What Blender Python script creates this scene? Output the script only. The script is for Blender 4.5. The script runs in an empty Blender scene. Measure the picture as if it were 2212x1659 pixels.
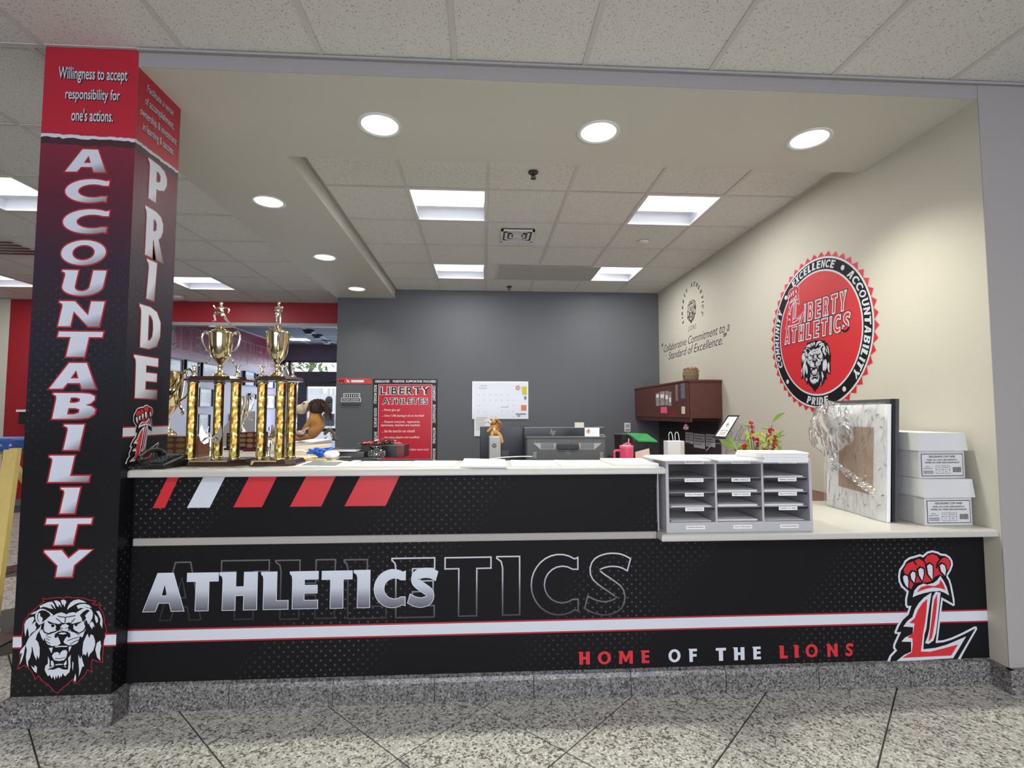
import bpy, math, random
from mathutils import Vector, Matrix
from mathutils.geometry import tessellate_polygon
R = math.radians
random.seed(7)
sc = bpy.context.scene
COL = sc.collection

# ---------------------------------------------------------------- camera
CX, CY, CZ, YAW, PIT, FPX = 0.0, -2.5693, 1.3075, 0.0579, 0.058, 1095.2
cam_d = bpy.data.cameras.new('camera')
cam = bpy.data.objects.new('camera', cam_d); COL.objects.link(cam)
cam.location = (CX, CY, CZ); cam.rotation_euler = (math.pi/2 + PIT, 0, -YAW)
cam_d.sensor_width = 36; cam_d.lens = FPX/2212*36; cam_d.clip_start = .02; cam_d.clip_end = 200
sc.camera = cam

# ---------------------------------------------------------------- world, exposure
sc.view_settings.view_transform = 'Standard'
sc.view_settings.look = 'None'
sc.view_settings.exposure = EXPOSURE = 0.0
sc.view_settings.gamma = 1
sc.view_settings.use_curve_mapping = False
w = bpy.data.worlds.new('sky'); sc.world = w; w.use_nodes = True
nt = w.node_tree; nt.nodes.clear()
wo = nt.nodes.new('ShaderNodeOutputWorld'); bg = nt.nodes.new('ShaderNodeBackground')
sky = nt.nodes.new('ShaderNodeTexSky'); sky.sky_type = 'NISHITA'; sky.sun_disc = False
sky.sun_elevation = R(50); sky.sun_rotation = R(200); sky.air_density = 1.2
bg.inputs['Strength'].default_value = 0.5
nt.links.new(sky.outputs[0], bg.inputs[0]); nt.links.new(bg.outputs[0], wo.inputs[0])

def area_light(name, loc, rot, sx, sy, power, color):
    d = bpy.data.lights.new(name, 'AREA'); d.shape = 'RECTANGLE'; d.size = sx; d.size_y = sy
    d.energy = power; d.color = color
    o = bpy.data.objects.new(name, d); COL.objects.link(o); o.location = loc; o.rotation_euler = rot
    return o
# cool fill light, added at unseen windows behind the photographer
area_light('lobby_fill_light', (0.5, -8.6, 1.6), (R(90), 0, 0), 7.0, 2.4, 330, (0.86, 0.88, 1.0))
area_light('vestibule_daylight', (-3.2, 9.05, 1.4), (R(-90), 0, 0), 2.4, 2.2, 60, (0.72, 0.83, 1.0))

# ---------------------------------------------------------------- geometry of the place
FZ = .02                       # finished floor level
ZC, ZS, ZO = 2.945, 2.866, 2.988    # lobby ceiling, soffit underside, office ceiling
PX0, PX1, PY0, PY1 = -1.954, -1.5526, -.277, .041   # pillar
XR, YB, YH = 2.4456, 4.304, 4.98    # right wall, grey wall, red header wall
SX0, SX1, SY1 = -1.970, -1.188, .50 # soffit
YF = -.19                      # counter front face
HT, LT = 1.06, .757            # counter tops
TS = .6096                     # ceiling tile module
XW, YD = -4.55, 9.2            # vestibule left wall, storefront

def ray(x, y):
    u = (x-1106)/FPX; v = -(y-829.5)/FPX
    yy = math.cos(PIT)-v*math.sin(PIT); z = math.sin(PIT)+v*math.cos(PIT)
    return Vector((u*math.cos(YAW)+yy*math.sin(YAW), -u*math.sin(YAW)+yy*math.cos(YAW), z))
def at(x, y, X=None, Y=None, Z=None):
    """point of the place where a sight line meets the real plane X=, Y= or Z="""
    d = ray(x, y); o = Vector((CX, CY, CZ))
    if X is not None: t = (X-o.x)/d.x
    elif Y is not None: t = (Y-o.y)/d.y
    else: t = (Z-o.z)/d.z
    return o+d*t

# ---------------------------------------------------------------- materials
MATS = {}
def nodes_of(name):
    m = bpy.data.materials.new(name); m.use_nodes = True
    n = m.node_tree; b = n.nodes['Principled BSDF']
    return m, n, b
def setp(b, **k):
    for a, v in k.items():
        b.inputs[a.replace('_', ' ')].default_value = v
def mat(name, col, rough=.5, metal=0., spec=.5, bump=0., bscale=60., var=0., vscale=6., emit=None, es=1., coat=0.):
    if name in MATS: return MATS[name]
    m, n, b = nodes_of(name)
    c = (*col, 1) if len(col) == 3 else col
    b.inputs['Base Color'].default_value = c
    b.inputs['Roughness'].default_value = rough; b.inputs['Metallic'].default_value = metal
    b.inputs['Specular IOR Level'].default_value = spec; b.inputs['Coat Weight'].default_value = coat
    tc = n.nodes.new('ShaderNodeTexCoord')
    if var:
        t = n.nodes.new('ShaderNodeTexNoise'); t.inputs['Scale'].default_value = vscale; t.inputs['Detail'].default_value = 5
        h = n.nodes.new('ShaderNodeMixRGB'); h.blend_type = 'MIX'
        h.inputs[1].default_value = tuple(min(1, x*(1-var)) for x in c[:3])+(1,)
        h.inputs[2].default_value = tuple(min(1, x*(1+var)) for x in c[:3])+(1,)
        n.links.new(tc.outputs['Object'], t.inputs['Vector']); n.links.new(t.outputs['Fac'], h.inputs[0]); n.links.new(h.outputs[0], b.inputs['Base Color'])
    if bump:
        t = n.nodes.new('ShaderNodeTexNoise'); t.inputs['Scale'].default_value = bscale; t.inputs['Detail'].default_value = 3
        bp = n.nodes.new('ShaderNodeBump'); bp.inputs['Strength'].default_value = bump; bp.inputs['Distance'].default_value = .004
        n.links.new(tc.outputs['Object'], t.inputs['Vector']); n.links.new(t.outputs['Fac'], bp.inputs['Height']); n.links.new(bp.outputs[0], b.inputs['Normal'])
    if emit:
        b.inputs['Emission Color'].default_value = (*emit, 1); b.inputs['Emission Strength'].default_value = es
    MATS[name] = m
    return m
def ramp(n, stops, interp='LINEAR'):
    r = n.nodes.new('ShaderNodeValToRGB'); cr = r.color_ramp; cr.interpolation = interp
    while len(cr.elements) < len(stops): cr.elements.new(.5)
    for e, (p, c) in zip(cr.elements, stops):
        e.position = p; e.color = (*c, 1) if len(c) == 3 else c
    return r
def mth(n, op, a, b=None, clamp=False):
    k = n.nodes.new('ShaderNodeMath'); k.operation = op; k.use_clamp = clamp
    for i, v in enumerate((a, b)):
        if v is None: continue
        if hasattr(v, 'links'): n.links.new(v, k.inputs[i])
        else: k.inputs[i].default_value = v
    return k.outputs[0]
def mixc(n, f, a, b, mode='MIX'):
    k = n.nodes.new('ShaderNodeMixRGB'); k.blend_type = mode
    for i, v in enumerate((f, a, b)):
        if hasattr(v, 'links'): n.links.new(v, k.inputs[i])
        elif i == 0: k.inputs[0].default_value = v
        else: k.inputs[i].default_value = (*v, 1)
    return k.outputs[0]
def world_xyz(n):
    g = n.nodes.new('ShaderNodeNewGeometry'); s = n.nodes.new('ShaderNodeSeparateXYZ')
    n.links.new(g.outputs['Position'], s.inputs[0]); return g.outputs['Position'], s.outputs

def m_ceiling_tile():
    m, n, b = nodes_of('mineral_ceiling_tile'); P, s = world_xyz(n)
    t = n.nodes.new('ShaderNodeTexNoise'); t.inputs['Scale'].default_value = 185; t.inputs['Detail'].default_value = 1.5
    mp = n.nodes.new('ShaderNodeMapping'); mp.inputs['Scale'].default_value = (1, .6, 1)
    n.links.new(P, mp.inputs[0]); n.links.new(mp.outputs[0], t.inputs['Vector'])
    t2 = n.nodes.new('ShaderNodeTexNoise'); t2.inputs['Scale'].default_value = 60; n.links.new(P, t2.inputs['Vector'])
    r = ramp(n, [(.0, (.22, .21, .19)), (.33, (.36, .35, .33)), (.36, (.74, .73, .69)), (1, (.77, .76, .72))]); n.links.new(t.outputs['Fac'], r.inputs[0])
    n.links.new(r.outputs[0], b.inputs['Base Color']); setp(b, Roughness=.95, Specular_IOR_Level=.1)
    bp = n.nodes.new('ShaderNodeBump'); bp.inputs['Strength'].default_value = .15; bp.inputs['Distance'].default_value = .004
    n.links.new(t.outputs['Fac'], bp.inputs['Height']); n.links.new(bp.outputs[0], b.inputs['Normal'])
    return m
def m_granite(name, lo, mid, hi, scale=150, rough=.35, grime=False):
    m, n, b = nodes_of(name); P, s = world_xyz(n)
    v = n.nodes.new('ShaderNodeTexVoronoi'); v.inputs['Scale'].default_value = scale; n.links.new(P, v.inputs['Vector'])
    v2 = n.nodes.new('ShaderNodeTexVoronoi'); v2.inputs['Scale'].default_value = scale*.55; n.links.new(P, v2.inputs['Vector'])
    sp = n.nodes.new('ShaderNodeSeparateColor'); n.links.new(v.outputs['Color'], sp.inputs[0])
    sp2 = n.nodes.new('ShaderNodeSeparateColor'); n.links.new(v2.outputs['Color'], sp2.inputs[0])
    f = mth(n, 'ADD', mth(n, 'MULTIPLY', sp.outputs[0], .55), mth(n, 'MULTIPLY', sp2.outputs[1], .45))
    r = ramp(n, [(.0, lo), (.26, lo), (.36, mid), (.62, mid), (.78, hi), (1, hi)]); n.links.new(f, r.inputs[0])
    n.links.new(r.outputs[0], b.inputs['Base Color']); setp(b, Roughness=rough, Specular_IOR_Level=.5)
    return m
def dots_mask(n, u, v, cell=.0205, rad=.2):
    """halftone rows of printed dots that come and go in slanted bands"""
    uu = mth(n, 'DIVIDE', u, cell); vv = mth(n, 'DIVIDE', v, cell)
    a = mth(n, 'ADD', uu, vv); c = mth(n, 'SUBTRACT', uu, vv)
    fa = mth(n, 'SUBTRACT', mth(n, 'FRACT', mth(n, 'MULTIPLY', a, .5)), .5); fc = mth(n, 'SUBTRACT', mth(n, 'FRACT', mth(n, 'MULTIPLY', c, .5)), .5)
    d = mth(n, 'SQRT', mth(n, 'ADD', mth(n, 'MULTIPLY', fa, fa), mth(n, 'MULTIPLY', fc, fc)))
    dot = mth(n, 'LESS_THAN', d, rad*.75)
    band = mth(n, 'SINE', mth(n, 'MULTIPLY', mth(n, 'SUBTRACT', u, mth(n, 'MULTIPLY', v, .75)), 5.2))
    nz = n.nodes.new('ShaderNodeTexNoise'); nz.inputs['Scale'].default_value = 1.7
    cb = n.nodes.new('ShaderNodeCombineXYZ'); n.links.new(u, cb.inputs[0]); n.links.new(v, cb.inputs[1]); n.links.new(cb.outputs[0], nz.inputs['Vector'])
    k = mth(n, 'MULTIPLY', mth(n, 'ADD', band, .15, True), mth(n, 'MULTIPLY', mth(n, 'SUBTRACT', nz.outputs['Fac'], .32), 4, True), True)
    return mth(n, 'MULTIPLY', dot, k)
def m_counter_vinyl():
    m, n, b = nodes_of('black_printed_vinyl'); P, s = world_xyz(n)
    k = dots_mask(n, s[0], s[2])
    c = mixc(n, mth(n, 'MULTIPLY', k, .75), (.0075, .0073, .0085), (.10, .09, .095))
    n.links.new(c, b.inputs['Base Color']); setp(b, Roughness=.5, Specular_IOR_Level=.12)
    return m
def m_pillar_vinyl():
    m, n, b = nodes_of('dark_red_to_black_vinyl'); P, s = world_xyz(n)
    z = mth(n, 'DIVIDE', s[2], 3.0)
    r = ramp(n, [(0, (.006, .006, .007)), (.38, (.006, .006, .008)), (.52, (.012, .012, .022)), (.66, (.03, .014, .03)), (.76, (.10, .014, .032)), (.86, (.22, .022, .045)), (.9, (.27, .03, .055))])
    n.links.new(z, r.inputs[0])
    uu = mth(n, 'ADD', s[0], s[1])
    k = dots_mask(n, uu, s[2], .022)
    lowz = mth(n, 'MULTIPLY', mth(n, 'SUBTRACT', 2.2, s[2]), 1.2, True)
    c = mixc(n, mth(n, 'MULTIPLY', mth(n, 'MULTIPLY', k, lowz), .4), r.outputs[0], (.16, .14, .15))
    n.links.new(c, b.inputs['Base Color']); setp(b, Roughness=.42, Specular_IOR_Level=.3)
    t = n.nodes.new('ShaderNodeTexNoise'); t.inputs['Scale'].default_value = 95; n.links.new(P, t.inputs['Vector'])
    bp = n.nodes.new('ShaderNodeBump'); bp.inputs['Strength'].default_value = .35; bp.inputs['Distance'].default_value = .003
    n.links.new(t.outputs['Fac'], bp.inputs['Height']); n.links.new(bp.outputs[0], b.inputs['Normal'])
    return m
def m_uv_grad(name, stops, diag=.35, rough=.4, axis='v', bump=False):
    """printed gradient inside each letter (its own UV square)"""
    m, n, b = nodes_of(name)
    uv = n.nodes.new('ShaderNodeUVMap'); uv.uv_map = 'UVMap'; s = n.nodes.new('ShaderNodeSeparateXYZ'); n.links.new(uv.outputs[0], s.inputs[0])
    f = mth(n, 'ADD', mth(n, 'MULTIPLY', mth(n, 'SUBTRACT', 1, s.outputs[1]), 1-diag), mth(n, 'MULTIPLY', s.outputs[0], diag))
    r = ramp(n, stops); n.links.new(f, r.inputs[0]); n.links.new(r.outputs[0], b.inputs['Base Color']); setp(b, Roughness=rough)
    return m
def m_holo(name, tint):
    m, n, b = nodes_of(name); P, s = world_xyz(n)
    tc = n.nodes.new('ShaderNodeTexCoord')
    v = n.nodes.new('ShaderNodeTexVoronoi'); v.inputs['Scale'].default_value = 95; v.feature = 'F1'
    mp = n.nodes.new('ShaderNodeMapping'); mp.inputs['Scale'].default_value = (1, 1, .6); mp.inputs['Rotation'].default_value = (.6, .4, 0)
    n.links.new(tc.outputs['Object'], mp.inputs[0]); n.links.new(mp.outputs[0], v.inputs['Vector'])
    sp = n.nodes.new('ShaderNodeSeparateColor'); n.links.new(v.outputs['Color'], sp.inputs[0])
    r = ramp(n, tint, 'CONSTANT'); n.links.new(sp.outputs[0], r.inputs[0]); n.links.new(r.outputs[0], b.inputs['Base Color'])
    setp(b, Metallic=.85, Roughness=.3)
    nm = n.nodes.new('ShaderNodeBump'); nm.inputs['Strength'].default_value = .6; nm.inputs['Distance'].default_value = .003
    n.links.new(sp.outputs[1], nm.inputs['Height']); n.links.new(nm.outputs[0], b.inputs['Normal'])
    return m
def m_wood(name, c1, c2, rough=.4):
    m, n, b = nodes_of(name); tc = n.nodes.new('ShaderNodeTexCoord')
    mp = n.nodes.new('ShaderNodeMapping'); mp.inputs['Scale'].default_value = (1.5, 1.5, 14)
    t = n.nodes.new('ShaderNodeTexNoise'); t.inputs['Scale'].default_value = 5; t.inputs['Detail'].default_value = 6
    n.links.new(tc.outputs['Object'], mp.inputs[0]); n.links.new(mp.outputs[0], t.inputs['Vector'])
    r = ramp(n, [(.3, c1), (.7, c2)]); n.links.new(t.outputs['Fac'], r.inputs[0]); n.links.new(r.outputs[0], b.inputs['Base Color']); setp(b, Roughness=rough)
    return m
def m_glass(name, tint=(1, 1, 1), rough=.0, mixf=.12, milky=0, crinkle=False):
    m, n, b = nodes_of(name); n.nodes.remove(b); o = n.nodes['Material Output']
    t = n.nodes.new('ShaderNodeBsdfTransparent'); t.inputs[0].default_value = (*tint, 1)
    g = n.nodes.new('ShaderNodeBsdfGlossy'); g.inputs['Roughness'].default_value = rough
    if milky:
        df = n.nodes.new('ShaderNodeBsdfDiffuse'); df.inputs[0].default_value = (.9, .9, .9, 1); m2 = n.nodes.new('ShaderNodeMixShader'); m2.inputs[0].default_value = milky
        n.links.new(t.outputs[0], m2.inputs[1]); n.links.new(df.outputs[0], m2.inputs[2]); t = m2
    f = n.nodes.new('ShaderNodeFresnel'); f.inputs[0].default_value = 1.45
    if crinkle:
        tc = n.nodes.new('ShaderNodeTexCoord'); mp = n.nodes.new('ShaderNodeMapping'); mp.inputs['Rotation'].default_value = (.7, 0, 0); mp.inputs['Scale'].default_value = (1, 1.5, .7); n.links.new(tc.outputs['Object'], mp.inputs[0])
        nz = n.nodes.new('ShaderNodeTexNoise'); nz.inputs['Scale'].default_value = 5; n.links.new(mp.outputs[0], nz.inputs['Vector']); cc = mixc(n, .25, mp.outputs[0], nz.outputs['Color'])
        v = n.nodes.new('ShaderNodeTexVoronoi'); v.inputs['Scale'].default_value = 15; n.links.new(cc, v.inputs['Vector'])
        h = v.outputs['Distance']; bp = n.nodes.new('ShaderNodeBump'); bp.inputs['Strength'].default_value = 1.; bp.inputs['Distance'].default_value = .035
        n.links.new(h, bp.inputs['Height']); n.links.new(bp.outputs[0], g.inputs['Normal']); n.links.new(bp.outputs[0], f.inputs['Normal'])
    mx = n.nodes.new('ShaderNodeMixShader'); n.links.new(mth(n, 'ADD', mth(n, 'MULTIPLY', f.outputs[0], .6 if crinkle else 1.), mixf, True), mx.inputs[0])
    n.links.new(t.outputs[0], mx.inputs[1]); n.links.new(g.outputs[0], mx.inputs[2]); n.links.new(mx.outputs[0], o.inputs[0])
    return m
def m_vestibule_wall():
    m, n, b = nodes_of('maroon_print_lilac_reflection'); P, s = world_xyz(n)
    z = mth(n, 'SUBTRACT', mth(n, 'ADD', s[2], mth(n, 'MULTIPLY', mth(n, 'SUBTRACT', s[1], 5.0), .02)), 1.6)
    r = ramp(n, [(0, (.50, .44, .56)), (.5, (.46, .38, .50)), (.72, (.30, .10, .17)), (1, (.24, .03, .06))]); n.links.new(z, r.inputs[0])  # maroon print above; lilac lower down is sky reflection put into the colour
    n.links.new(r.outputs[0], b.inputs['Base Color']); setp(b, Roughness=.35)
    return m

M = dict(
    tile=m_ceiling_tile(),
    tee=mat('ceiling_grid_paint', (.62, .60, .57), .6),
    soffit=mat('cream_soffit_paint', (.59, .575, .51), .7, bump=.15, bscale=90),
    beige=mat('beige_wall_paint', (.56, .535, .455), .72, bump=.12, bscale=110),
    lobbywall=mat('grey_lobby_paint', (.33, .315, .305), .75, bump=.25, bscale=90),
    grey=mat('slate_grey_paint', (.105, .112, .122), .6, bump=.2, bscale=110),
    red=mat('red_wall_paint', (.30, .008, .018), .55, bump=.15, bscale=100),
    header=mat('grey_header_band', (.34, .31, .32), .6),
    granite=m_granite('speckled_grey_granite', (.035, .033, .032), (.15, .147, .143), (.31, .30, .285), 210),
    floor=m_granite('speckled_floor_granite', (.13, .125, .115), (.40, .395, .365), (.60, .59, .54), 140, .3),
    grout=mat('dark_floor_joint', (.06, .055, .05), .8),
    strip=m_granite('dark_floor_granite', (.02, .02, .02), (.055, .052, .05), (.09, .085, .08), 130, .25),
    vinyl=m_counter_vinyl(), pvinyl=m_pillar_vinyl(),
    edge=mat('flat_black_vinyl', (.007, .007, .008), .45),
    redprint=mat('red_print', (.44, .012, .032), .38), redbright=mat('bright_red_print', (.56, .018, .026), .42),
    redline=mat('thin_red_print', (.38, .01, .02), .45),
    whiteprint=mat('cool_white_print', (.58, .62, .68), .42), blackprint=mat('black_print', (.008, .007, .009), .5, spec=.15),
    cream=mat('solid_surface_counter', (.50, .485, .445), .28, var=.03, vscale=30),
    trimgrey=mat('grey_trim_strip', (.34, .32, .30), .5),
    laminate=mat('grey_laminate', (.44, .44, .46), .5),
    cloud=m_uv_grad('silver_to_charcoal_print', [(0, (.58, .62, .69)), (.45, (.50, .54, .61)), (.72, (.24, .25, .30)), (1, (.085, .085, .105))], .0),
    pcloud=m_uv_grad('white_to_smoke_print', [(0, (.62, .66, .74)), (.62, (.58, .61, .70)), (.8, (.30, .31, .35)), (1, (.10, .10, .11))], .38),
    fade=m_uv_grad('outline_fading_print', [(0, (.52, .53, .57)), (.35, (.42, .43, .47)), (.6, (.16, .16, .18)), (1, (.035, .035, .04))], .0),
    fadedim=m_uv_grad('faint_outline_print', [(0, (.10, .10, .115)), (.3, (.07, .07, .08)), (.7, (.02, .02, .022)), (1, (.012, .012, .013))], .0),
    paper=mat('white_paper', (.80, .80, .80), .75), paperedge=mat('paper_pages_edge', (.52, .52, .60), .8),
    white=mat('white_plastic', (.72, .72, .71), .4), black=mat('black_plastic', (.012, .012, .013), .35),
    dkgrey=mat('dark_grey_plastic', (.06, .063, .066), .45), midgrey=mat('mid_grey_plastic', (.22, .22, .23), .45), ltgrey=mat('light_grey_plastic', (.36, .355, .35), .4),
    gold=mat('polished_gold', (.83, .72, .42), .13, 1.0, var=.1, vscale=20), silver=mat('polished_silver_gold', (.86, .82, .70), .14, 1.0),
    holo=m_holo('holographic_gold', [(0, (.16, .11, .015)), (.3, (.34, .23, .05)), (.55, (.10, .075, .02)), (.75, (.55, .44, .16)), (.88, (.36, .15, .03)), (.96, (.16, .20, .04))]),
    darkwood=m_wood('dark_trophy_wood', (.022, .010, .008), (.055, .022, .016), .25),
    medwood=m_wood('brown_trophy_wood', (.10, .03, .015), (.17, .06, .03), .3),
    cherry=m_wood('cherry_laminate', (.085, .024, .018), (.115, .034, .025), .38),
    plaque=mat('brass_plaque', (.38, .30, .14), .35, .8), brassdull=mat('dull_brass_plate', (.30, .22, .12), .45, .6),
    chrome=mat('chrome', (.8, .8, .8), .15, 1.0), steel=mat('dark_bronze_frame', (.10, .09, .11), .4, .3),
    glass=m_glass('clear_glass'), wrapm=m_glass('plastic_wrap', (.98, .98, .99), .10, -.01, .14, True),
    lamp=mat('lit_panel', (.9, .9, .9), .5, emit=(.95, .96, 1.0), es=2.2),
    downlamp=mat('lit_downlight_lens', (.9, .9, .9), .5, emit=(.82, 1.0, .88), es=1.3),
    lampside=mat('white_reflector', (.78, .80, .84), .35),
    fur=mat('tan_plush', (.48, .23, .07), .95, bump=.6, bscale=180, var=.25, vscale=60), mane=mat('brown_plush_mane', (.20, .10, .04), .95, bump=.8, bscale=150, var=.3, vscale=60),
    darkmane=mat('dark_brown_yarn', (.055, .030, .022), .95), cream_fur=mat('cream_plush', (.66, .58, .42), .95, bump=.5, bscale=160),
    vest=m_vestibule_wall(), lilac=mat('lilac_grey_paint', (.16, .13, .17), .6),
    leaf=mat('green_leaf', (.22, .36, .06), .5, var=.35, vscale=30), leafy=mat('yellow_green_leaf', (.50, .55, .10), .5), berry=mat('red_berry', (.42, .008, .02), .4), stem=mat('brown_stem', (.12, .08, .03), .7),
)
# ---------------------------------------------------------------- builders
def tag(o, label=None, cat=None, group=None, kind=None):
    if label: o['label'] = label
    if cat: o['category'] = cat
    if group: o['group'] = group
    if kind: o['kind'] = kind
    return o
def empty(name, loc=(0, 0, 0), rz=0., label=None, cat=None, group=None, kind=None):
    o = bpy.data.objects.new(name, None); COL.objects.link(o); o.location = loc; o.rotation_euler = (0, 0, rz)
    o.empty_display_size = .05
    return tag(o, label, cat, group, kind)
class MB:
    def __init__(s): s.v = []; s.f = []; s.m = []; s.uv = {}
    def add(s, vs, fs, mi=0):
        k = len(s.v); s.v += [Vector(a) for a in vs]
        for f in fs: s.f.append([i+k for i in f]); s.m.append(mi)
        return s
    def box(s, a, b, mi=0):
        x0, y0, z0 = (min(a[i], b[i]) for i in range(3)); x1, y1, z1 = (max(a[i], b[i]) for i in range(3))
        vs = [(x0, y0, z0), (x1, y0, z0), (x1, y1, z0), (x0, y1, z0), (x0, y0, z1), (x1, y0, z1), (x1, y1, z1), (x0, y1, z1)]
        return s.add(vs, [(0, 3, 2, 1), (4, 5, 6, 7), (0, 1, 5, 4), (1, 2, 6, 5), (2, 3, 7, 6), (3, 0, 4, 7)], mi)
    def cbox(s, c, d, mi=0): return s.box([c[i]-d[i]/2 for i in range(3)], [c[i]+d[i]/2 for i in range(3)], mi)
    def bevbox(s, a, b, r=.004, mi=0):
        """box with chamfered edges"""
        x0, y0, z0 = (min(a[i], b[i]) for i in range(3)); x1, y1, z1 = (max(a[i], b[i]) for i in range(3))
        ring = lambda z, d: [(x0+r, y0+d, z), (x1-r, y0+d, z), (x1-d, y0+r, z), (x1-d, y1-r, z), (x1-r, y1-d, z), (x0+r, y1-d, z), (x0+d, y1-r, z), (x0+d, y0+r, z)]
        L = [ring(z0, r), ring(z0+r, 0), ring(z1-r, 0), ring(z1, r)]
        return s.loft(L, True, mi)
    def loft(s, rings, caps=True, mi=0, closed=True):
        n = len(rings[0]); k = len(s.v)
        for r_ in rings: s.v += [Vector(a) for a in r_]
        for j in range(len(rings)-1):
            for i in range(n if closed else n-1):
                a = k+j*n+i; b_ = k+j*n+(i+1) % n
                s.f.append([a, b_, b_+n, a+n]); s.m.append(mi)
        if caps:
            s.f.append([k+i for i in range(n)][::-1]); s.m.append(mi)
            s.f.append([k+(len(rings)-1)*n+i for i in range(n)]); s.m.append(mi)
        return s
    def lathe(s, prof, c=(0, 0, 0), n=24, mi=0, axis='z', caps=True):
        rings = []
        for r_, h in prof:
            ring = []
            for i in range(n):
                a = 2*math.pi*i/n; p = (r_*math.cos(a), r_*math.sin(a), h)
                if axis == 'y': p = (p[0], -p[2], p[1])
                if axis == 'x': p = (p[2], p[0], p[1])
                ring.append((c[0]+p[0], c[1]+p[1], c[2]+p[2]))
            rings.append(ring)
        return s.loft(rings, caps, mi)
    def tube(s, pts, r, n=8, mi=0, caps=True):
        pts = [Vector(p) for p in pts]; rings = []
        rr = r if isinstance(r, (list, tuple)) else [r]*len(pts)
        up = Vector((0, 0, 1))
        for i, p in enumerate(pts):
            d = (pts[min(i+1, len(pts)-1)]-pts[max(i-1, 0)]).normalized()
            x = d.cross(up)
            if x.length < .05: x = d.cross(Vector((0, 1, 0)))
            x.normalize(); y = d.cross(x).normalized()
            rings.append([p+x*rr[i]*math.cos(2*math.pi*k/n)+y*rr[i]*math.sin(2*math.pi*k/n) for k in range(n)])
        return s.loft(rings, caps, mi)
    def ball(s, c, r, n=12, mi=0):
        rx, ry, rz = r if isinstance(r, (list, tuple)) else (r, r, r)
        m_ = max(4, n//2); rings = []
        for j in range(m_+1):
            t = -math.pi/2+math.pi*j/m_; q = max(.02, math.cos(t))
            rings.append([(c[0]+rx*q*math.cos(2*math.pi*i/n), c[1]+ry*q*math.sin(2*math.pi*i/n), c[2]+rz*math.sin(t)) for i in range(n)])
        return s.loft(rings, True, mi)
    def prism(s, poly, z0, z1, mi=0):
        return s.loft([[(x, y, z0) for x, y in poly], [(x, y, z1) for x, y in poly]], True, mi)
    def xform(s, mtx, k0=0):
        for i in range(k0, len(s.v)): s.v[i] = mtx @ s.v[i]
        return s
    def build(s, name, mats, parent=None, world=False, smooth=False, bevel=0., mesh_only=False):
        vs = s.v
        if world and parent is not None:
            o_ = Vector((0, 0, 0)); p = parent
            while p: o_ = o_+p.location; p = p.parent
            vs = [a-o_ for a in vs]
        me = bpy.data.meshes.new(name); me.from_pydata([tuple(a) for a in vs], [], s.f)
        if not isinstance(mats, (list, tuple)): mats = [mats]
        for m_ in mats: me.materials.append(m_)
        if len(mats) > 1: me.polygons.foreach_set('material_index', s.m)
        if s.uv:
            ul = me.uv_layers.new(name='UVMap')
            for lp in me.loops: ul.data[lp.index].uv = s.uv.get(lp.vertex_index, (0, 0))
        me.validate(clean_customdata=False); me.update()
        if smooth:
            me.polygons.foreach_set('use_smooth', [True]*len(me.polygons))
            try: me.set_sharp_from_angle(angle=R(38))
            except Exception: pass
        o = bpy.data.objects.new(name, me); COL.objects.link(o)
        if parent is not None: o.parent = parent
        if bevel:
            b = o.modifiers.new('bevel', 'BEVEL'); b.width = bevel; b.segments = 2; b.limit_method = 'ANGLE'
        return o
def inst(name, src, loc, parent=None, rz=0., scale=None):
    o = bpy.data.objects.new(name, src.data); COL.objects.link(o); o.location = loc; o.rotation_euler = (0, 0, rz)
    if scale: o.scale = scale
    if parent is not None: o.parent = parent
    return o
def copy_tree(o, parent=None):
    c = o.copy(); COL.objects.link(c)
    if parent is not None: c.parent = parent
    for ch in list(o.children): copy_tree(ch, c)
    return c
def thing1(mb, name, mats, loc, label, cat, group=None, rz=0., kind=None, **k):
    """a thing that is one mesh, local coordinates"""
    o = mb.build(name, mats, None, **k); o.location = loc; o.rotation_euler = (0, 0, rz)
    return tag(o, label, cat, group, kind)
def skin(name, pts, edges, m_, parent, sub=1, smooth=True, box=None):
    me = bpy.data.meshes.new(name); me.from_pydata([p[:3] for p in pts], edges, []); me.materials.append(m_)
    o = bpy.data.objects.new(name, me); COL.objects.link(o); o.parent = parent
    md = o.modifiers.new('skin', 'SKIN'); md.use_smooth_shade = True
    lay = me.skin_vertices[0].data if me.skin_vertices else None
    if lay is None:
        me.skin_vertices_add() if hasattr(me, 'skin_vertices_add') else None
        lay = me.skin_vertices[0].data
    for i, p in enumerate(pts):
        r_ = p[3]; lay[i].radius = (r_, r_) if not isinstance(r_, tuple) else r_
    lay[0].use_root = True
    sb = o.modifiers.new('sub', 'SUBSURF'); sb.levels = sub; sb.render_levels = sub
    return o

# ---------------------------------------------------------------- flat print: letters and emblems as thin decals
class Frame:
    """a flat surface: origin, right and up as its viewer sees them, normal towards the viewer"""
    def __init__(s, o, u, v, n, **pl): s.o, s.u, s.v, s.n, s.pl = Vector(o), Vector(u), Vector(v), Vector(n), pl
    def p(s, a, b, d=0.): return s.o+s.u*a+s.v*b+s.n*d
    def uv(s, x, y):
        w_ = at(x, y, **s.pl)-s.o; return (w_.dot(s.u), w_.dot(s.v))
    def box(s, x0, y0, x1, y1):
        ym, xm = (y0+y1)/2, (x0+x1)/2
        return (s.uv(x0, ym)[0], s.uv(xm, y1)[1], s.uv(x1, ym)[0], s.uv(xm, y0)[1])
F_counter = Frame((0, YF, 0), (1, 0, 0), (0, 0, 1), (0, -1, 0), Y=YF)
F_pillar = Frame((0, PY0, 0), (1, 0, 0), (0, 0, 1), (0, -1, 0), Y=PY0)
F_pside = Frame((PX1, 0, 0), (0, 1, 0), (0, 0, 1), (1, 0, 0), X=PX1)
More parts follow.
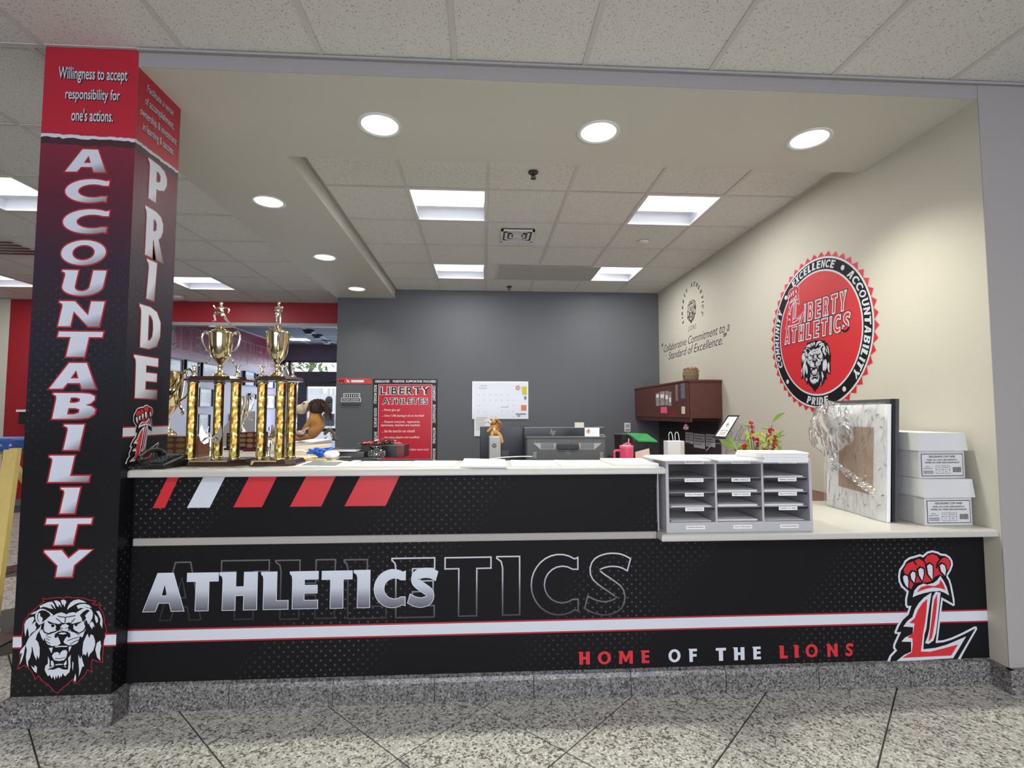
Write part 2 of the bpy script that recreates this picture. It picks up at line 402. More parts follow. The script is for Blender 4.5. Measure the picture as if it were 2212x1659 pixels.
F_right = Frame((XR, 0, 0), (0, -1, 0), (0, 0, 1), (-1, 0, 0), X=XR)
F_back = Frame((0, YB, 0), (1, 0, 0), (0, 0, 1), (0, -1, 0), Y=YB)
F_vest = Frame((XW, 0, 0), (0, 1, 0), (0, 0, 1), (1, 0, 0), X=XW)

def ell(cx, cy, rx, ry, a0, a1, n=14):
    return [(cx+rx*math.cos(R(a0+(a1-a0)*i/n)), cy+ry*math.sin(R(a0+(a1-a0)*i/n))) for i in range(n+1)]
def stroke(pts, w, n=1):
    """closed polygon around a polyline, w a number or one per point"""
    ws = w if isinstance(w, (list, tuple)) else [w]*len(pts); L, Rr = [], []
    for i, p in enumerate(pts):
        a = pts[max(i-1, 0)]; b = pts[min(i+1, len(pts)-1)]
        d = (b[0]-a[0], b[1]-a[1]); l = math.hypot(*d) or 1; nx, ny = -d[1]/l, d[0]/l
        L.append((p[0]+nx*ws[i]/2, p[1]+ny*ws[i]/2)); Rr.append((p[0]-nx*ws[i]/2, p[1]-ny*ws[i]/2))
    return L+Rr[::-1]
def smoothline(pts, n=4):
    out = []
    for i in range(len(pts)-1):
        p0 = pts[max(i-1, 0)]; p1 = pts[i]; p2 = pts[i+1]; p3 = pts[min(i+2, len(pts)-1)]
        for k in range(n):
            t = k/n
            out.append(tuple(.5*((2*p1[c])+(-p0[c]+p2[c])*t+(2*p0[c]-5*p1[c]+4*p2[c]-p3[c])*t*t+(-p0[c]+3*p1[c]-3*p2[c]+p3[c])*t**3) for c in range(len(p1))))
    out.append(tuple(pts[-1])); return out
SP = [(.09, .80), (.07, .90), (.0, .955)]
_s = stroke(smoothline([(1.02, .80), (.80, .875), (.52, .885), (.27, .82), (.21, .70), (.34, .59), (.6, .46), (.79, .34), (.76, .19), (.5, .115), (.25, .135), (.0, .22)], 3), .235)
GL = {
 'I': [[(0, 1), (1, 1), (1, 0), (.24, 0), (.24, .80), (.18, .90), (0, .955)]],
 'L': [[(0, 1), (.56, 1), (.56, .22), (1, .22), (1, 0), (.1, 0)]+SP],
 'T': [[(0, 1), (1, 1), (1, .79), (.70, .79), (.70, 0), (.29, 0), (.29, .79), (0, .79)]],
 'H': [[(0, 1), (.42, 1), (.42, .61), (.66, .61), (.66, 1), (1, 1), (1, 0), (.66, 0), (.66, .39), (.42, .39), (.42, 0), (.09, 0)]+SP],
 'E': [[(0, 1), (1, 1), (1, .8), (.5, .8), (.5, .62), (.97, .62), (.97, .42), (.5, .42), (.5, .21), (1, .21), (1, 0), (.1, 0)]+SP],
 'F': [[(0, 1), (1, 1), (1, .8), (.5, .8), (.5, .6), (.95, .6), (.95, .4), (.5, .4), (.5, 0), (.1, 0)]+SP],
 'A': [[(.33, 1), (.71, 1), (1, 0), (.70, 0), (.64, .22), (.37, .22), (.29, 0), (0, 0)], [(.42, .40), (.59, .40), (.51, .72)]],
 'C': [[(1, .73), (1, .95)]+ell(.60, .5, .60, .5, 58, 302, 20)+[(1, .05), (1, .27)]+ell(.66, .5, .36, .285, 305, 55, 14)],
 'O': [ell(.5, .5, .5, .5, 0, 360, 28)[:-1], ell(.5, .5, .25, .31, 0, 360, 22)[:-1]],
 'S': [_s],
 'N': [[(0, 1), (.34, 1), (.70, .44), (.70, 1), (1, 1), (1, 0), (.76, 0), (.36, .60), (.36, 0), (.09, 0)]+SP],
 'M': [[(.0, 1), (.30, 1), (.52, .5), (.74, 1), (1, 1), (1, 0), (.76, 0), (.76, .58), (.58, .14), (.45, .14), (.27, .58), (.27, 0), (.03, 0), (.07, .8), (.05, .9), (0, .955)]],
 'U': [[(0, 1), (.36, 1), (.36, .38)]+ell(.53, .36, .17, .19, 180, 360, 10)+[(.70, 1), (1, 1)]+ell(.54, .37, .46, .37, 0, -180, 16)+SP],
 'B': [[(0, 1), (.62, 1), (.8, .97), (.92, .88), (.93, .74), (.86, .6), (.76, .54), (.9, .48), (1, .36), (.99, .18), (.88, .05), (.65, 0), (.1, 0)]+SP,
       [(.40, .83), (.52, .83), (.61, .78), (.61, .67), (.52, .62), (.40, .62)], [(.40, .42), (.55, .42), (.65, .37), (.65, .23), (.55, .17), (.40, .17)]],
 'P': [[(0, 1), (.6, 1), (.85, .95), (1, .8), (1, .62), (.88, .45), (.62, .37), (.46, .36), (.46, 0), (.08, 0)]+SP, [(.44, .82), (.56, .81), (.65, .75), (.65, .62), (.56, .55), (.44, .54)]],
 'R': [[(0, 1), (.55, 1), (.8, .95), (.93, .82), (.93, .66), (.84, .52), (.72, .45), (1, 0), (.66, 0), (.47, .38), (.44, .38), (.44, 0), (.08, 0)]+SP, [(.43, .83), (.54, .81), (.60, .75), (.60, .64), (.54, .58), (.43, .57)]],
 'D': [[(0, 1), (.5, 1), (.8, .93), (1, .7), (1, .35), (.85, .1), (.5, 0), (.1, 0)]+SP, [(.43, .82), (.52, .80), (.63, .70), (.66, .5), (.63, .3), (.52, .2), (.43, .19)]],
 'Y': [[(0, 1), (.36, 1), (.53, .68), (.72, 1), (1, 1), (.67, .43), (.67, 0), (.33, 0), (.33, .42), (0, .94)]],
 'X': [[(0, 1), (.38, 1), (.52, .7), (.66, 1), (1, 1), (.7, .52), (1, 0), (.62, 0), (.48, .32), (.34, 0), (0, 0), (.3, .5)]],
}
def sarea(p): return sum(p[i][0]*p[(i+1) % len(p)][1]-p[(i+1) % len(p)][0]*p[i][1] for i in range(len(p)))/2
def orient(cs): return [(c if (sarea(c) > 0) == (i == 0) else c[::-1]) for i, c in enumerate(cs)]
def offset(c, d):
    """move a closed contour outwards (material on its left) by d"""
    n = len(c); out = []
    for i in range(n):
        p0, p, p1 = c[i-1], c[i], c[(i+1) % n]
        a = (p[0]-p0[0], p[1]-p0[1]); b = (p1[0]-p[0], p1[1]-p[1])
        la, lb = math.hypot(*a) or 1e-9, math.hypot(*b) or 1e-9
        na = (a[1]/la, -a[0]/la); nb = (b[1]/lb, -b[0]/lb)
        k = 1+na[0]*nb[0]+na[1]*nb[1]; k = max(k, .45)
        out.append((p[0]+d*(na[0]+nb[0])/k, p[1]+d*(na[1]+nb[1])/k))
    return out
def fill(mb, fr, cs, d, mi=0, uvbox=None):
    flat = [p for c in cs for p in c]; k = len(mb.v)
    for p in flat:
        if uvbox: mb.uv[len(mb.v)] = ((p[0]-uvbox[0])/(uvbox[2]-uvbox[0]), (p[1]-uvbox[1])/(uvbox[3]-uvbox[1]))
        mb.v.append(fr.p(p[0], p[1], d))
    for t in tessellate_polygon([[Vector((p[0], p[1], 0)) for p in c] for c in cs]):
        a, b, c_ = (flat[i] for i in t)
        ar = (b[0]-a[0])*(c_[1]-a[1])-(c_[0]-a[0])*(b[1]-a[1])
        mb.f.append([i+k for i in (t if ar > 0 else t[::-1])]); mb.m.append(mi)
def rings(mb, fr, cs, w_, d, mi=0, uvbox=None):
    """only the outline of a letter, w_ wide"""
    for c in cs:
        i_ = offset(c, -w_); k = len(mb.v); n = len(c)
        for p in c+i_:
            if uvbox: mb.uv[len(mb.v)] = ((p[0]-uvbox[0])/(uvbox[2]-uvbox[0]), (p[1]-uvbox[1])/(uvbox[3]-uvbox[1]))
            mb.v.append(fr.p(p[0], p[1], d))
        for j in range(n):
            a, b = k+j, k+(j+1) % n; mb.f.append([a, b, b+n, a+n]); mb.m.append(mi)
def glyph(ch, bx, shear=0.):
    x0, y0, x1, y1 = bx; h = y1-y0; w_ = (x1-x0)-abs(shear)*h
    return orient([[(x0+u*w_+shear*h*v, y0+v*h) for u, v in c] for c in GL[ch]])
def poly_decal(mb, fr, pts, d, mi=0): fill(mb, fr, [pts if sarea(pts) > 0 else pts[::-1]], d, mi, None)
_txt = {}
def text2d(s, off=0., shear=0., ls=1.):
    """lettering as flat triangles in its own plane: (verts, tris, bbox)"""
    key = (s, off, shear, ls)
    if key in _txt: return _txt[key]
    cu = bpy.data.curves.new('t', 'FONT'); cu.body = s; cu.size = 1; cu.offset = off; cu.shear = shear; cu.space_character = ls; cu.align_x = 'CENTER'; cu.resolution_u = 3
    o = bpy.data.objects.new('t', cu); COL.objects.link(o)
    dg = bpy.context.evaluated_depsgraph_get(); me = bpy.data.meshes.new_from_object(o.evaluated_get(dg))
    vs = [(v.co.x, v.co.y) for v in me.vertices]; fs = [tuple(p.vertices) for p in me.polygons]
    bpy.data.objects.remove(o); bpy.data.curves.remove(cu); bpy.data.meshes.remove(me)
    if not vs: vs = [(0, 0), (1, 0), (0, 1)]; fs = []
    bb = (min(v[0] for v in vs), min(v[1] for v in vs), max(v[0] for v in vs), max(v[1] for v in vs))
    _txt[key] = (vs, fs, bb); return _txt[key]
def text_in(mb, fr, s, bx, d, mi=0, off=0., shear=0., ls=1., grow=0.):
    """text stretched into the box (u0,v0,u1,v1) on frame fr"""
    vs, fs, bb = text2d(s, off, shear, ls); x0, y0, x1, y1 = bx[0]-grow, bx[1]-grow, bx[2]+grow, bx[3]+grow; k = len(mb.v)
    for v in vs:
        a = (v[0]-bb[0])/(bb[2]-bb[0]); b = (v[1]-bb[1])/(bb[3]-bb[1])
        mb.uv[len(mb.v)] = (a, b); mb.v.append(fr.p(x0+a*(x1-x0), y0+b*(y1-y0), d))
    for f in fs: mb.f.append([i+k for i in f]); mb.m.append(mi)
def text_arc(mb, fr, s, c, r0, r1, a0, a1, d, mi=0, inward=False, squeeze=.86, each=None):
    """letters one by one along a ring; angles clockwise from the top"""
    n = len(s)
    wid = [.45 if q in 'I' else 1. for q in s]; tot = sum(wid); acc = 0
    for q, wd in zip(s, wid):
        am = a0+(a1-a0)*(acc+wd/2)/tot; da = (a1-a0)*wd/tot*squeeze; acc += wd
        if q == ' ': continue
        if each: mb = MB()
        for ci, cs in enumerate([orient([[(u, v) for u, v in cc] for cc in GL[q]])]):
            out = []
            for cc in cs:
                o_ = []
                for u, v in cc:
                    u2 = u-.5+(v-.5)*.22
                    if not inward: th = R(am+u2*da); r_ = r0+(r1-r0)*v
                    else: th = R(am+u2*da); r_ = r1-(r1-r0)*v
                    o_.append((c[0]+r_*math.sin(th), c[1]+r_*math.cos(th)))
                out.append(o_)
            out = orient(out); fill(mb, fr, out, d, mi)
            if each: mb.build('ring_letter', each[0], each[1], world=True)
# ---------------------------------------------------------------- emblems, drawn as layered flat shapes in a unit square
LION_OUT = [(415,80),(470,97),(560,85),(640,75),(750,88),(775,65),(790,80),(805,60),(820,80),(840,68),(860,90),(880,85),(960,85),(1060,100),(1150,128),(1245,140),(1235,160),(1195,185),(1250,205),(1335,212),(1300,248),(1350,300),(1385,380),(1400,480),(1425,560),(1440,630),(1410,660),(1420,700),(1400,760),(1395,850),(1400,950),(1390,1020),(1395,1105),(1320,1090),(1235,1055),(1225,1100),(1215,1150),(1245,1245),(1165,1215),(1130,1290),(1060,1365),(1010,1420),(975,1420),(940,1355),(900,1390),(850,1440),(770,1500),(730,1555),(680,1545),(640,1500),(560,1420),(490,1375),(410,1285),(360,1340),(340,1280),(290,1200),(230,1150),(185,1115),(130,1150),(80,1165),(105,1080),(125,1020),(100,950),(115,880),(130,800),(120,680),(130,560),(135,470),(160,400),(210,350),(200,325),(260,290),(330,220),(400,160),(440,130),(420,110)]
LW = [
 [(375,200),(440,170),(500,145),(565,138),(600,180),(628,258),(595,222),(562,185),(540,180),(570,228),(588,252),(530,242),(480,225),(430,215),(385,235)],
 [(590,125),(640,120),(690,150),(717,232),(692,202),(668,178),(672,228),(642,208),(620,165)],
 [(700,120),(745,108),(782,130),(787,160),(770,190),(767,228),(746,188),(733,165),(735,203),(715,165)],
 [(805,275),(815,220),(850,160),(900,125),(970,110),(1040,130),(1105,165),(1000,163),(940,178),(885,212),(840,240)],
 [(950,210),(1000,187),(1080,182),(1150,205),(1190,252),(1120,237),(1062,226),(1130,252),(1060,250),(1010,246),(978,262)],
 [(315,340),(335,275),(385,245),(450,250),(530,295),(595,345),(545,400),(470,450),(430,478),(385,497),(345,460),(320,400)],
 [(935,330),(1000,285),(1070,250),(1140,245),(1190,280),(1215,340),(1205,410),(1180,460),(1145,505),(1120,440),(1060,450),(1000,400)],
 [(155,480),(180,420),(230,380),(290,365),(305,400),(265,490),(310,450),(330,430),(320,500),(345,530),(330,580),(270,620),(235,682),(225,600),(205,530),(190,600),(180,672),(163,600)],
 [(235,330),(290,295),(330,275),(310,320),(270,327)],
 [(440,540),(450,480),(500,420),(590,360),(650,325),(720,308),(770,325),(795,342),(840,320),(905,308),(970,330),(1040,385),(1100,460),(1115,540),(1105,600),(1060,690),(1020,690),(1015,740),(990,790),(930,820),(860,825),(790,790),(760,740),(730,790),(690,825),(600,830),(530,800),(490,745),(480,700),(460,690),(430,640)],
 [(190,800),(230,700),(300,620),(390,540),(420,490),(410,560),(360,640),(340,720),(380,760),(410,850),(415,960),(405,1022),(375,962),(370,1042),(330,960),(300,850),(284,820),(290,900),(270,1000),(240,1060),(255,1152),(220,1092),(205,980),(215,880)],
 [(110,900),(160,830),(190,800),(170,950),(150,1030),(115,1112),(130,1000),(145,922),(118,940)],
 [(395,600),(420,560),(455,640),(490,640),(475,690),(465,745),(430,690)],
 [(290,1120),(345,1162),(350,1115),(385,1150),(385,1240),(345,1212)],
 [(1075,900),(1085,780),(1120,690),(1145,650),(1170,722),(1195,660),(1235,680),(1265,760),(1270,830),(1240,920),(1200,960),(1175,1017),(1155,922),(1130,992),(1100,960),(1083,990)],
 [(1275,900),(1295,800),(1320,780),(1350,760),(1365,850),(1350,960),(1362,1075),(1310,1022),(1290,950)],
 [(1160,490),(1205,460),(1235,500),(1245,552),(1217,532),(1215,582),(1180,540)],
 [(1240,350),(1290,400),(1300,460),(1275,492),(1250,430)],
 [(1260,300),(1310,300),(1350,370),(1370,450),(1370,575),(1330,502),(1335,430),(1300,360)],
 [(1030,640),(1070,630),(1100,590),(1085,650),(1070,700),(1045,702)],
 [(1015,970),(1050,1040),(1062,990),(1090,1080),(1117,1152),(1085,1162),(1060,1250),(1040,1312),(1040,1200),(1025,1100)],
 [(930,1070),(947,1100),(945,1222),(930,1160)], [(985,1260),(1000,1330),(990,1397),(963,1360)],
 [(515,1130),(550,1100),(545,985),(575,1050),(580,1190),(640,1195),(720,1165),(790,1195),(865,1200),(870,1120),(860,1020),(900,970),(895,1060),(905,1150),(890,1240),(862,1265),(830,1302),(805,1282),(790,1250),(770,1312),(752,1290),(740,1337),(720,1272),(700,1332),(682,1282),(670,1352),(642,1292),(620,1332),(590,1272),(560,1292),(530,1240),(505,1190)],
]
LB = [
 [(345,345),(365,290),(410,268),(470,275),(525,310),(555,350),(500,400),(440,450),(400,470),(365,440),(350,395)],
 [(1010,360),(1060,305),(1120,270),(1165,290),(1130,320),(1120,370),(1095,440),(1050,458),(1045,410)],
 [(505,432),(600,470),(690,490),(740,468),(790,478),(850,465),(900,490),(990,468),(1062,452),(1000,492),(925,505),(905,560),(850,585),(830,550),(850,522),(800,488),(740,500),(712,540),(720,565),(690,598),(640,570),(652,520),(560,488),(528,470)],
 stroke([(455,470),(448,560),(470,610),(540,640),(620,612),(700,575)],20), stroke([(1085,455),(1112,540),(1085,600),(1015,640),(940,602),(870,550)],20),
 [(850,500),(925,505),(915,560),(955,610),(1000,642),(900,605),(850,560)],
 stroke([(665,362),(720,378),(785,386),(850,378),(942,362)],13), stroke([(786,386),(784,470)],15), stroke([(640,398),(700,440),(732,475)],13), stroke([(935,408),(880,474)],13),
 [(630,690),(640,640),(690,608),(760,598),(830,608),(872,640),(882,690),(850,707),(830,680),(800,712),(778,760),(765,800),(735,800),(722,760),(700,712),(680,680),(658,707)],
 stroke([(500,662),(560,620),(640,600),(700,580)],11), stroke([(1012,667),(950,625),(880,598),(830,585)],11),
 stroke([(495,702),(560,738)],10), stroke([(490,742),(570,790)],10), stroke([(1010,698),(930,718),(835,752)],10), stroke([(1020,738),(940,768),(880,812)],10), stroke([(510,675),(580,700)],9),
 stroke([(705,545),(760,562)],10), stroke([(830,545),(790,562)],10), stroke([(718,575),(752,592)],10),
 [(1290,60),(1291,60),(1290,61)],
]
LW2 = [
 [(365,320),(390,305),(397,360),(437,390),(430,450),(402,480),(375,430),(360,380)], [(1120,330),(1150,322),(1180,350),(1160,420),(1120,400),(1090,372)],
 ell(598,522,46,40,0,350,14), ell(958,520,40,34,0,350,14), [(690,640),(730,622),(790,622),(822,640),(760,652)],
 [(555,855),(618,850),(600,938)], [(862,842),(910,838),(870,928)], stroke([(650,842),(745,835),(840,838)],17),
 [(610,975),(640,930),(690,920),(728,945),(770,900),(825,893),(847,930),(832,1010),(800,1050),(720,1062),(650,1046),(625,1010)],
 [(600,1050),(630,1060),(652,1120),(622,1142),(600,1110)], [(838,1050),(846,1110),(820,1137),(792,1115)], stroke([(672,1120),(725,1112),(780,1115)],17),
 [(580,1165),(600,1142),(662,1132),(640,1160),(590,1182)], [(760,1140),(842,1147),(832,1172)],
]
LB2 = [ell(600,510,27,26,0,350,12), ell(960,503,26,24,0,350,12), stroke([(722,962),(742,905)],11), stroke([(660,1018),(740,1026),(822,1004)],10),
       stroke([(560,1190),(640,1150),(720,1135),(800,1150),(860,1190)],12), stroke([(650,842),(655,842)],22)]
def lion_emblem(name, fr, bx, parent, red=True, mono=None):
    """bx: box of the silhouette on the surface"""
    x0, y0, x1, y1 = bx
    f = lambda c: [(x0+(p[0]-80)/1360*(x1-x0), y1-(p[1]-60)/1495*(y1-y0)) for p in c]
    k = (x1-x0)/1360; mb = MB(); D = .0006
    def lay(cs, d, mi):
        for c in cs:
            c = f(c)
            if abs(sarea(c)) < 1e-9: continue
            d += 2e-5; poly_decal(mb, fr, c, d, mi)
    out = f(LION_OUT); out = out if sarea(out) > 0 else out[::-1]
    if red: fill(mb, fr, [offset(out, 5*k)], D, 0)
    if mono is None: fill(mb, fr, [offset(out, -7*k) if red else out], 2*D, 1)
    if mono is None:
        lay(LW, 3*D, 2); lay(LB, 4*D, 1); lay(LW2, 5*D, 2); lay(LB2, 6*D, 1); ms = [M['redline'], M['blackprint'], M['whiteprint']]
    else:
        fill(mb, fr, [out], D, 1); lay(LW, 2*D, 2); lay(LB, 3*D, 1); lay(LW2, 4*D, 2); lay(LB2, 5*D, 1); ms = [mono[0], mono[0], mono[1]]
    return mb.build(name, ms, parent, world=True)
CL_OUT = [(238,1330),(285,1230),(340,1175),(325,1150),(330,1110),(375,1020),(385,1000),(350,997),(348,975),(380,905),(430,830),(490,780),(512,720),(490,720),(475,690),(478,620),(497,545),(440,490),(415,430),(412,370),(425,300),(470,240),(490,200),(540,165),(600,150),(660,132),(690,145),(740,105),(800,92),(860,110),(890,130),(940,135),(985,165),(1012,210),(1015,260),(990,320),(952,378),(975,420),(990,480),(1002,560),(1013,640),(1013,700),(1000,714),(885,645),(865,760),(850,850),(835,940),(810,1085),(870,1080),(960,1055),(1080,1005),(1215,940),(1240,943),(1245,970),(1130,1150),(1042,1297)]
CL = [('w', [(345,1298),(440,1225),(515,1195),(520,1088),(415,1083),(455,1040),(540,1000),(548,930),(443,920),(490,860),(545,820),(575,740),(620,670),(680,610),(765,555),(735,700),(715,800),(690,950),(668,1010),(655,1100),(648,1172),(780,1160),(900,1130),(1118,1045),(1050,1150),(965,1278)]),
 ('r', [(715,625),(700,760),(680,880),(650,1010),(635,1110),(620,1195),(720,1200),(860,1170),(1025,1130),(945,1248),(415,1258),(520,1200),(535,1120),(535,1050),(480,1040),(545,990),(565,890),(508,882),(570,830),(610,740),(660,670)]),
 ('w', [(810,546),(862,560),(840,700),(815,860),(790,1000),(760,1080),(705,1115),(668,1105),(700,1030),(722,950),(740,820),(757,700),(775,600)]),
 ('r', [(824,570),(815,700),(792,840),(767,960),(745,1050),(705,1092),(722,1010),(745,880),(767,750),(787,640)]),
 ('r', [(470,300),(510,235),(560,215),(600,200),(640,180),(690,210),(730,150),(790,130),(840,150),(868,200),(920,170),(965,190),(985,240),(970,290),(935,330),(900,380),(860,360),(810,380),(760,435),(700,445),(640,440),(580,450),(540,515),(510,470),(500,400),(480,340)]),
 ('w', [(555,602),(575,530),(620,480),(680,455),(715,468),(790,450),(830,420),(865,373),(900,430),(930,500),(953,592),(900,560),(850,540),(760,545),(680,560),(610,580)]),
 ('r', [(600,548),(650,492),(720,475),(800,485),(850,460),(865,415),(895,465),(915,530),(860,510),(780,500),(700,515)]),
 ('k', stroke([(585,205),(612,250)],14)), ('k', stroke([(692,205),(715,245)],14)), ('k', stroke([(872,190),(840,235),(825,290)],16))]
CLAWS = [[(455,375),(475,357),(505,370),(512,420),(505,500),(480,470),(460,420)],[(537,350),(560,320),(588,328),(592,370),(575,442),(545,400)],[(625,300),(650,280),(680,295),(683,340),(662,422),(630,360)],[(720,260),(750,238),(780,260),(780,320),(775,415),(730,350)],[(860,260),(885,240),(915,260),(925,310),(915,372),(870,320)]]
def claw_emblem(name, fr, bx, parent, mats=None):
    x0, y0, x1, y1 = bx
    f = lambda c: [(x0+(p[0]-238)/1007*(x1-x0), y1-(p[1]-92)/1238*(y1-y0)) for p in c]
    k = (x1-x0)/1007; mb = MB(); D = .0006; ix = dict(w=0, k=1, r=2)
    out = f(CL_OUT); cc = out if sarea(out) > 0 else out[::-1]
    fill(mb, fr, [cc], 2*D, 0)
    inn = offset(cc, -21*k)
    e0, e1 = f([(275, 1328)])[0], f([(1008, 1299)])[0]
    inn = [(e0 if abs(p[0]-out[0][0]) < 60*k and abs(p[1]-out[0][1]) < 60*k else e1 if abs(p[0]-out[-1][0]) < 60*k and abs(p[1]-out[-1][1]) < 60*k else p) for p in inn]
    fill(mb, fr, [inn], 3*D, 1)
    for i, (c, pts) in enumerate(CL): poly_decal(mb, fr, f(pts), (4+i*.5)*D, ix[c])
    for c in CLAWS:
        q = f(c); q = q if sarea(q) > 0 else q[::-1]
        fill(mb, fr, [offset(q, 15*k)], 10*D, 1); fill(mb, fr, [q], 11*D, 0)
    return mb.build(name, mats or [M['whiteprint'], M['blackprint'], M['redbright']], parent, world=True)
# ================================================================ the setting
def struct(mb, name, mats, **k): return tag(mb.build(name, mats, None, **k), kind='structure')

# floor slab with 45 degree granite tiles let into it, joints recessed
fl = struct(MB().box((-9, -9, FZ-.05), (6, YD, FZ-.006)), 'floor', M['grout'])
q = .634/math.sqrt(2)
tb = MB(); h_ = q/2-.0032
tb.loft([[(-h_, -h_, -.006), (h_, -h_, -.006), (h_, h_, -.006), (-h_, h_, -.006)], [(-h_, -h_, -.0012), (h_, -h_, -.0012), (h_, h_, -.0012), (-h_, h_, -.0012)],
         [(-h_+.0015, -h_+.0015, 0), (h_-.0015, -h_+.0015, 0), (h_-.0015, h_-.0015, 0), (-h_+.0015, h_-.0015, 0)]])
t0 = tb.build('floor_tile', M['floor'], fl); first = True
def floor_tile(x, y, rz=R(45)):
    global first
    if first: t0.location = (x, y, FZ); t0.rotation_euler = (0, 0, rz); first = False
    else: inst('floor_tile', t0, (x, y, FZ), fl, rz)
HD = .634/2
for j in range(-6, 17):
    y = -.575-HD + j*HD
    for i in range(-16, 7):
        x = .322 + i*.634 + (HD if j % 2 else 0)
        if y < .1 and -3.9 < x < 3.6 and y > -2.3: floor_tile(x, y)
        elif x < -2.2 and x > -6.5 and .1 <= y < 4.9 and not (-2.98 < x < -2.5 or -4.1 < x < -3.68): floor_tile(x, y)
for k in range(9):
    for xs in (-2.74, -3.885):
        s_ = MB().box((-.075, -.297, -.006), (.075, .297, .001)).build('floor_strip', M['strip'], fl); s_.location = (xs, .35+k*.6, FZ+.0012)
carpet = struct(MB().box((SX0, .05, FZ-.004), (XR, YB, FZ+.006)), 'floor_carpet', mat('bounce_carpet', (.46, .45, .43), .95, bump=.5, bscale=300))  # unseen floor; pale colour chosen to bounce light up to the ceiling

# ceilings: tiles lie above an inverted-T grid
def ceiling(name, x0, x1, y0, y1, z, gx, gy, dx, dy, skip=()):
    c = struct(MB().box((x0, y0, z+.10), (x1, y1, z+.14)), name, M['tee'])
    xs = [x0]+[gx+i*dx for i in range(-20, 20) if x0+.03 < gx+i*dx < x1-.03]+[x1]
    ys = [y0]+[gy+i*dy for i in range(-20, 20) if y0+.03 < gy+i*dy < y1-.03]+[y1]
    cache = {}
    for a, b in zip(xs, xs[1:]):
        for e, f in zip(ys, ys[1:]):
            if any(a-.01 <= sx <= b+.01 and e-.01 <= sy <= f+.01 for sx, sy in skip): continue
            k = (round(b-a, 3), round(f-e, 3)); l = ((a+b)/2, (e+f)/2, z+.004+random.uniform(0, .0012))
            if k not in cache:
                w2, d2 = (b-a)/2-.004, (f-e)/2-.004
                o = MB().box((-w2, -d2, 0), (w2, d2, .014)).build('ceiling_tile', M['tile'], c); o.location = l; cache[k] = o
            else: inst('ceiling_tile', cache[k], l, c)
    for x in xs:
        MB().box((max(x-.012, x0), y0, z-.001), (min(x+.012, x1), y1, z+.003)).build('ceiling_tee', M['tee'], c)
    for y in ys:
        for a, b in zip(xs, xs[1:]):
            MB().box((a+.012, max(y-.012, y0), z-.0006), (b-.012, min(y+.012, y1), z+.003)).build('cross_tee', M['tee'], c)
    return c, xs, ys
FX = -.135
ceiling('ceiling', -8.0, 5.6, -5.2, PY0-.002, ZC, FX, PY0-.01, TS, 1.2192,
        skip=[(FX+1.5*TS, -3.2), (FX-3.5*TS, -3.2), (FX-8.5*TS, -1.8), (FX+6.5*TS, -3.2)])
LX = SX0-.67
light_left = [(LX-1.5*.6133, 1.035+.325), (LX-1.5*.6133, 1.035+.325+.65*4), (LX-5.5*.6133, 1.035+.325+.65*4)]
vent_left = (LX-3.5*.6133, 1.035+.325+.65*2)
ceiling('ceiling_left', -8.0, SX0, PY0, YH, ZC, LX, 1.035, .6133, .65, skip=light_left+[vent_left])
OXg, OYg = -.576, 1.16
ol = [(OXg+.5*.6096, OYg+.5*.638), (OXg+3.5*.6096, OYg+.5*.638), (OXg+.5*.6096, OYg+3.5*.638), (OXg+3.5*.6096, OYg+3.5*.638)]
ceiling('ceiling_office', SX1, XR, SY1, YB, ZO, OXg, OYg, .6096, .638, skip=ol)
_t = M['tile']; M['tile'] = mat('shade_painted_tile', (.13, .15, .19), .9)  # vestibule tiles darkened in colour for the weaker light there
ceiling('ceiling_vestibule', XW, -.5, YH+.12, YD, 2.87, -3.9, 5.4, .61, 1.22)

M['tile'] = _t
# soffit: one L of plasterboard, front beam and left beam
so = MB().prism([(PX1-.3, PY0+.001), (XR, PY0+.001), (XR, SY1), (SX1, SY1), (SX1, YB), (SX0, YB), (SX0, PY1), (PX1-.3, PY1)], ZS, ZO+.13)
struct(MB().box((PX1, PY0-.001, ZS), (XR, PY0+.001, ZC-.001)), 'trim_soffit_face', M['lobbywall'])
struct(so, 'trim_soffit', M['soffit'])
struct(MB().box((SX1, SY1+.004, ZO-.004), (SX1+.022, YB, ZO+.002)).box((SX1, SY1, ZO-.004), (XR, SY1+.02, ZO+.002)).box((PX1, PY0-.02, ZC-.012), (5.6, PY0, ZC-.0015)).box((-8, YH-.02, ZC-.012), (SX0, YH, ZC-.0015)), 'trim_ceiling_angle', mat('grey_angle_paint', (.36, .35, .34), .6))

# walls
struct(MB().box((XR, PY0, FZ), (XR+.25, YB+.2, 3.3)), 'wall_right', M['beige'])
struct(MB().box((XR, PY0-.004, FZ+.1), (5.6, PY0, ZC)), 'wall_front_right', M['lobbywall'])
struct(MB().box((SX0+.02, YB, FZ), (XR, YB+.2, 3.3)), 'wall_back', M['grey'])
struct(MB().box((-6.72, YH, FZ), (-4.75, YH+.12, ZC)).box((-4.75, YH, 2.63), (SX0+.3, YH+.12, ZC+.1)), 'wall_red', M['red'])
struct(MB().box((-4.75, YH-.006, 2.585), (SX0+.3, YH+.13, 2.63)), 'trim_header', M['header'])
struct(MB().box((-8.1, YH, FZ), (-6.72, YH+.12, ZC)), 'wall_left_beige', M['beige'])
struct(MB().box((-8.3, -9, FZ), (-8.1, YH+.1, ZC+.2)), 'wall_left', M['beige'])
struct(MB().box((-9, -9, FZ), (6, -8.8, 3.4)), 'wall_rear', M['lobbywall'])
struct(MB().box((5.6, -9, FZ), (5.8, PY0, 3.2)), 'wall_lobby_right', M['lobbywall'])
struct(MB().box((-9, -9, ZC), (6, -5.2, ZC+.1)), 'ceiling_lobby_rear', M['tee'])
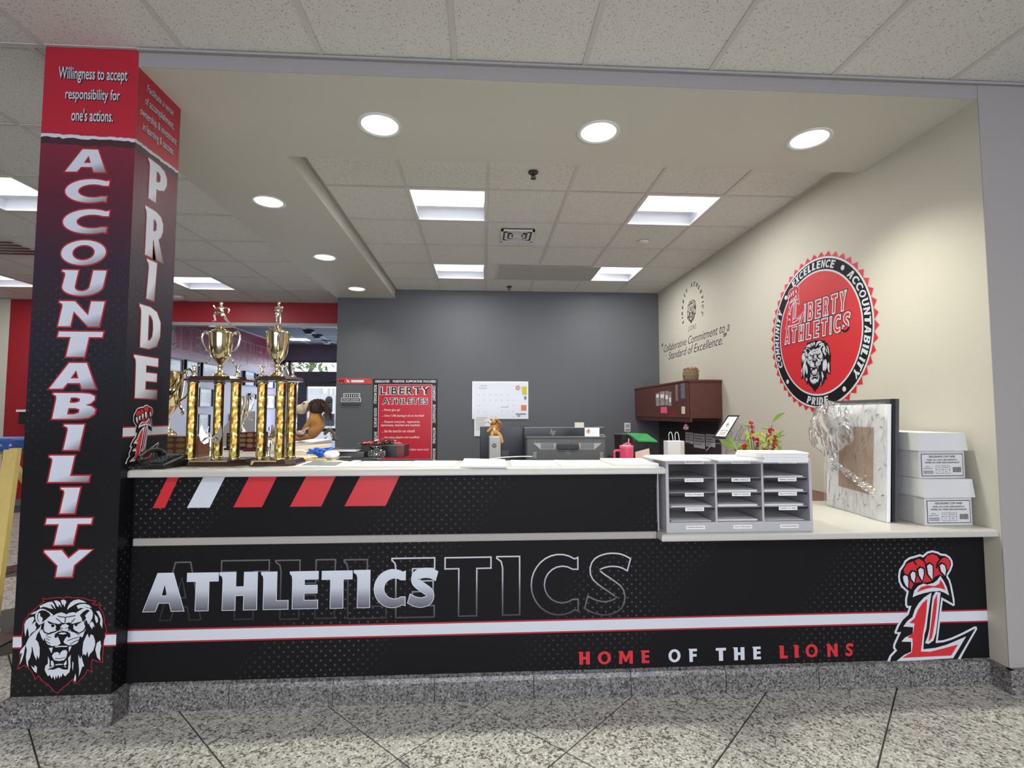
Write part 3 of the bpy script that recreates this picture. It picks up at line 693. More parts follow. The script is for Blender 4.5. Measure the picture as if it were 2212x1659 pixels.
struct(MB().box((-6.72, YH-.014, FZ), (-4.75, YH, FZ+.09)), 'baseboard_red', mat('grey_base', (.16, .15, .15), .5))
struct(MB().box((-8.1, YH-.03, .86), (-6.74, YH, .97)), 'trim_chair_rail', mat('oak_rail', (.42, .20, .07), .5))
struct(MB().box((-8.1, YH-.016, .02), (-6.74, YH, .86)), 'trim_wainscot', mat('wainscot', (.36, .33, .27), .6))
struct(MB().box((XW-.2, YH+.12, FZ), (XW, YD, 2.98)), 'wall_vestibule_left', M['vest'])
struct(MB().box((-.5, YH, FZ), (-.3, YD, 2.98)), 'wall_vestibule_right', M['lilac'])
# unseen windows added behind the photographer for cool lobby light
wf = MB()
for i in range(5): wf.box((-3+i*1.75-.04, -8.8, .4), (-3+i*1.75+.04, -8.7, 2.8))
wf.box((-3, -8.8, .36), (4, -8.7, .44)).box((-3, -8.8, 2.76), (4, -8.7, 2.84))
wr = struct(MB().box((-3, -8.79, .4), (4, -8.78, 2.8)), 'added_window', mat('added_glow_pane', (.5, .55, .6), .1, emit=(.80, .86, 1), es=1.2))
wf.build('added_window_frame', M['steel'], wr)

# storefront of the vestibule, daylight outside
sf = struct(MB().box((XW, YD, 2.52), (-.5, YD+.1, 2.98)), 'wall_storefront', M['lilac'])
dr = struct(MB(), 'window_2', M['steel']) if False else None
def bars(name, lst, m_, kind='structure'):
    mb = MB()
    for a, b in lst: mb.box(a, b)
    return tag(mb.build(name, m_), kind=kind)
y0, y1 = YD, YD+.07
win = bars('window_2', [((XW, y0, 2.47), (-.5, y1, 2.52)), ((XW, y0, FZ), (XW+.06, y1, 2.5)), ((-4.40, y0, 2.07), (-.5, y1, 2.26)), ((-4.42, y0, 2.26), (-4.36, y1, 2.5)), ((-4.40, y0, FZ), (-4.31, y1, 2.1)), ((-4.19, y0, FZ), (-4.07, y1, 2.1)), ((-2.95, y0, FZ), (-2.85, y1, 2.5)), ((-1.7, y0, FZ), (-1.6, y1, 2.5)), ((XW, y0, FZ), (-.5, y1, .12))], M['steel'])
for a, b in (((-4.37, 2.26), (-2.95, 2.47)), ((-4.31, .1), (-4.19, 2.07)), ((-2.85, .1), (-1.7, 2.5)), ((-1.6, .1), (-.5, 2.5)), ((XW+.05, .1), (-4.4, 2.5))):
    MB().box((a[0], YD+.03, a[1]), (b[0], YD+.036, b[1])).build('pane', M['glass'], win)
door = bars('door_1', [((-4.07, y0-.01, FZ), (-3.99, y1-.01, 2.07)), ((-3.03, y0-.01, FZ), (-2.95, y1-.01, 2.07)), ((-4.0, y0-.01, 1.92), (-3.0, y1-.01, 2.07)), ((-4.0, y0-.01, FZ), (-3.0, y1-.01, .28))], M['steel'])
MB().box((-3.99, YD+.03, .28), (-3.03, YD+.036, 1.92)).build('pane', M['glass'], door)
MB().bevbox((-3.97, YD-.07, .90), (-3.05, YD-.02, .97), .008).build('push_bar', M['dkgrey'], door)
mb = MB().box((-3.93, YD-.06, 1.99), (-3.6, YD-.01, 2.03)); mb.tube([(-3.93+.28, YD-.04, 2.0), (-3.45, YD-.12, 2.0), (-3.3, YD-.02, 2.04)], .009)
mb.build('door_closer', M['dkgrey'], door)
mb = MB().box((-3.63, YD+.02, 1.02), (-3.37, YD+.029, 1.30)); mb.box((-3.58, YD+.02, 1.34), (-3.42, YD+.029, 1.62)); mb.lathe([(.08, 0), (.08, .009)], (-3.5, YD+.029, 1.62), 20, 0, 'y')
mb.build('door_notice', mat('notice_paper', (.34, .42, .52), .6), door)
mb = MB()
for z in (1.42, 1.56): mb.box((-3.57, YD+.015, z), (-3.43, YD+.0195, z+.05))
mb.box((-3.56, YD+.015, 1.14), (-3.44, YD+.0195, 1.2)); mb.build('notice_stripe', mat('olive_print', (.35, .33, .05), .6), door)

# outside: pavement, tree, hedge and pale building seen through the storefront glass
struct(MB().box((-14, YD+.1, -.06), (6, 30, FZ-.01)), 'ground_outside', mat('sunlit_pavement', (.55, .54, .53), .8))
ob = MB().box((-16, 24, 0), (4, 24.5, 2.6)); thing1(ob, 'far_building', mat('pale_building', (.55, .52, .5), .8), (0, 0, 0), 'pale low building far outside beyond the glass entrance door', 'building')
random.seed(3)
tr = empty('tree', (-7.0, 16.5, 0), label='leafy tree outside the glass entrance door at the end of the vestibule', cat='tree')
MB().tube([(0, 0, 0), (.1, 0, 1.4), (-.15, 0, 2.4), (-.6, .1, 3.6)], [.2, .16, .13, .07], 10).tube([(.02, 0, 1.5), (.5, .1, 2.6), (.9, .1, 3.7)], [.1, .08, .05], 8).build('trunk', mat('bark', (.20, .13, .09), .9), tr, smooth=True)
mb = MB()
for i in range(900):
    a, e, rr = random.uniform(0, 6.28), random.uniform(-1, 1), random.uniform(.5, 2.0)
    c = Vector((rr*math.cos(a)*math.sqrt(1-e*e), rr*math.sin(a)*math.sqrt(1-e*e), 3.9+rr*e*.8)); s_ = random.uniform(.09, .17)
    u = Vector((random.uniform(-1, 1), random.uniform(-1, 1), random.uniform(-1, 1))).normalized(); v = u.cross(Vector((0, .3, 1))).normalized()
    mb.add([c-u*s_, c-v*s_*.5, c+u*s_, c+v*s_*.5], [(0, 1, 2, 3)])
tag(mb.build('foliage', mat('sunny_foliage', (.16, .30, .06), .6, var=.3), tr), kind='stuff')
mb = MB()
for i in range(700):
    c = Vector((random.uniform(-15, 2), random.uniform(20, 21), random.uniform(.1, 1.1))); s_ = random.uniform(.1, .2)
    u = Vector((random.uniform(-1, 1), random.uniform(-1, 1), random.uniform(-1, 1))).normalized(); v = u.cross(Vector((0, .3, 1))).normalized()
    mb.add([c-u*s_, c-v*s_*.5, c+u*s_, c+v*s_*.5], [(0, 1, 2, 3)])
hd = thing1(mb, 'hedge', mat('hedge_leaves', (.12, .24, .06), .6), (0, 0, 0), 'low green hedge outside beyond the glass entrance door', 'hedge', kind='stuff')

# ================================================================ lamps and ceiling fittings
def troffer(x, y, z, w_, d_, label, group, es=None):
    t = empty('ceiling_light', (x, y, z), label=label, cat='ceiling light', group=group)
    h, a, b = .095, w_/2-.012, d_/2-.012
    mb = MB()
    mb.box((-a, -b, 0), (-a+.006, b, h)).box((a-.006, -b, 0), (a, b, h)).box((-a, -b, 0), (a, -b+.006, h)).box((-a, b-.006, 0), (a, b, h)).box((-a, -b, h), (a, b, h+.004))
    mb.build('housing', M['lampside'], t)
    fr_ = MB().box((-a-.01, -b-.01, -.003), (a+.01, -b+.014, 0)).box((-a-.01, b-.014, -.003), (a+.01, b+.01, 0)).box((-a-.01, -b+.014, -.003), (-a+.012, b-.014, 0)).box((a-.012, -b+.014, -.003), (a+.01, b-.014, 0))
    fr_.build('trim_frame', M['white'], t)
    # curved lens basket across the near two thirds, lit
    prof = [(-b+.02, .085), (-b+.03, .055), (-b+.06, .03), (0, .022), (b*.25, .03), (b*.42, .055), (b*.45, .085)]
    r_ = [[(-a+.02, p, q_) for p, q_ in prof], [(a-.02, p, q_) for p, q_ in prof]]
    MB().loft(r_, True, 0, True).build('diffuser', M['lamp'], t, smooth=True)
    d = bpy.data.lights.new('panel_lamp', 'AREA'); d.shape = 'RECTANGLE'; d.size = a*1.8; d.size_y = b*1.5; d.energy = 18.5*(d_/.61); d.color = (1, .985, .95)
    lo = bpy.data.objects.new('panel_lamp', d); COL.objects.link(lo); lo.parent = t; lo.location = (0, -b*.2, .018)
    return t
nm = [('nearest the soffit, left of the two', ol[0]), ('nearest the soffit, right of the two', ol[1]), ('nearest the grey wall, left of the two', ol[2]), ('nearest the grey wall, right of the two', ol[3])]
for s_, (x, y) in nm: troffer(x, y, ZO, .6096, .638, 'square lit ceiling panel over the office '+s_, 'office ceiling panels')
ll = ['square lit ceiling panel high at the left edge of the photo', 'square lit ceiling panel between the pillar and the red wall', 'square lit ceiling panel at the left edge above the narrow red wall']
for s_, (x, y) in zip(ll, light_left): troffer(x, y, ZC, .6133, .65, s_, 'lobby ceiling panels')
for s_, (x, y) in zip(('just behind the photographer', 'behind and left of the photographer', 'far left of the photographer', 'behind and right of the photographer'), [(FX+1.5*TS, -3.2), (FX-3.5*TS, -3.2), (FX-8.5*TS, -1.8), (FX+6.5*TS, -3.2)]):
    troffer(x, y, ZC, .6096, 1.2, 'added long lit lobby panel out of frame, '+s_, 'added lobby panels out of frame')  # unseen panels, put in for the general light of the lobby
DL = [(-.56, .125, 'leftmost of the three over the counter'), (.637, .125, 'middle of the three over the counter'), (1.85, .125, 'rightmost of the three over the counter'),
      (-1.578, 1.18, 'in the left beam, nearest the counter'), (-1.578, 2.515, 'in the left beam, middle of its three'), (-1.578, 3.80, 'in the left beam, nearest the grey wall')]
for x, y, s_ in DL:
    t = empty('downlight', (x, y, ZS), label='round lit downlight '+s_, cat='downlight', group='soffit downlights')
    MB().lathe([(.118, -.0005), (.118, -.005), (.108, -.008), (.098, -.004), (.097, -.0005)], n=40, caps=False).build('trim_ring', M['white'], t, smooth=True)
    MB().lathe([(.001, -.0035), (.097, -.0035), (.097, -.002), (.001, -.002)], n=40).build('lens', M['downlamp'], t)
    d = bpy.data.lights.new('downlight_lamp', 'SPOT'); d.energy = 150 if y < 1 else 40; d.color = (1.0, .985, .85); d.spot_size = R(118); d.spot_blend = 1.0; d.shadow_soft_size = .06
    lo = bpy.data.objects.new('downlight_lamp', d); COL.objects.link(lo); lo.parent = t; lo.location = (0, 0, -.012)
# small ceiling fittings
def sprinkler(x, y, z, label):
    t = empty('sprinkler', (x, y, z), label=label, cat='sprinkler', group='ceiling sprinklers')
    MB().lathe([(.036, 0), (.034, -.008), (.012, -.014)], n=20).build('escutcheon', M['dkgrey'], t, smooth=True)
    mb = MB().lathe([(.008, -.01), (.008, -.03)], n=10); mb.tube([(.012, 0, -.012), (.014, 0, -.03), (.0, 0, -.045)], .003, 6).tube([(-.012, 0, -.012), (-.014, 0, -.03), (.0, 0, -.045)], .003, 6); mb.lathe([(.02, -.045), (.02, -.047)], n=14)
    mb.build('sprinkler_head', M['dkgrey'], t)
p = at(1152, 372, Z=ZO); sprinkler(p.x, p.y, ZO, 'dark sprinkler head in the office ceiling behind the middle downlight')
p = at(1100, 619, Z=ZO); sprinkler(p.x, p.y, ZO, 'tiny dark sprinkler head in the office ceiling near the grey wall')
p = at(1117, 507, Z=ZO); t = empty('ceiling_vent', (p.x, p.y, ZO), label='square louvred air vent in the middle of the office ceiling', cat='vent')
for i, s_ in enumerate((.155, .115, .075)):
    z = -.004-.004*(i == 0)
    mb = MB()
    for sg in ((1, 0), (-1, 0), (0, 1), (0, -1)):
        if sg[0]: mb.box((sg[0]*s_, -s_, z-.012), (sg[0]*(s_-.022), s_, z))
        else: mb.box((-s_, sg[1]*s_, z-.012), (s_, sg[1]*(s_-.022), z))
    mb.build('louvre', M['white'], t)
MB().box((-.15, -.15, -.003), (.15, .15, .0)).build('dark_throat', M['dkgrey'], t); MB().box((-.04, -.04, -.016), (.04, .04, -.006)).build('vent_core', M['white'], t)
mb = MB().box((-.55, -.02, -.004), (.55, .28, .0))
p = at(1062, 588, Z=ZO); t = empty('access_panel', (at(1066, 590, Z=ZO).x+.06, at(1070, 603, Z=ZO).y-.02, ZO-.001), label='flat rectangular panel in the office ceiling between the two far lights', cat='ceiling panel')
MB().box((0, -.58, -.005), (1.16, 0, 0)).build('panel', mat('panel_grey', (.50, .48, .45), .7), t); [MB().box((x, -.59, -.008), (x+.012, .01, 0)).build('panel_frame', M['tee'], t) for x in (-.012, 1.16)]
p = at(1390, 521, Z=ZO); thing1(MB().lathe([(.05, 0), (.048, -.018), (.02, -.026)], n=24), 'ceiling_sensor', M['white'], (p.x, p.y, ZO-.002), 'small white round sensor on the office ceiling', 'sensor', smooth=True)
p = at(384, 640, Z=ZC); thing1(MB().lathe([(.085, 0), (.08, -.025), (.045, -.045)], n=24), 'smoke_detector', M['white'], (p.x, p.y, ZC-.002), 'round white detector on the ceiling just right of the pillar', 'detector', smooth=True)
t = empty('slot_vent', (vent_left[0], vent_left[1], ZC), label='dark slotted air grille in the ceiling left of the pillar', cat='vent')
MB().box((-.29, -.31, .002), (.29, .31, .012)).build('grille_frame', M['tee'], t)
for k in range(5): MB().box((-.27, -.2+k*.09, -.003), (.27, -.2+k*.09+.045, .002)).build('slot', M['black'], t)
for (px, py), s_ in (((667, 714), 'nearest'), ((686, 724), 'middle'), ((706, 736), 'farthest')):
    p = at(px, py, Z=2.87); thing1(MB().lathe([(.10, 0), (.10, -.02), (.05, -.07)], n=20), 'detector', M['dkgrey'] if s_ != 'farthest' else M['ltgrey'], (p.x, p.y, 2.868), 'round ceiling detector in the vestibule, %s of three' % s_, 'detector', 'vestibule detectors', smooth=True)
p = at(645, 733, Z=2.87); t = empty('ceiling_light', (p.x, p.y, 2.868), label='small lit rectangular light in the vestibule ceiling', cat='ceiling light'); MB().box((-.2, -.15, -.006), (.2, .15, 0)).build('diffuser', M['lamp'], t)

# ================================================================ pillar
pil = empty('pillar', ((PX0+PX1)/2, (PY0+PY1)/2, FZ), label='square pillar wrapped in red and black print reading ACCOUNTABILITY', cat='pillar')
shaft = MB().box((PX0, PY0, FZ+.105), (PX1, PY1, ZC-.001)).build('shaft', M['pvinyl'], pil, world=True)
gb = MB()
ins = .012; o_ = .030
gb.loft([[(PX0-o_, PY0-o_, FZ), (PX1+o_, PY0-o_, FZ), (PX1+o_, PY1, FZ), (PX0-o_, PY1, FZ)], [(PX0-o_+.004, PY0-o_+.004, FZ+.10), (PX1+o_-.004, PY0-o_+.004, FZ+.10), (PX1+o_-.004, PY1, FZ+.10), (PX0-o_+.004, PY1, FZ+.10)], [(PX0, PY0, FZ+.112), (PX1, PY0, FZ+.112), (PX1, PY1, FZ+.112), (PX0, PY1, FZ+.112)]])
gb.build('granite_base', M['granite'], pil, world=True)
# red head panels with a torn white edge
def torn(fr, xl, yl, xr, yr, top, seed, name1, name2, nseg=26):
    rnd = random.Random(seed); a = fr.uv(xl, yl); b = fr.uv(xr, yr)
    jag = [(a[0]+(b[0]-a[0])*i/nseg, a[1]+(b[1]-a[1])*i/nseg+rnd.uniform(-.0025, .0025)) for i in range(nseg+1)]
    jag2 = [(x, y-.014-rnd.uniform(-.002, .004)) for x, y in jag]
    mb = MB(); fill(mb, fr, [[(a[0], top), (a[0], jag2[0][1])]+jag2[1:-1]+[(b[0], jag2[-1][1]), (b[0], top)]], .0005); mb.build(name2, M['whiteprint'], shaft, world=True)
    mb = MB(); c = [(a[0], top), (a[0], jag[0][1])]+jag[1:-1]+[(b[0], jag[-1][1]), (b[0], top)]; fill(mb, fr, [c if sarea(c) > 0 else c[::-1]], .001); mb.build(name1, M['redprint'], shaft, world=True)
    jd = [(x, y-.045+rnd.uniform(-.004, .004)) for x, y in jag]
    mb = MB(); fill(mb, fr, [[(a[0], top), (a[0], jd[0][1])]+jd[1:-1]+[(b[0], jd[-1][1]), (b[0], top)]], .0003); mb.build('torn_shadow', mat('dark_plum_print', (.045, .012, .022), .45), shaft, world=True)
# frames: make exact edges
fe = lambda fr, x, e: None
for fr, e0, e1, ya, yb_, sd in ((F_pillar, PX0, PX1, 288, 299, 5), (F_pside, PY0, PY1, 301, 372, 9)):
    class _F(Frame): pass
    g = _F(fr.o, fr.u, fr.v, fr.n, **fr.pl)
    za = fr.uv(94 if fr is F_pillar else 294, ya)[1]; zb = fr.uv(292 if fr is F_pillar else 388, yb_)[1]
    g.uv = lambda x, y, e0=e0, e1=e1, za=za, zb=zb: (e0, za) if x == 0 else (e1, zb)
    torn(g, 0, 0, 1, 0, ZC-.002 if fr is F_pillar else ZS, sd, 'red_panel', 'torn_edge')
def shaded_text(fr, s, x0, y0, x1, y1, parent, d=.0015):
    bx = fr.box(x0, y0, x1, y1); mb = MB(); dd = .0035
    text_in(mb, fr, s, (bx[0]+dd, bx[1]-dd, bx[2]+dd, bx[3]-dd), d, 1, .022)
    text_in(mb, fr, s, bx, d+.0005, 0, .012)
    return mb.build('lettering', [M['whiteprint'], M['blackprint']], parent, world=True)
shaded_text(F_pillar, 'Willingness to accept', 127, 147, 276, 181, shaft)
shaded_text(F_pillar, 'responsibility for', 142, 193, 260, 223, shaft)
shaded_text(F_pillar, "one's actions.", 155, 236, 245, 263, shaft)
def side_lines(lines):
    for s, (xa, ya), (xb, yb_), hpx in lines:   # left and right ends of each line
        a = F_pside.uv(xa, ya); b = F_pside.uv(xb, yb_); z = (a[1]+b[1])/2; h = .042 if any(c in s for c in 'gpy') else .034
        bx = (a[0], z-h/2-(.008 if h > .04 else 0), b[0], z+h/2); mb = MB(); dd = .002
        text_in(mb, F_pside, s, (bx[0]+dd, bx[1]-dd, bx[2]+dd, bx[3]-dd), .0015, 1, .02); text_in(mb, F_pside, s, bx, .002, 0, .01)
        mb.build('lettering', [M['whiteprint'], M['blackprint']], shaft, world=True)
side_lines([('Facilitate a sense', (318, 193), (374, 241), 0), ('of accomplishment,', (313, 219), (375, 271), 0), ('ownership & investment', (302, 240), (381, 306), 0), ('in learning & success.', (308, 272), (375, 330), 0)])
def big_letter(fr, ch, bx, parent, shear, w_=.0065, fillm=None, lab=None):
    cs = glyph(ch, (bx[0]+w_, bx[1]+w_, bx[2]-w_, bx[3]-w_), shear); mb = MB()
    fill(mb, fr, [offset(c, w_) for c in cs], .001, 0)
    fill(mb, fr, cs, .0017, 1, bx)
    return mb.build('letter', [M['redline'], fillm or M['pcloud']], parent, world=True)
FR = [('A',139,320,240,375),('C',135,384,240,441),('C',130,449,240,508),('O',126,516,236,576),('U',121,581,233,642),('N',115,648,229,708.5),('T',113.5,713.5,226,774),('A',105,781,219,843),('B',101.5,846,217,908),('I',125,914,185,975),('L',93,981,206,1044),('I',118,1050,176,1112),('T',87,1116.5,202,1180),('Y',85,1185,202,1249)]
for ch, *b in FR:
    bx = F_pillar.box(*b); big_letter(F_pillar, ch, bx, shaft, .17 if ch in 'UNIBLT' else .12)
for ch, *b in [('P',316,352,361,442),('R',309,453,355,561),('I',310,560,338.5,650),('D',297,661,347,756),('E',285,768,341,863)]:
    bx = F_pside.box(*b); big_letter(F_pside, ch, bx, shaft, .0 if ch != 'I' else .06, .005)
# white bands with thin red lines
def band(fr, u0, u1, z0, z1, parent, t_=.006, d=.0006, name='white_band'):
    mb = MB(); fill(mb, fr, [[(u0, z0-t_), (u1, z0-t_), (u1, z1+t_), (u0, z1+t_)]], d, 1); fill(mb, fr, [[(u0, z0), (u1, z0), (u1, z1), (u0, z1)]], d+.0004, 0)
    mb.build(name, [M['whiteprint'], M['redline']], parent, world=True)
zb1, zb0 = F_pillar.uv(240, 1371)[1], F_pillar.uv(240, 1393)[1]
band(F_pillar, PX0, F_pillar.uv(253.5, 1380)[0]-.004, zb0, zb1, shaft)
z1_, z0_ = F_pside.uv(330, 922)[1], F_pside.uv(330, 939)[1]
band(F_pside, PY0, PY1, z0_, z1_, shaft)
lion_emblem('lion_emblem', Frame((0, PY0-.0006, 0), (1, 0, 0), (0, 0, 1), (0, -1, 0), Y=PY0), F_pillar.box(41, 1288, 230, 1496), shaft)
claw_emblem('claw_letter_emblem', Frame((PX1+.0008, 0, 0), (0, 1, 0), (0, 0, 1), (1, 0, 0), X=PX1), F_pside.box(272, 874, 343, 997), shaft)

# ================================================================ reception counter
cnt = empty('reception_counter', (.45, YF+.1, FZ), label='long black reception counter front printed with ATHLETICS in silver letters', cat='counter')
MB().box((PX1+.001, YF, FZ+.11), (XR-.001, YF+.12, .7225)).build('lower_front_panel', M['vinyl'], cnt, world=True)
XH = .826
MB().box((PX1+.001, YF, .725), (XH, YF+.10, HT-.034)).build('upper_front_panel', M['vinyl'], cnt, world=True)
MB().box((XH, YF-.001, .74), (XH+.006, YF+.10, HT-.034)).build('end_panel', M['laminate'], cnt, world=True)
MB().add([(XH-.004, YF-.0015, .80), (XH-.004, YF-.0015, 1.0), (XH-.004, YF-.006, .97), (XH-.004, YF-.010, .87), (XH-.004, YF-.005, .80)], [(0, 1, 2, 3, 4)]).build('peeling_corner', M['paper'], cnt, world=True)
MB().bevbox((PX1+.012, YF-.012, .722), (.8165, YF, .755), .003).build('trim_strip', M['trimgrey'], cnt, world=True)
wg = empty('counter_wing', (-1.7, 1.2, FZ), label='black left wing of the counter running back beyond the trophies', cat='counter'); MB().box((-1.93, PY1+.008, FZ), (-1.50, 2.38, HT-.035)).build('wing_body', M['edge'], wg, world=True)
xs = [PX1+.032]+[-1.5472+.4455*k for k in range(1, 9) if -1.5472+.4455*k > PX1+.05]+[XR]
xs = [PX1+.032]+[.2354+.4455*k for k in range(-3, 5)]+[XR]
for a, b in zip(xs, xs[1:]):
    mb = MB(); a2, b2 = a+.0015, b-.0015
    mb.loft([[(x, y, z) for y, z in ((YF-.026, FZ), (YF-.024, FZ+.085), (YF-.018, FZ+.104), (YF, FZ+.112), (YF+.01, FZ+.112), (YF+.01, FZ))] for x in (a2, b2)])
    mb.build('granite_base_stone', M['granite'], cnt, world=True)
wb = empty('wall_base', (XR+1, PY0, FZ), kind='structure'); wb.name = 'baseboard_right'
for a, b in ((0, .44), (.443, .883), (.886, 1.33), (1.333, 1.78), (1.783, 2.3)):
    MB().box((XR+a-.02, PY0-.03, FZ), (XR+b-.02, PY0+.0, FZ+.108)).build('granite_base_stone', M['granite'], wb, world=True)
MB().box((XR-.022, PY0-.028, FZ), (XR, YF, FZ+.108)).build('granite_base_stone', M['granite'], wb, world=True)
# prints on the counter
pan = empty('front_print', (0, 0, 0)); pan.parent = cnt; pan.location = (-cnt.location.x, -cnt.location.y, -cnt.location.z)
def cp(mb, name, mats): return mb.build(name, mats, pan)
ztop = HT-.036; zb_ = F_counter.uv(500, 1096)[1]
for (xa, xb), (xc, xd), m_ in (((363, 387), (330, 356), 'redbright'), ((440, 487), (404, 453), 'whiteprint'), ((539, 599), (504, 566), 'redbright'), ((662, 726), (626, 694), 'redbright'), ((779, 864), (744, 833), 'redbright')):
    mb = MB(); u = [F_counter.uv(x, 1031)[0] for x in (xa, xb)]; l = [F_counter.uv(x, 1096)[0] for x in (xc, xd)]
    fill(mb, F_counter, [[(l[0], zb_), (l[1], zb_), (u[1], ztop), (u[0], ztop)]], .0006); cp(mb, 'slanted_stripe', M[m_])
zt1 = (F_counter.uv(277, 1362)[1]+F_counter.uv(2132, 1320)[1])/2; zt0 = (F_counter.uv(277, 1386)[1]+F_counter.uv(2132, 1341)[1])/2
band(F_counter, PX1+.001, XR-.001, zt0, zt1, cnt, .007)
BIG = [('A',345,1213,438,1341),('T',475.6,1209,582,1339),('H',592.7,1208,725,1338),('L',741,1207,836,1337),('E',844.5,1204,940,1335),('T',959.5,1202.5,1062,1332),('I',1071.5,1200.5,1124,1330),('C',1146,1196,1250,1330),('S',1264.6,1194.5,1358.5,1329)]
for i, (ch, *b) in enumerate(BIG):
    bx = F_counter.box(*b); mb = MB(); rings(mb, F_counter, glyph(ch, bx), .0065, .0008, 0, bx); cp(mb, 'outline_letter', M['fade'] if i > 3 else M['fadedim'])
SM = [('A',311.5,1238.7,398.5,1320),('T',404.7,1238,470.5,1318.5),('H',474.7,1236.7,555,1317),('L',564.7,1235.8,622.6,1315.5),('E',627,1235,686.5,1314),('T',696,1233.8,760,1313),('I',765,1232.3,798.5,1311.8),('C',809,1230.5,875,1312),('S',884,1228,941.5,1310.5)]
for ch, *b in SM:
    bx = F_counter.box(*b); cs = glyph(ch, bx); mb = MB(); fill(mb, F_counter, [offset(c, .003) for c in cs], .0016, 0); fill(mb, F_counter, cs, .0022, 1, bx); cp(mb, 'letter', [M['whiteprint'], M['cloud']])
def hx(s, lst, m_, y_=(0, 0)):
    for ch, x0, x1, y0, y1 in lst:
        b = (1200+x0/2.186, 1350+y0/2.186, 1200+x1/2.186, 1350+y1/2.186); bx = F_counter.box(*b); mb = MB(); fill(mb, F_counter, glyph(ch, bx), .0008); cp(mb, 'letter', m_)
hx('', [('H',107,162,126,187),('O',200,262,124,186),('M',297,365,122,183),('E',403,443,119,180)], M['redbright'])
hx('', [('O',533,590,114,176),('F',628,668,112,174),('T',757,805,108,169),('H',838,892,105,166),('E',930,969,102,162)], M['whiteprint'])
hx('', [('L',1055,1096,97,158),('I',1122,1147,94,155),('O',1180,1238,90,153),('N',1278,1332,88,150),('S',1368,1405,86,147)], M['redbright'])
claw_emblem('claw_letter_emblem', Frame((0, YF-.001, 0), (1, 0, 0), (0, 0, 1), (0, -1, 0), Y=YF), F_counter.box(1907, 1188.5, 2107.5, 1433), cnt)

# countertops
def slab(name, poly, z, t_, label, cat='countertop'):
    """round-nosed slab"""
    r_ = .011; L = []
    P_ = poly if sarea(poly) > 0 else poly[::-1]
    for zz, d in ((z-t_, -.003), (z-t_+.003, 0), (z-r_, 0), (z-r_*.45, -r_*.25), (z-.001, -r_*.7), (z, -r_*1.1)):
        L.append([(x, y, zz) for x, y in offset(P_, d)])
    mb = MB(); n = len(P_); k = 0
    for r__ in L: mb.v += [Vector(a) for a in r__]
    for j in range(len(L)-1):
        for i in range(n): mb.f.append([j*n+i, j*n+(i+1) % n, (j+1)*n+(i+1) % n, (j+1)*n+i]); mb.m.append(0)
    for lv, rev in ((0, True), (len(L)-1, False)):
        for t in tessellate_polygon([[Vector((p_[0], p_[1], 0)) for p_ in L[lv]]]):
            a, b, c_ = (L[lv][i] for i in t); up = (b[0]-a[0])*(c_[1]-a[1])-(c_[0]-a[0])*(b[1]-a[1]) > 0
            tt = t if up != rev else t[::-1]; mb.f.append([lv*n+i for i in tt]); mb.m.append(0)
    o = mb.build(name, M['cream'], None, smooth=True)
    return tag(o, label, cat)
slab('high_countertop', [(PX1-.002, YF-.045), (.851, YF-.045), (.851, .135), (-.70, .135), (-.95, .46), (-1.45, .75), (-1.45, 2.45), (-1.96, 2.45), (-1.96, PY1+.004), (PX1-.002, PY1+.004)], HT, .034, 'cream solid-surface top of the high counter, running back along its left wing')
slab('low_countertop', [(.818, YF-.075), (XR-.001, YF-.075), (XR-.001, .56), (.8335, .56), (.8335, YF-.0015), (.818, YF-.0015)], LT, .034, 'cream lower countertop at the right that carries the mail sorter and boxes')
# ================================================================ prints on the walls
def wallthing(name, fr, u, v, label, cat, group=None):
    p = fr.p(u, v); return empty(name, p, label=label, cat=cat, group=group)
# round seal on the right wall
C0 = (-.985, 1.895)
seal = wallthing('wall_seal', F_right, *C0, 'large round red and black school seal with lion head on the beige wall', 'wall decal')
def circ(r_, n=72): return [(C0[0]+r_*math.sin(-2*math.pi*i/n), C0[1]+r_*math.cos(2*math.pi*i/n)) for i in range(n)]
def disc(r_, d, m_, name, n=72): mb = MB(); fill(mb, F_right, [circ(r_, n)], d); return mb.build(name, m_, seal, world=True)
nt_ = 46
star = []
for i in range(nt_):
    for k, r_ in ((0, .586), (1, .55)):
        a = -2*math.pi*(i+k*.5)/nt_; star.append((C0[0]+r_*math.sin(a), C0[1]+r_*math.cos(a)))
so_ = star if sarea(star) > 0 else star[::-1]
mb = MB(); fill(mb, F_right, [offset(so_, .006)], .0008); mb.build('toothed_border', mat('pale_pink_print', (.62, .42, .38), .5), seal, world=True)
mb = MB(); fill(mb, F_right, [so_], .0013); mb.build('toothed_rim', M['redbright'], seal, world=True)
disc(.549, .0018, M['whiteprint'], 'white_ring'); disc(.535, .0023, M['blackprint'], 'black_ring'); disc(.459, .0028, M['whiteprint'], 'white_ring'); disc(.446, .0033, M['redbright'], 'red_disc')
mb = MB(); ea = (M['whiteprint'], seal)
text_arc(mb, F_right, 'EXCELLENCE', C0, .470, .526, -33, 26, .0036, each=ea)
text_arc(mb, F_right, 'ACCOUNTABILITY', C0, .470, .526, 44, 134, .0036, each=ea)
text_arc(mb, F_right, 'COMMUNITY', C0, .470, .526, -116, -59, .0036, each=ea)
text_arc(mb, F_right, 'PRIDE', C0, .470, .526, 196, 168, .0036, inward=True, each=ea)
for a in (36, -46, -132, 148):
    c = (C0[0]+.498*math.sin(R(a)), C0[1]+.498*math.cos(R(a))); mb = MB(); fill(mb, F_right, [ell(c[0], c[1], .018, .018, 0, 340, 17)], .0036); mb.build('ring_dot', M['whiteprint'], seal, world=True)
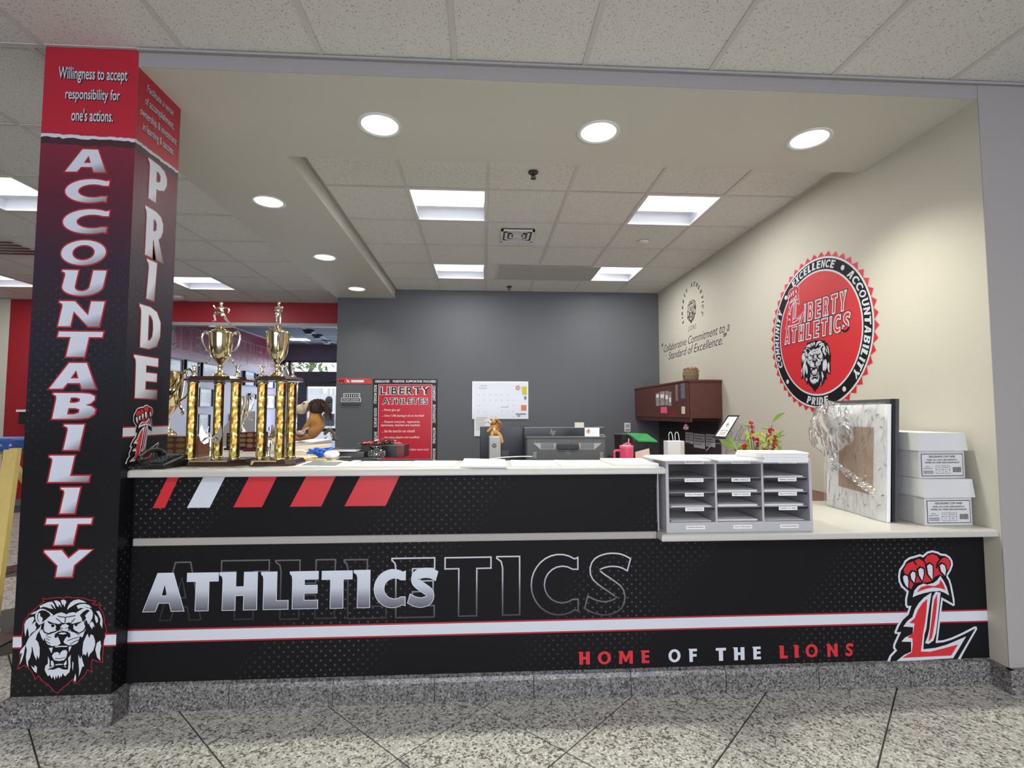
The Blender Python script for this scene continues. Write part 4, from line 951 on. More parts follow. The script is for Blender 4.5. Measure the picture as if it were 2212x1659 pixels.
def seal_word(s, bx, sh, hb=.75):
    x0, y0, x1, y1 = bx; wid = [.42 if c == 'I' else 1. for c in s]; tot = sum(wid)+.16*(len(s)-1); u = (x1-x0)/tot; x = x0; mb = MB()
    for c, wd in zip(s, wid):
        cs = glyph(c, (x, y0, x+wd*u, y1), sh); x += (wd+.16)*u
        fill(mb, F_right, [offset(k, .011) for k in cs][:1], .0038, 1); fill(mb, F_right, [offset(k, .006) for k in cs], .0043, 0); fill(mb, F_right, [offset(k, -.0035) for k in cs], .0048, 2)
    mb.build('seal_word', [M['whiteprint'], M['blackprint'], M['redbright']], seal, world=True)
seal_word('IBERTY', (-1.125, 2.005, -.665, 2.135), .12); seal_word('ATHLETICS', (-1.375, 1.865, -.64, 1.985), .12)
_fr = Frame((XR-.0032, 0, 0), (0, -1, 0), (0, 0, 1), (-1, 0, 0), X=XR)
claw_emblem('claw_letter_emblem', _fr, (-1.365, 1.985, -1.11, 2.31), seal, [M['whiteprint'], M['redprint'], M['redbright']])
bl = F_right.box(1730.4, 734, 1797.5, 846); lion_emblem('lion_emblem', _fr, (bl[0]+.0, bl[1], bl[2], bl[3]), seal, red=False)

# quotation and round LIBERTY ATHLETICS LIONS mark at the far end of the wall
q_ = wallthing('wall_quote', F_right, -3.3, 2.25, 'dark two-line wall quote in slanted letters above the brown cabinet', 'wall decal')
ink = mat('dark_grey_vinyl_letters', (.055, .055, .055), .5)
def wl(par, s, x0, y0, x1, y1, m_=ink, off=.0, sh=.35, name='lettering', fr=F_right, box=None):
    """a line of wall text between its ends, along the horizontal of the wall"""
    a = fr.uv(x0, y0); b = fr.uv(x1, y1); z = (a[1]+b[1])/2
    h = box; mb = MB(); text_in(mb, fr, s, (a[0], z-h/2, b[0], z+h/2), .0008, 0, off, sh); return mb.build(name, m_, par, world=True)
wl(q_, 'Collaborative Commitment to a', 1434, 753, 1576, 705, box=.098, off=.0)
wl(q_, 'Standard of Excellence.', 1444, 769, 1561, 734, box=.098, off=.0)
for (x, y), s in (((1431, 743), '\u201c'), ((1566, 721), '\u201d')):
    u, v = F_right.uv(x, y); mb = MB(); text_in(mb, F_right, s, (u-.035, v-.035, u+.035, v+.012), .0008, 0, .03, .2); mb.build('quotation_mark', ink, q_, world=True)
lm = wallthing('wall_mark', F_right, -3.1, 2.6, 'small dark round lettered mark with a lion head above the wall quote', 'wall decal')
u0 = F_right.uv(1495, 668); mb = MB()
Cm = (u0[0], u0[1]); r0, r1 = .265, .315
text_arc(mb, F_right, 'LIBERTY ATHLETICS'.replace(' ', ' '), Cm, r0, r1, -118, 118, .0008, squeeze=.62, each=(ink, lm))
lion_emblem('lion_emblem', F_right, F_right.box(1483.5, 648, 1504, 699), lm, red=False, mono=(ink, mat('beige_gap_print', (.50, .475, .40), .7)))
a = F_right.uv(1487, 711); b = F_right.uv(1504, 708); mb = MB(); text_in(mb, F_right, 'LIONS', (a[0], a[1]-.03, b[0], a[1]+.03), .0008, 0, .0, 0, 1.3); mb.build('lettering', ink, lm, world=True)

# vestibule wall lettering and frames
vt = wallthing('wall_lettering', F_vest, 6.5, 2.5, 'large outlined lettering across the maroon vestibule wall behind the trophies', 'wall decal')
vr = mat('maroon_letter_print', (.27, .03, .06), .4); vo = mat('pale_pink_outline', (.36, .27, .33), .4)
def vword(s, x0, x1, z0, z1):
    wid = [.5 if c == 'I' else 1. for c in s]; tot = sum(wid)+.3*(len(s)-1); u = (x1-x0)/tot; x = x0; mb = MB()
    for c, wd in zip(s, wid):
        cs = glyph(c, (x, z0, x+wd*u, z1)); x += (wd+.3)*u
        rings(mb, F_vest, [offset(k, .03) for k in cs], .012, .001, 0); fill(mb, F_vest, [offset(k, .0) for k in cs], .001, 1)
    mb.build('lettering', [vo, vr], vt, world=True)
vword('IBERTY', 5.17, 6.62, 2.28, 2.62); vword('ATHLETICS', 6.9, 8.95, 2.30, 2.66)
claw_emblem('claw_letter_emblem', Frame((XW+.001, 0, 0), (0, 1, 0), (0, 0, 1), (1, 0, 0), X=XW), (4.98, 2.24, 5.24, 2.76), vt, [vo, mat('dark_purple_print', (.05, .03, .05), .4), mat('grey_violet_print', (.25, .2, .24), .4)])
frm = mat('black_picture_frame', (.012, .010, .014), .3); matb = mat('pale_blue_mat_board', (.48, .55, .66), .15, spec=.8)
pics = [mat('dim_sport_photo_%s' % n_, c, .12, var=.6, vscale=9, spec=.9) for n_, c in (('a', (.08, .11, .15)), ('b', (.16, .22, .16)), ('c', (.20, .10, .10)))]
FRM = [(4.95, 5.33, 1.845, 2.12, 'far left beside the pillar'), (5.41, 5.78, 1.85, 2.13, 'second from the pillar in the upper row'), (5.86, 6.45, 1.86, 2.13, 'wide, behind the left trophy cup stem'),
       (7.33, 7.78, 1.84, 2.12, 'upper row between the two trophies'), (7.9, 8.2, 1.84, 2.10, 'behind the right trophy, upper row'), (8.3, 8.7, 1.84, 2.10, 'upper row, nearest the glass door'),
       (5.80, 6.22, 1.41, 1.72, 'between the columns of the left trophy'), (7.59, 7.84, 1.58, 1.70, 'middle row, just left of the right trophy'), (8.31, 8.80, 1.41, 1.70, 'between the columns of the right trophy'),
       (5.80, 6.15, .98, 1.30, 'lower row, behind the left trophy'), (6.9, 7.15, 1.0, 1.3, 'lower row, right of the left trophy')]
for i, (ya, yb_, z0, z1, s) in enumerate(FRM):
    t = empty('framed_picture', (XW, (ya+yb_)/2, z0), label='black framed picture on the vestibule wall, '+s, cat='picture', group='framed pictures in the vestibule')
    w2 = (yb_-ya)/2; h = z1-z0
    MB().box((.001, -w2, 0), (.045, w2, .015)).box((.001, -w2, h-.015), (.045, w2, h)).box((.001, -w2, .015), (.045, -w2+.015, h-.015)).box((.001, w2-.015, .015), (.045, w2, h-.015)).box((.001, -w2+.015, .015), (.02, w2-.015, h-.015)).build('frame', frm, t)
    MB().box((.0202, -w2+.015, .015), (.024, w2-.015, h-.015)).build('mat_board', matb, t)
    MB().box((.0242, -w2+.08, .07), (.026, w2-.08, h-.07)).build('print', pics[i % 3], t)
# glass case and low white pieces in the vestibule
t = empty('display_door', (XW, 7.46, .28), label='narrow pale glass door on the vestibule wall between the trophies', cat='door')
MB().box((.0, -.2, 0), (.05, .2, 1.25)).build('door_frame', mat('pale_aluminium', (.5, .52, .55), .35), t); MB().box((.05, -.15, .05), (.055, .15, 1.2)).build('pane', mat('sky_lit_glass', (.55, .75, .85), .05, spec=1), t)
MB().tube([(.07, .08, .4), (.09, .08, .5), (.09, .08, .9), (.07, .08, 1.0)], .008).build('handle', M['black'], t)
thing1(MB().prism([(-.34, 0), (.34, 0), (.34, .25), (-.34, .25)], 0, .1).add([(-.30, .0, .1), (.38, .0, .1), (.38, .0, .62), (.16, .0, .62), (-.30, .03, .1), (.38, .03, .1), (.38, .03, .62), (.16, .03, .62)], [(0, 1, 2, 3), (7, 6, 5, 4), (0, 3, 7, 4), (1, 5, 6, 2), (3, 2, 6, 7)]), 'slanted_panel', mat('warm_grey_panel', (.33, .31, .31), .6), (-3.62, 4.85, .72), 'warm grey slanted panel standing behind the columns of the left trophy', 'panel')

# ================================================================ grey wall fittings
def flat(fr, cx, cz, w_, h, t_, name, m_, parent, d0=.0):
    """thin upright sheet on a frame"""
    mb = MB(); vs = []
    for d in (d0, d0+t_):
        for a, b in ((-1, -1), (1, -1), (1, 1), (-1, 1)): vs.append(fr.p(cx+a*w_/2, cz+b*h/2, d))
    mb.add(vs, [(4, 5, 6, 7), (3, 2, 1, 0), (0, 1, 5, 4), (1, 2, 6, 5), (2, 3, 7, 6), (3, 0, 4, 7)]); return mb.build(name, m_, parent, world=True)
def bxc(b): return ((b[0]+b[2])/2, (b[1]+b[3])/2, b[2]-b[0], b[3]-b[1])
# banner
bb = (-1.461, .70, -.607, 1.768)
ban = wallthing('banner', F_back, -1.03, .9, 'tall red banner with black lettered border hanging on the grey wall', 'banner')
banblk = mat('black_banner_cloth', (.010, .010, .012), .55); banred = mat('red_banner_cloth', (.56, .015, .035), .35, bump=1.0, bscale=7)
cx, cz, w_, h = bxc(bb); flat(F_back, cx, cz, w_, h, .006, 'black_border', banblk, ban, .001)
rb = (F_back.uv(818, 900)[0], bb[1], F_back.uv(932.5, 900)[0], F_back.uv(870, 831)[1]); cx, cz, w_, h = bxc(rb)
flat(F_back, cx, cz, w_+.012, h+.006, .0005, 'white_line', M['paper'], ban, .0072); flat(F_back, cx, cz, w_, h, .0005, 'red_field', banred, ban, .0078)
def bt(s, x0, y0, x1, y1, outline=False, m_=None, off=.0):
    b = F_back.box(x0, y0, x1, y1); mb = MB()
    if outline: text_in(mb, F_back, s, b, .009, 0, .07, 0, 1.15, .006); text_in(mb, F_back, s, b, .0096, 1, .015, 0, 1.15)
    else: text_in(mb, F_back, s, b, .009, 0, off)
    mb.build('lettering', [m_ or M['paper'], banblk] if outline else (m_ or M['paper']), ban, world=True)
bt('LIBERTY', 822, 836, 929, 852, True); bt('ATHLETES', 826.5, 860, 924, 873, True)
for s, x0, x1, y, hh in [('... Never give up!', 825, 864, 886, 3), ('... Give 110% leaving it all on the field!', 825, 916, 898.5, 3), ('... Respect everyone - opponents,', 825, 907, 911.5, 3), ('teammates, teachers and coaches!', 823, 907, 918.5, 3), ('... Set the tone for our school!', 825, 896, 931, 3), ('... Are team players and unselfish!', 825, 906, 945, 3), ('... Are passionate!', 825, 868, 958, 3), ('... Support their team and other teams too!', 825, 926, 971.5, 3), ('... Lead by example!', 825, 872, 985, 3)]:
    bt(s, x0, y-hh, x1, y+hh, off=.008)
for s, x0, x1 in (('DEDICATED', 811, 842), ('POSITIVE', 849, 874), ('SUPPORTIVE', 877, 912), ('FOCUSED', 915, 942)): bt(s, x0, 821.5, x1, 826.5, off=.03)
def vert(s, x, y0, y1, side):
    p0, p1 = F_back.uv(x, y0), F_back.uv(x, y1); f = Frame(F_back.p(p0[0], p0[1]), (0, 0, -1), (1, 0, 0), (0, -1, 0), Y=YB); L = p0[1]-p1[1]
    mb = MB(); text_in(mb, f, s, (0, -.018, L, .018), .009, 0, .025); mb.build('lettering', M['paper'], ban, world=True)
for s, a, b in (('ROLE MODELS', 832, 872), ('GOOD SPORTS', 881, 923), ('INTEGRITY', 933, 972)): vert(s, 811.5, a, b, 0)
for s, a, b in (('CONFIDENT', 833, 866), ('ENTHUSIASTIC', 874, 914), ('MOTIVATING', 924, 958), ('ENCOURAGING', 969, 1000)): vert(s, 938, a, b, 0)
# red name sign, plates
sg = wallthing('name_sign', F_back, -1.71, 1.74, 'small red name sign on the grey wall just left of the banner', 'sign')
cx, cz, w_, h = bxc(F_back.box(729.5, 817, 803, 829)); flat(F_back, cx, cz, w_, h, .004, 'sign_panel', mat('coral_print', (.62, .06, .07), .5, var=.5, vscale=25), sg, .001)
mb = MB(); text_in(mb, F_back, 'Ms.', F_back.box(749, 820, 756, 826.5), .0056, 0, .04); b = F_back.box(759, 821, 786, 826); fill(mb, F_back, [[(b[0], b[1]), (b[2], b[1]), (b[2], b[3]), (b[0], b[3])]], .0056); mb.build('lettering', M['paper'], sg, world=True)
mb = MB(); text_in(mb, F_back, 'A*K', F_back.box(731, 819, 745, 828), .0056, 0, .02); mb.build('lettering', M['blackprint'], sg, world=True)
npl = wallthing('name_plate', F_back, -1.75, 1.5, 'small black and white wall plates reading ATHLETIC SECRETARY', 'sign')
for (x0, y0, x1, y1, s) in ((742.5, 850.5, 777, 859, '-'), (738, 860, 779, 867.5, 'ATHLETIC SECRETARY')):
    cx, cz, w_, h = bxc(F_back.box(x0, y0, x1, y1)); flat(F_back, cx, cz, w_+.01, h+.01, .006, 'plate_edge', M['paper'], npl, .001); flat(F_back, cx, cz, w_-.008, h-.008, .001, 'plate', M['blackprint'], npl, .007)
    if True:
        mb = MB(); text_in(mb, F_back, s if s != '-' else '- - - - - - -', F_back.box(x0+2, y0+2, x1-2, y1-1.8), .0086, 0, .02); mb.build('lettering', M['paper'], npl, world=True)
cx, cz, w_, h = bxc(F_back.box(738, 869.5, 779, 874)); flat(F_back, cx, cz, w_, h, .02, 'plate_ledge', M['dkgrey'], npl, .001)
# whiteboard
wb_ = wallthing('whiteboard', F_back, .24, 1.24, 'white calendar whiteboard on the grey wall above the small plush lion', 'whiteboard')
cx, cz, w_, h = bxc(F_back.box(1020, 824, 1141, 905)); flat(F_back, cx, cz, w_, h, .012, 'board_frame', mat('board_frame_silver', (.55, .56, .58), .3, .3), wb_, .001)
flat(F_back, cx, cz, w_-.03, h-.03, .001, 'writing_surface', mat('whiteboard_surface', (.62, .65, .70), .2), wb_, .013)
mb = MB(); rnd = random.Random(4)
for j in range(5):
    for i in range(7):
        if rnd.random() < .8: x, y = 1033+i*12.5, 852+j*12; b = F_back.box(x, y, x+1.6, y+1.6); fill(mb, F_back, [[(b[0], b[1]), (b[2], b[1]), (b[2], b[3]), (b[0], b[3])]], .0146)
for x0, y0, x1, y1 in ((1033, 838, 1052, 839), (1038, 833, 1052, 834), (1082, 879, 1098, 880), (1114, 893, 1136, 896), (1117, 897, 1124, 900)):
    b = F_back.box(x0, y0, x1, y1); fill(mb, F_back, [[(b[0], b[1]), (b[2], b[1]), (b[2], b[3]), (b[0], b[3])]], .0146)
mb.build('handwriting', mat('faded_marker', (.22, .22, .28), .6), wb_, world=True)
for b, nm_, m_ in (((1127.5, 835, 1138, 852), 'yellow_magnet', mat('yellow_plastic', (.62, .52, .03), .5)), ((1125.5, 875, 1137, 886.5), 'orange_note', mat('orange_note_paper', (.75, .22, .12), .8)), ((1132, 856, 1137, 863), 'blue_magnet', mat('slate_blue', (.15, .2, .32), .5))):
    cx, cz, w_, h = bxc(F_back.box(*b)); flat(F_back, cx, cz, w_, h, .006, nm_, m_, wb_, .015)
b = F_back.box(1113, 830, 1124, 846); mb = MB()
for a in range(0, 360, 72): fill(mb, F_back, [ell((b[0]+b[2])/2+.022*math.cos(R(a)), (b[1]+b[3])/2+.022*math.sin(R(a)), .016, .016, 0, 320, 8)], .0148+a*1e-6)
mb.build('flower_doodle', mat('peach_marker', (.55, .33, .25), .6), wb_, world=True)
pn = wallthing('notice_sheet', F_back, -.03, .97, 'white typed sheet hanging below the left end of the whiteboard', 'paper')
cx, cz, w_, h = bxc(F_back.box(1024.5, 898, 1059, 942)); flat(F_back, cx, cz, w_, h, .001, 'sheet', M['paper'], pn, .0165)
mb = MB()
for k in range(9): b = F_back.box(1028, 902+k*3.2, 1054-(k % 3)*4, 902.9+k*3.2); fill(mb, F_back, [[(b[0], b[1]), (b[2], b[1]), (b[2], b[3]), (b[0], b[3])]], .0182)
mb.build('typed_lines', M['midgrey'], pn, world=True)
th = wallthing('thermostat', F_back, 1.97, 1.08, 'small white thermostat on the grey wall under the left end of the brown cabinet', 'thermostat')
cx, cz, w_, h = bxc(F_back.box(1348.5, 913.5, 1361, 932.5)); flat(F_back, cx, cz, w_, h, .018, 'thermostat_body', M['white'], th, .001); flat(F_back, cx, cz-.035, w_-.02, .02, .002, 'thermostat_slot', M['midgrey'], th, .0192); flat(F_back, cx, cz+.02, w_-.025, .05, .001, 'thermostat_grille', M['ltgrey'], th, .0192)
# ================================================================ things on the high counter
gold, silv = M['gold'], M['silver']
def fig_runner(parent, loc, k=1.):
    mb = MB()
    def limb(*p): mb.tube(smoothline([q[:3] for q in p], 3), [v[0] for v in smoothline([(q[3], 0) for q in p], 3)], 8)
    limb((.004, 0, .050, .008), (.001, 0, .060, .0098), (-.001, 0, .074, .0085), (-.003, 0, .086, .0115), (-.003, 0, .094, .009), (-.004, 0, .099, .004), (-.004, 0, .103, .004))   # trunk and neck
    mb.ball((-.005, 0, .110), (.0085, .0075, .0095), 12)
    limb((.002, -.005, .056, .0085), (-.016, -.007, .062, .0075), (-.031, -.007, .058, .006), (-.030, -.007, .044, .0052), (-.026, -.007, .028, .0038), (-.029, -.007, .024, .004), (-.038, -.007, .022, .0028))
    limb((.003, .005, .056, .0085), (.012, .006, .042, .0072), (.020, .006, .031, .006), (.031, .006, .019, .0048), (.042, .006, .006, .0036), (.044, .006, .001, .0038), (.036, .006, .000, .003))
    limb((-.004, -.011, .092, .005), (-.014, -.014, .084, .0044), (-.022, -.015, .080, .004), (-.029, -.014, .088, .0036), (-.033, -.013, .098, .0042))
    limb((-.002, .011, .092, .005), (.012, .014, .091, .0044), (.023, .015, .088, .004), (.026, .014, .076, .0036), (.023, .013, .066, .0042))
    o = mb.build('runner_figure', silv, parent, smooth=True)
    o.location = loc; o.scale = (k, k, k*1.08); return o
def fig_small(parent, loc, rz=0.):
    b = MB().lathe([(.016, 0), (.016, .006), (.010, .010), (.006, .014)], n=14).build('figure_foot', silv, parent, smooth=True); b.location = loc
    o = skin('small_figure', [(0, 0, .034, .0065), (0, 0, .048, .0075), (0, 0, .057, .004), (0, 0, .064, .0058), (-.004, 0, .022, .005), (-.002, 0, .010, .0035), (.008, .003, .024, .005), (.004, .003, .010, .0035),
        (-.011, 0, .055, .003), (-.018, 0, .064, .003), (.011, 0, .054, .003), (.019, .002, .060, .003), (.020, .002, .068, .0045)],
        [(0, 1), (1, 2), (2, 3), (0, 4), (4, 5), (0, 6), (6, 7), (1, 8), (8, 9), (1, 10), (10, 11), (11, 12)], silv, parent, 1)
    o.location = loc; o.rotation_euler = (0, 0, rz); return o
def fig_winged(parent, loc):
    b = MB().lathe([(.018, 0), (.02, .004), (.013, .012), (.007, .022), (.005, .05), (.009, .075)], n=16).build('victory_pedestal', silv, parent, smooth=True); b.location = loc
    o = skin('victory_figure', [(0, 0, .095, .009), (0, 0, .07, .011), (0, 0, .05, .008), (0, 0, .115, .0085), (0, 0, .128, .004), (0, -.001, .139, .0072), (-.012, 0, .122, .0035), (-.014, 0, .15, .003), (-.010, 0, .176, .0028), (.014, 0, .118, .0035), (.022, -.006, .102, .003)],
        [(0, 1), (1, 2), (0, 3), (3, 4), (4, 5), (3, 6), (6, 7), (7, 8), (3, 9), (9, 10)], silv, parent, 1)
    o.location = loc
    for sx in (-1, 1):
        mb = MB(); prof = [(0, .118), (.014, .128), (.030, .150), (.040, .182), (.045, .158), (.047, .128), (.040, .100), (.026, .084), (.010, .092)]
        mb.loft([[(sx*x, .004+x*.25, z) for x, z in prof], [(sx*x, .010+x*.25, z) for x, z in prof]], True)
        for q_ in range(3): mb.tube([(sx*.012, .003, .118), (sx*(.030+q_*.004), .010, .112-q_*.009)], .003, 6)
        w_ = mb.build('wing', silv, parent, smooth=True); w_.location = loc
def cup(parent, z, k=1., rb=.056, hh=None, mats=gold):
    prof = [(.001, 0), (.036, 0), (.038, .004), (.034, .010), (.026, .016), (.014, .026), (.010, .040), (.013, .050), (.009, .056), (.012, .066), (.028, .082), (.042, .104), (.050, .135), (.054, .170), (.0565, .205), (.058, .212), (.054, .214), (.050, .205), (.046, .17), (.001, .165)]
    prof = [(r_*k*(rb/.056), h*k) for r_, h in prof]
    o = MB().lathe(prof, n=36, caps=False).build('cup_bowl', mats, parent, smooth=True); o.location = (0, 0, z)
    rg = MB().lathe([(.010*k, .052*k), (.014*k, .054*k), (.010*k, .057*k)], n=20).build('stem_ring', silv, parent, smooth=True); rg.location = (0, 0, z)
    for sx in (-1, 1):
        pts = smoothline([(.052, .198), (.062, .215), (.080, .222), (.092, .208), (.094, .185), (.086, .155), (.070, .130), (.052, .118), (.046, .105), (.052, .092), (.060, .084), (.056, .074)], 3)
        mb = MB().tube([(sx*x*k*(rb/.056), 0, zz*k) for x, zz in pts], [.0042*k]*len(pts), 8); mb.ball((sx*.060*k, 0, .212*k), .008*k, 10); mb.ball((sx*.056*k, 0, .072*k), .0065*k, 8)
        h = mb.build('cup_handle', silv, parent, smooth=True); h.location = (0, 0, z)
    return o
def hexslab(w_, d_, z0, z1, ch, bev):
    def ring(z, i): a, b = w_/2-i, d_/2-i; return [(-a+ch, -b, z), (a-ch, -b, z), (a, -b+ch, z), (a, b-ch*.6, z), (a-ch*.6, b, z), (-a+ch*.6, b, z), (-a, b-ch*.6, z), (-a, -b+ch, z)]
    return MB().loft([ring(z0, 0), ring(z0+(z1-z0)*.35, 0), ring(z1, bev)])
def trophy(loc, label, wb_, wp, cols, cupr, figs, vict, vr_, plq):
    tro = empty('trophy', loc, label=label, cat='trophy', group='tall three-column trophies'); tro.scale = (1, 1, .92)
    hexslab(wb_[0], wb_[1], 0, .030, wb_[0]*.16, .010).build('trophy_base', M['darkwood'], tro).location = (wb_[2], 0, 0)
    MB().add([(plq[0], -wb_[1]/2+.0005, .008), (plq[1], -wb_[1]/2+.0005, .008), (plq[1], -wb_[1]/2+.0085, .0285), (plq[0], -wb_[1]/2+.0085, .0285)], [(0, 1, 2, 3)]).build('brass_plaque', M['plaque'], tro)
    for x, y in cols:
        c = MB().lathe([(.0245, .036), (.0245, .434)], n=8, caps=False).build('column', M['holo'], tro); c.location = (x, y, 0)
        for z in (.030, .428): MB().lathe([(.0265, z), (.0275, z+.003), (.0265, z+.008), (.0245, z+.010)], n=18).build('column_collar', gold, c, smooth=True)
        for a in (-20, 70, 160, 250):
            MB().tube([(.0252*math.cos(R(a)), .0252*math.sin(R(a)), .04), (.0252*math.cos(R(a)), .0252*math.sin(R(a)), .43)], .003, 6).build('column_rib', gold if a % 20 else M['darkwood'], c)
    hexslab(wp[0], wp[1], .441, .462, wp[0]*.18, .006).build('trophy_platform', M['darkwood'], tro)
    n0 = set(o.name for o in tro.children); cup(tro, .462, 1.12, .048)
    o = MB().lathe([(.055, 0), (.053, .006), (.038, .016), (.022, .024), (.012, .030), (.012, .034)], n=32).build('cup_lid', gold, tro, smooth=True); o.location = (0, 0, .462+.236)
    MB().prism([(-.058, -.006), (-.02, -.017), (.05, -.015), (.068, .004), (.02, .015), (-.03, .013)], .732, .739).build('runner_plinth', silv, tro)
    fig_runner(tro, (-.002, 0, .739), 1.02)
    cx_ = wp[2]
    for o in tro.children:
        if o.name in n0: continue
        o.rotation_euler = (0, 0, R(cupr)); o.location.x = cx_
    for x, y, rz in figs: fig_small(tro, (x, y, .462), R(rz))
    n0 = set(o.name for o in tro.children); fig_winged(tro, (vict[0], vict[1], .028))
    for o in tro.children:
        if o.name not in n0: o.rotation_euler = (0, 0, R(vr_))
    return tro
trophy((-1.292, .0, HT), 'tall gold three-column trophy with a two-handled cup, beside the black telephone', (.292, .21, .018), (.295, .19, .0), [(-.105, -.035), (.090, -.02), (-.03, .06)], 0, [(-.10, -.04, 15), (.100, -.035, -20)], (.008, -.080), 27, (-.08, .095))
trophy((-.998, -.02, HT), 'narrower tall gold trophy with its cup turned sideways, right of the other column trophy', (.222, .19, 0), (.192, .17, -.012), [(-.088, .02), (.030, -.052), (.038, .062)], -68, [(-.080, -.01, 40), (.035, -.055, 15), (.065, .0, 70)], (-.012, -.072), -60, (-.085, .03))

# older cups on wooden plaque blocks, on the wing
def plaque_block(parent, w_, d_, h, rows, cols, m_, ovals):
    MB().bevbox((-w_/2, -d_/2, 0), (w_/2, d_/2, .015), .003).build('block_foot', m_, parent)
    MB().box((-w_/2+.012, -d_/2+.012, .015), (w_/2-.012, d_/2-.012, h)).build('wood_block', m_, parent)
    for j in range(rows):
        for i in range(cols):
            cw = (w_-.03)/cols; x = -w_/2+.015+cw*(i+.5); chh = (h-.02)/rows; z = .018+chh*(j+.5)
            f = Frame((0, -d_/2+.012, 0), (1, 0, 0), (0, 0, 1), (0, -1, 0)); mb = MB()
            fill(mb, f, [ell(x, z, cw*.42, chh*.38, 0, 340, 12)], .0012); mb.build('name_plate_oval', M['brassdull'], parent)
b = at(420, 986, Z=HT); t = empty('cup_trophy', (-1.765, .50, HT), label='large gold cup on a wooden plaque block between the pillar and the left trophy', cat='trophy')
plaque_block(t, .34, .20, .118, 3, 5, M['medwood'], 1)
c_ = cup(t, .118, 1.75, .050); 
for ch in t.children:
    if ch.name.startswith(('cup_', 'stem_')): ch.location.x = -.075
mb = MB()
for i in range(3):
    a = .35+.28*i; mb.tube(smoothline([(-.075+.02, -.055, .30), (-.075+.045+.02*i, -.075, .37), (-.075+.06+.03*i, -.06, .45)], 4), [.004, .006, .009, .011, .012, .011, .009, .006, .003], 8)
mb.build('leaf_ornament', gold, t, smooth=True)
t = empty('cup_trophy', (-1.66, 1.05, HT), label='slim silver cup seen between the right columns of the left trophy', cat='trophy')
plaque_block(t, .17, .14, .115, 3, 2, M['darkwood'], 1); cup(t, .115, 1.18, .036, mats=silv)
t = empty('plaque_block', (-1.50, .92, HT), label='dark red wooden block with rows of name plates, between the two tall trophies', cat='trophy base')
plaque_block(t, .13, .12, .125, 3, 2, mat('oxblood_wood', (.10, .012, .012), .3), 1)

# telephone
ph = empty('telephone', (-1.478, -.140, HT), R(-4), label='black desk telephone with coiled cord at the left end of the counter', cat='telephone')
mb = MB(); mb.loft([[(-.10, -.085, .0), (.10, -.085, .0), (.10, .10, .0), (-.10, .10, .0)], [(-.10, -.085, .018), (.10, -.085, .018), (.10, .10, .055), (-.10, .10, .055)], [(-.092, -.078, .024), (.092, -.078, .024), (.092, .092, .062), (-.092, .092, .062)]]); mb.build('telephone_body', M['black'], ph)
mb = MB()
for j in range(4):
    for i in range(3): x, y = .005+i*.026, -.055+j*.027; z = .031+(y+.078)*.224; mb.box((x-.009, y-.008, z-.004), (x+.009, y+.008, z+.003))
mb.build('keypad', M['dkgrey'], ph)
MB().box((-.005, .056, .056), (.075, .084, .066)).build('display', mat('lcd_grey', (.12, .13, .12), .15), ph)
mb = MB(); mb.tube(smoothline([(-.06, -.08, .055), (-.06, -.06, .064), (-.06, -.02, .082), (-.06, .04, .088), (-.06, .08, .076), (-.06, .10, .072)], 3), [.013]*16, 12).ball((-.06, -.072, .046), (.024, .022, .016)).ball((-.06, .092, .066), (.024, .022, .016)); mb.build('handset', M['black'], ph, smooth=True)
pts = []; base = smoothline([(-.06, -.095, .045), (-.08, -.11, .012), (-.07, -.125, .01), (-.03, -.115, .012), (.02, -.108, .012), (.05, -.105, .02), (.02, -.115, .012), (-.05, -.135, .01), (-.085, -.105, .01)], 10)
for i, p_ in enumerate(base): a = i*1.9; pts.append((p_[0]+.0, p_[1]+.007*math.cos(a), max(p_[2], .0095)+.007*math.sin(a)))
MB().tube(smoothline(pts, 3), .0022, 5).build('coiled_cord', M['black'], ph, smooth=True)
ph.scale = (.72, .86, .9)

# papers lying on the counter
def sheet(name, px, z, t_, m_, label, group=None, edge=None, parent=None):
    c = [at(x, y, Z=z+t_) for x, y in px]
    if sum(c[i].x*c[(i+1) % 4].y-c[(i+1) % 4].x*c[i].y for i in range(4)) < 0: c = c[::-1]
    o_ = sum(c, Vector())/4; o_.z = z
    mb = MB().loft([[(p.x-o_.x, p.y-o_.y, .0004) for p in c], [(p.x-o_.x, p.y-o_.y, t_) for p in c]]); o = mb.build(name, m_, parent); o.location = o_
    if label: tag(o, label, 'paper', group)
    return o, c, o_
def printed(o, c, o_, u0, v0, u1, v1, z, m_, name, lines=0):
    """printed area or lines given as fractions of a sheet (corners: near-left, far-left, far-right, near-right)"""
    def P_(u, v): a = c[0].lerp(c[3], u); b = c[1].lerp(c[2], u); q = a.lerp(b, v); return (q.x-o_.x, q.y-o_.y, z)
    mb = MB()
    if not lines: mb.add([P_(u0, v0), P_(u1, v0), P_(u1, v1), P_(u0, v1)], [(0, 1, 2, 3)])
    for k in range(lines):
        v = v0+(v1-v0)*k/lines; mb.add([P_(u0, v), P_(u1-(k % 3)*.06, v), P_(u1-(k % 3)*.06, v+(v1-v0)/lines*.35), P_(u0, v+(v1-v0)/lines*.35)], [(0, 1, 2, 3)])
    return mb.build(name, m_, o)
def ccw(px): return px
lp = mat('pale_green_print', (.55, .62, .58), .8)
def fixc(px, z):
    return [at(x, y, Z=z) for x, y in px]
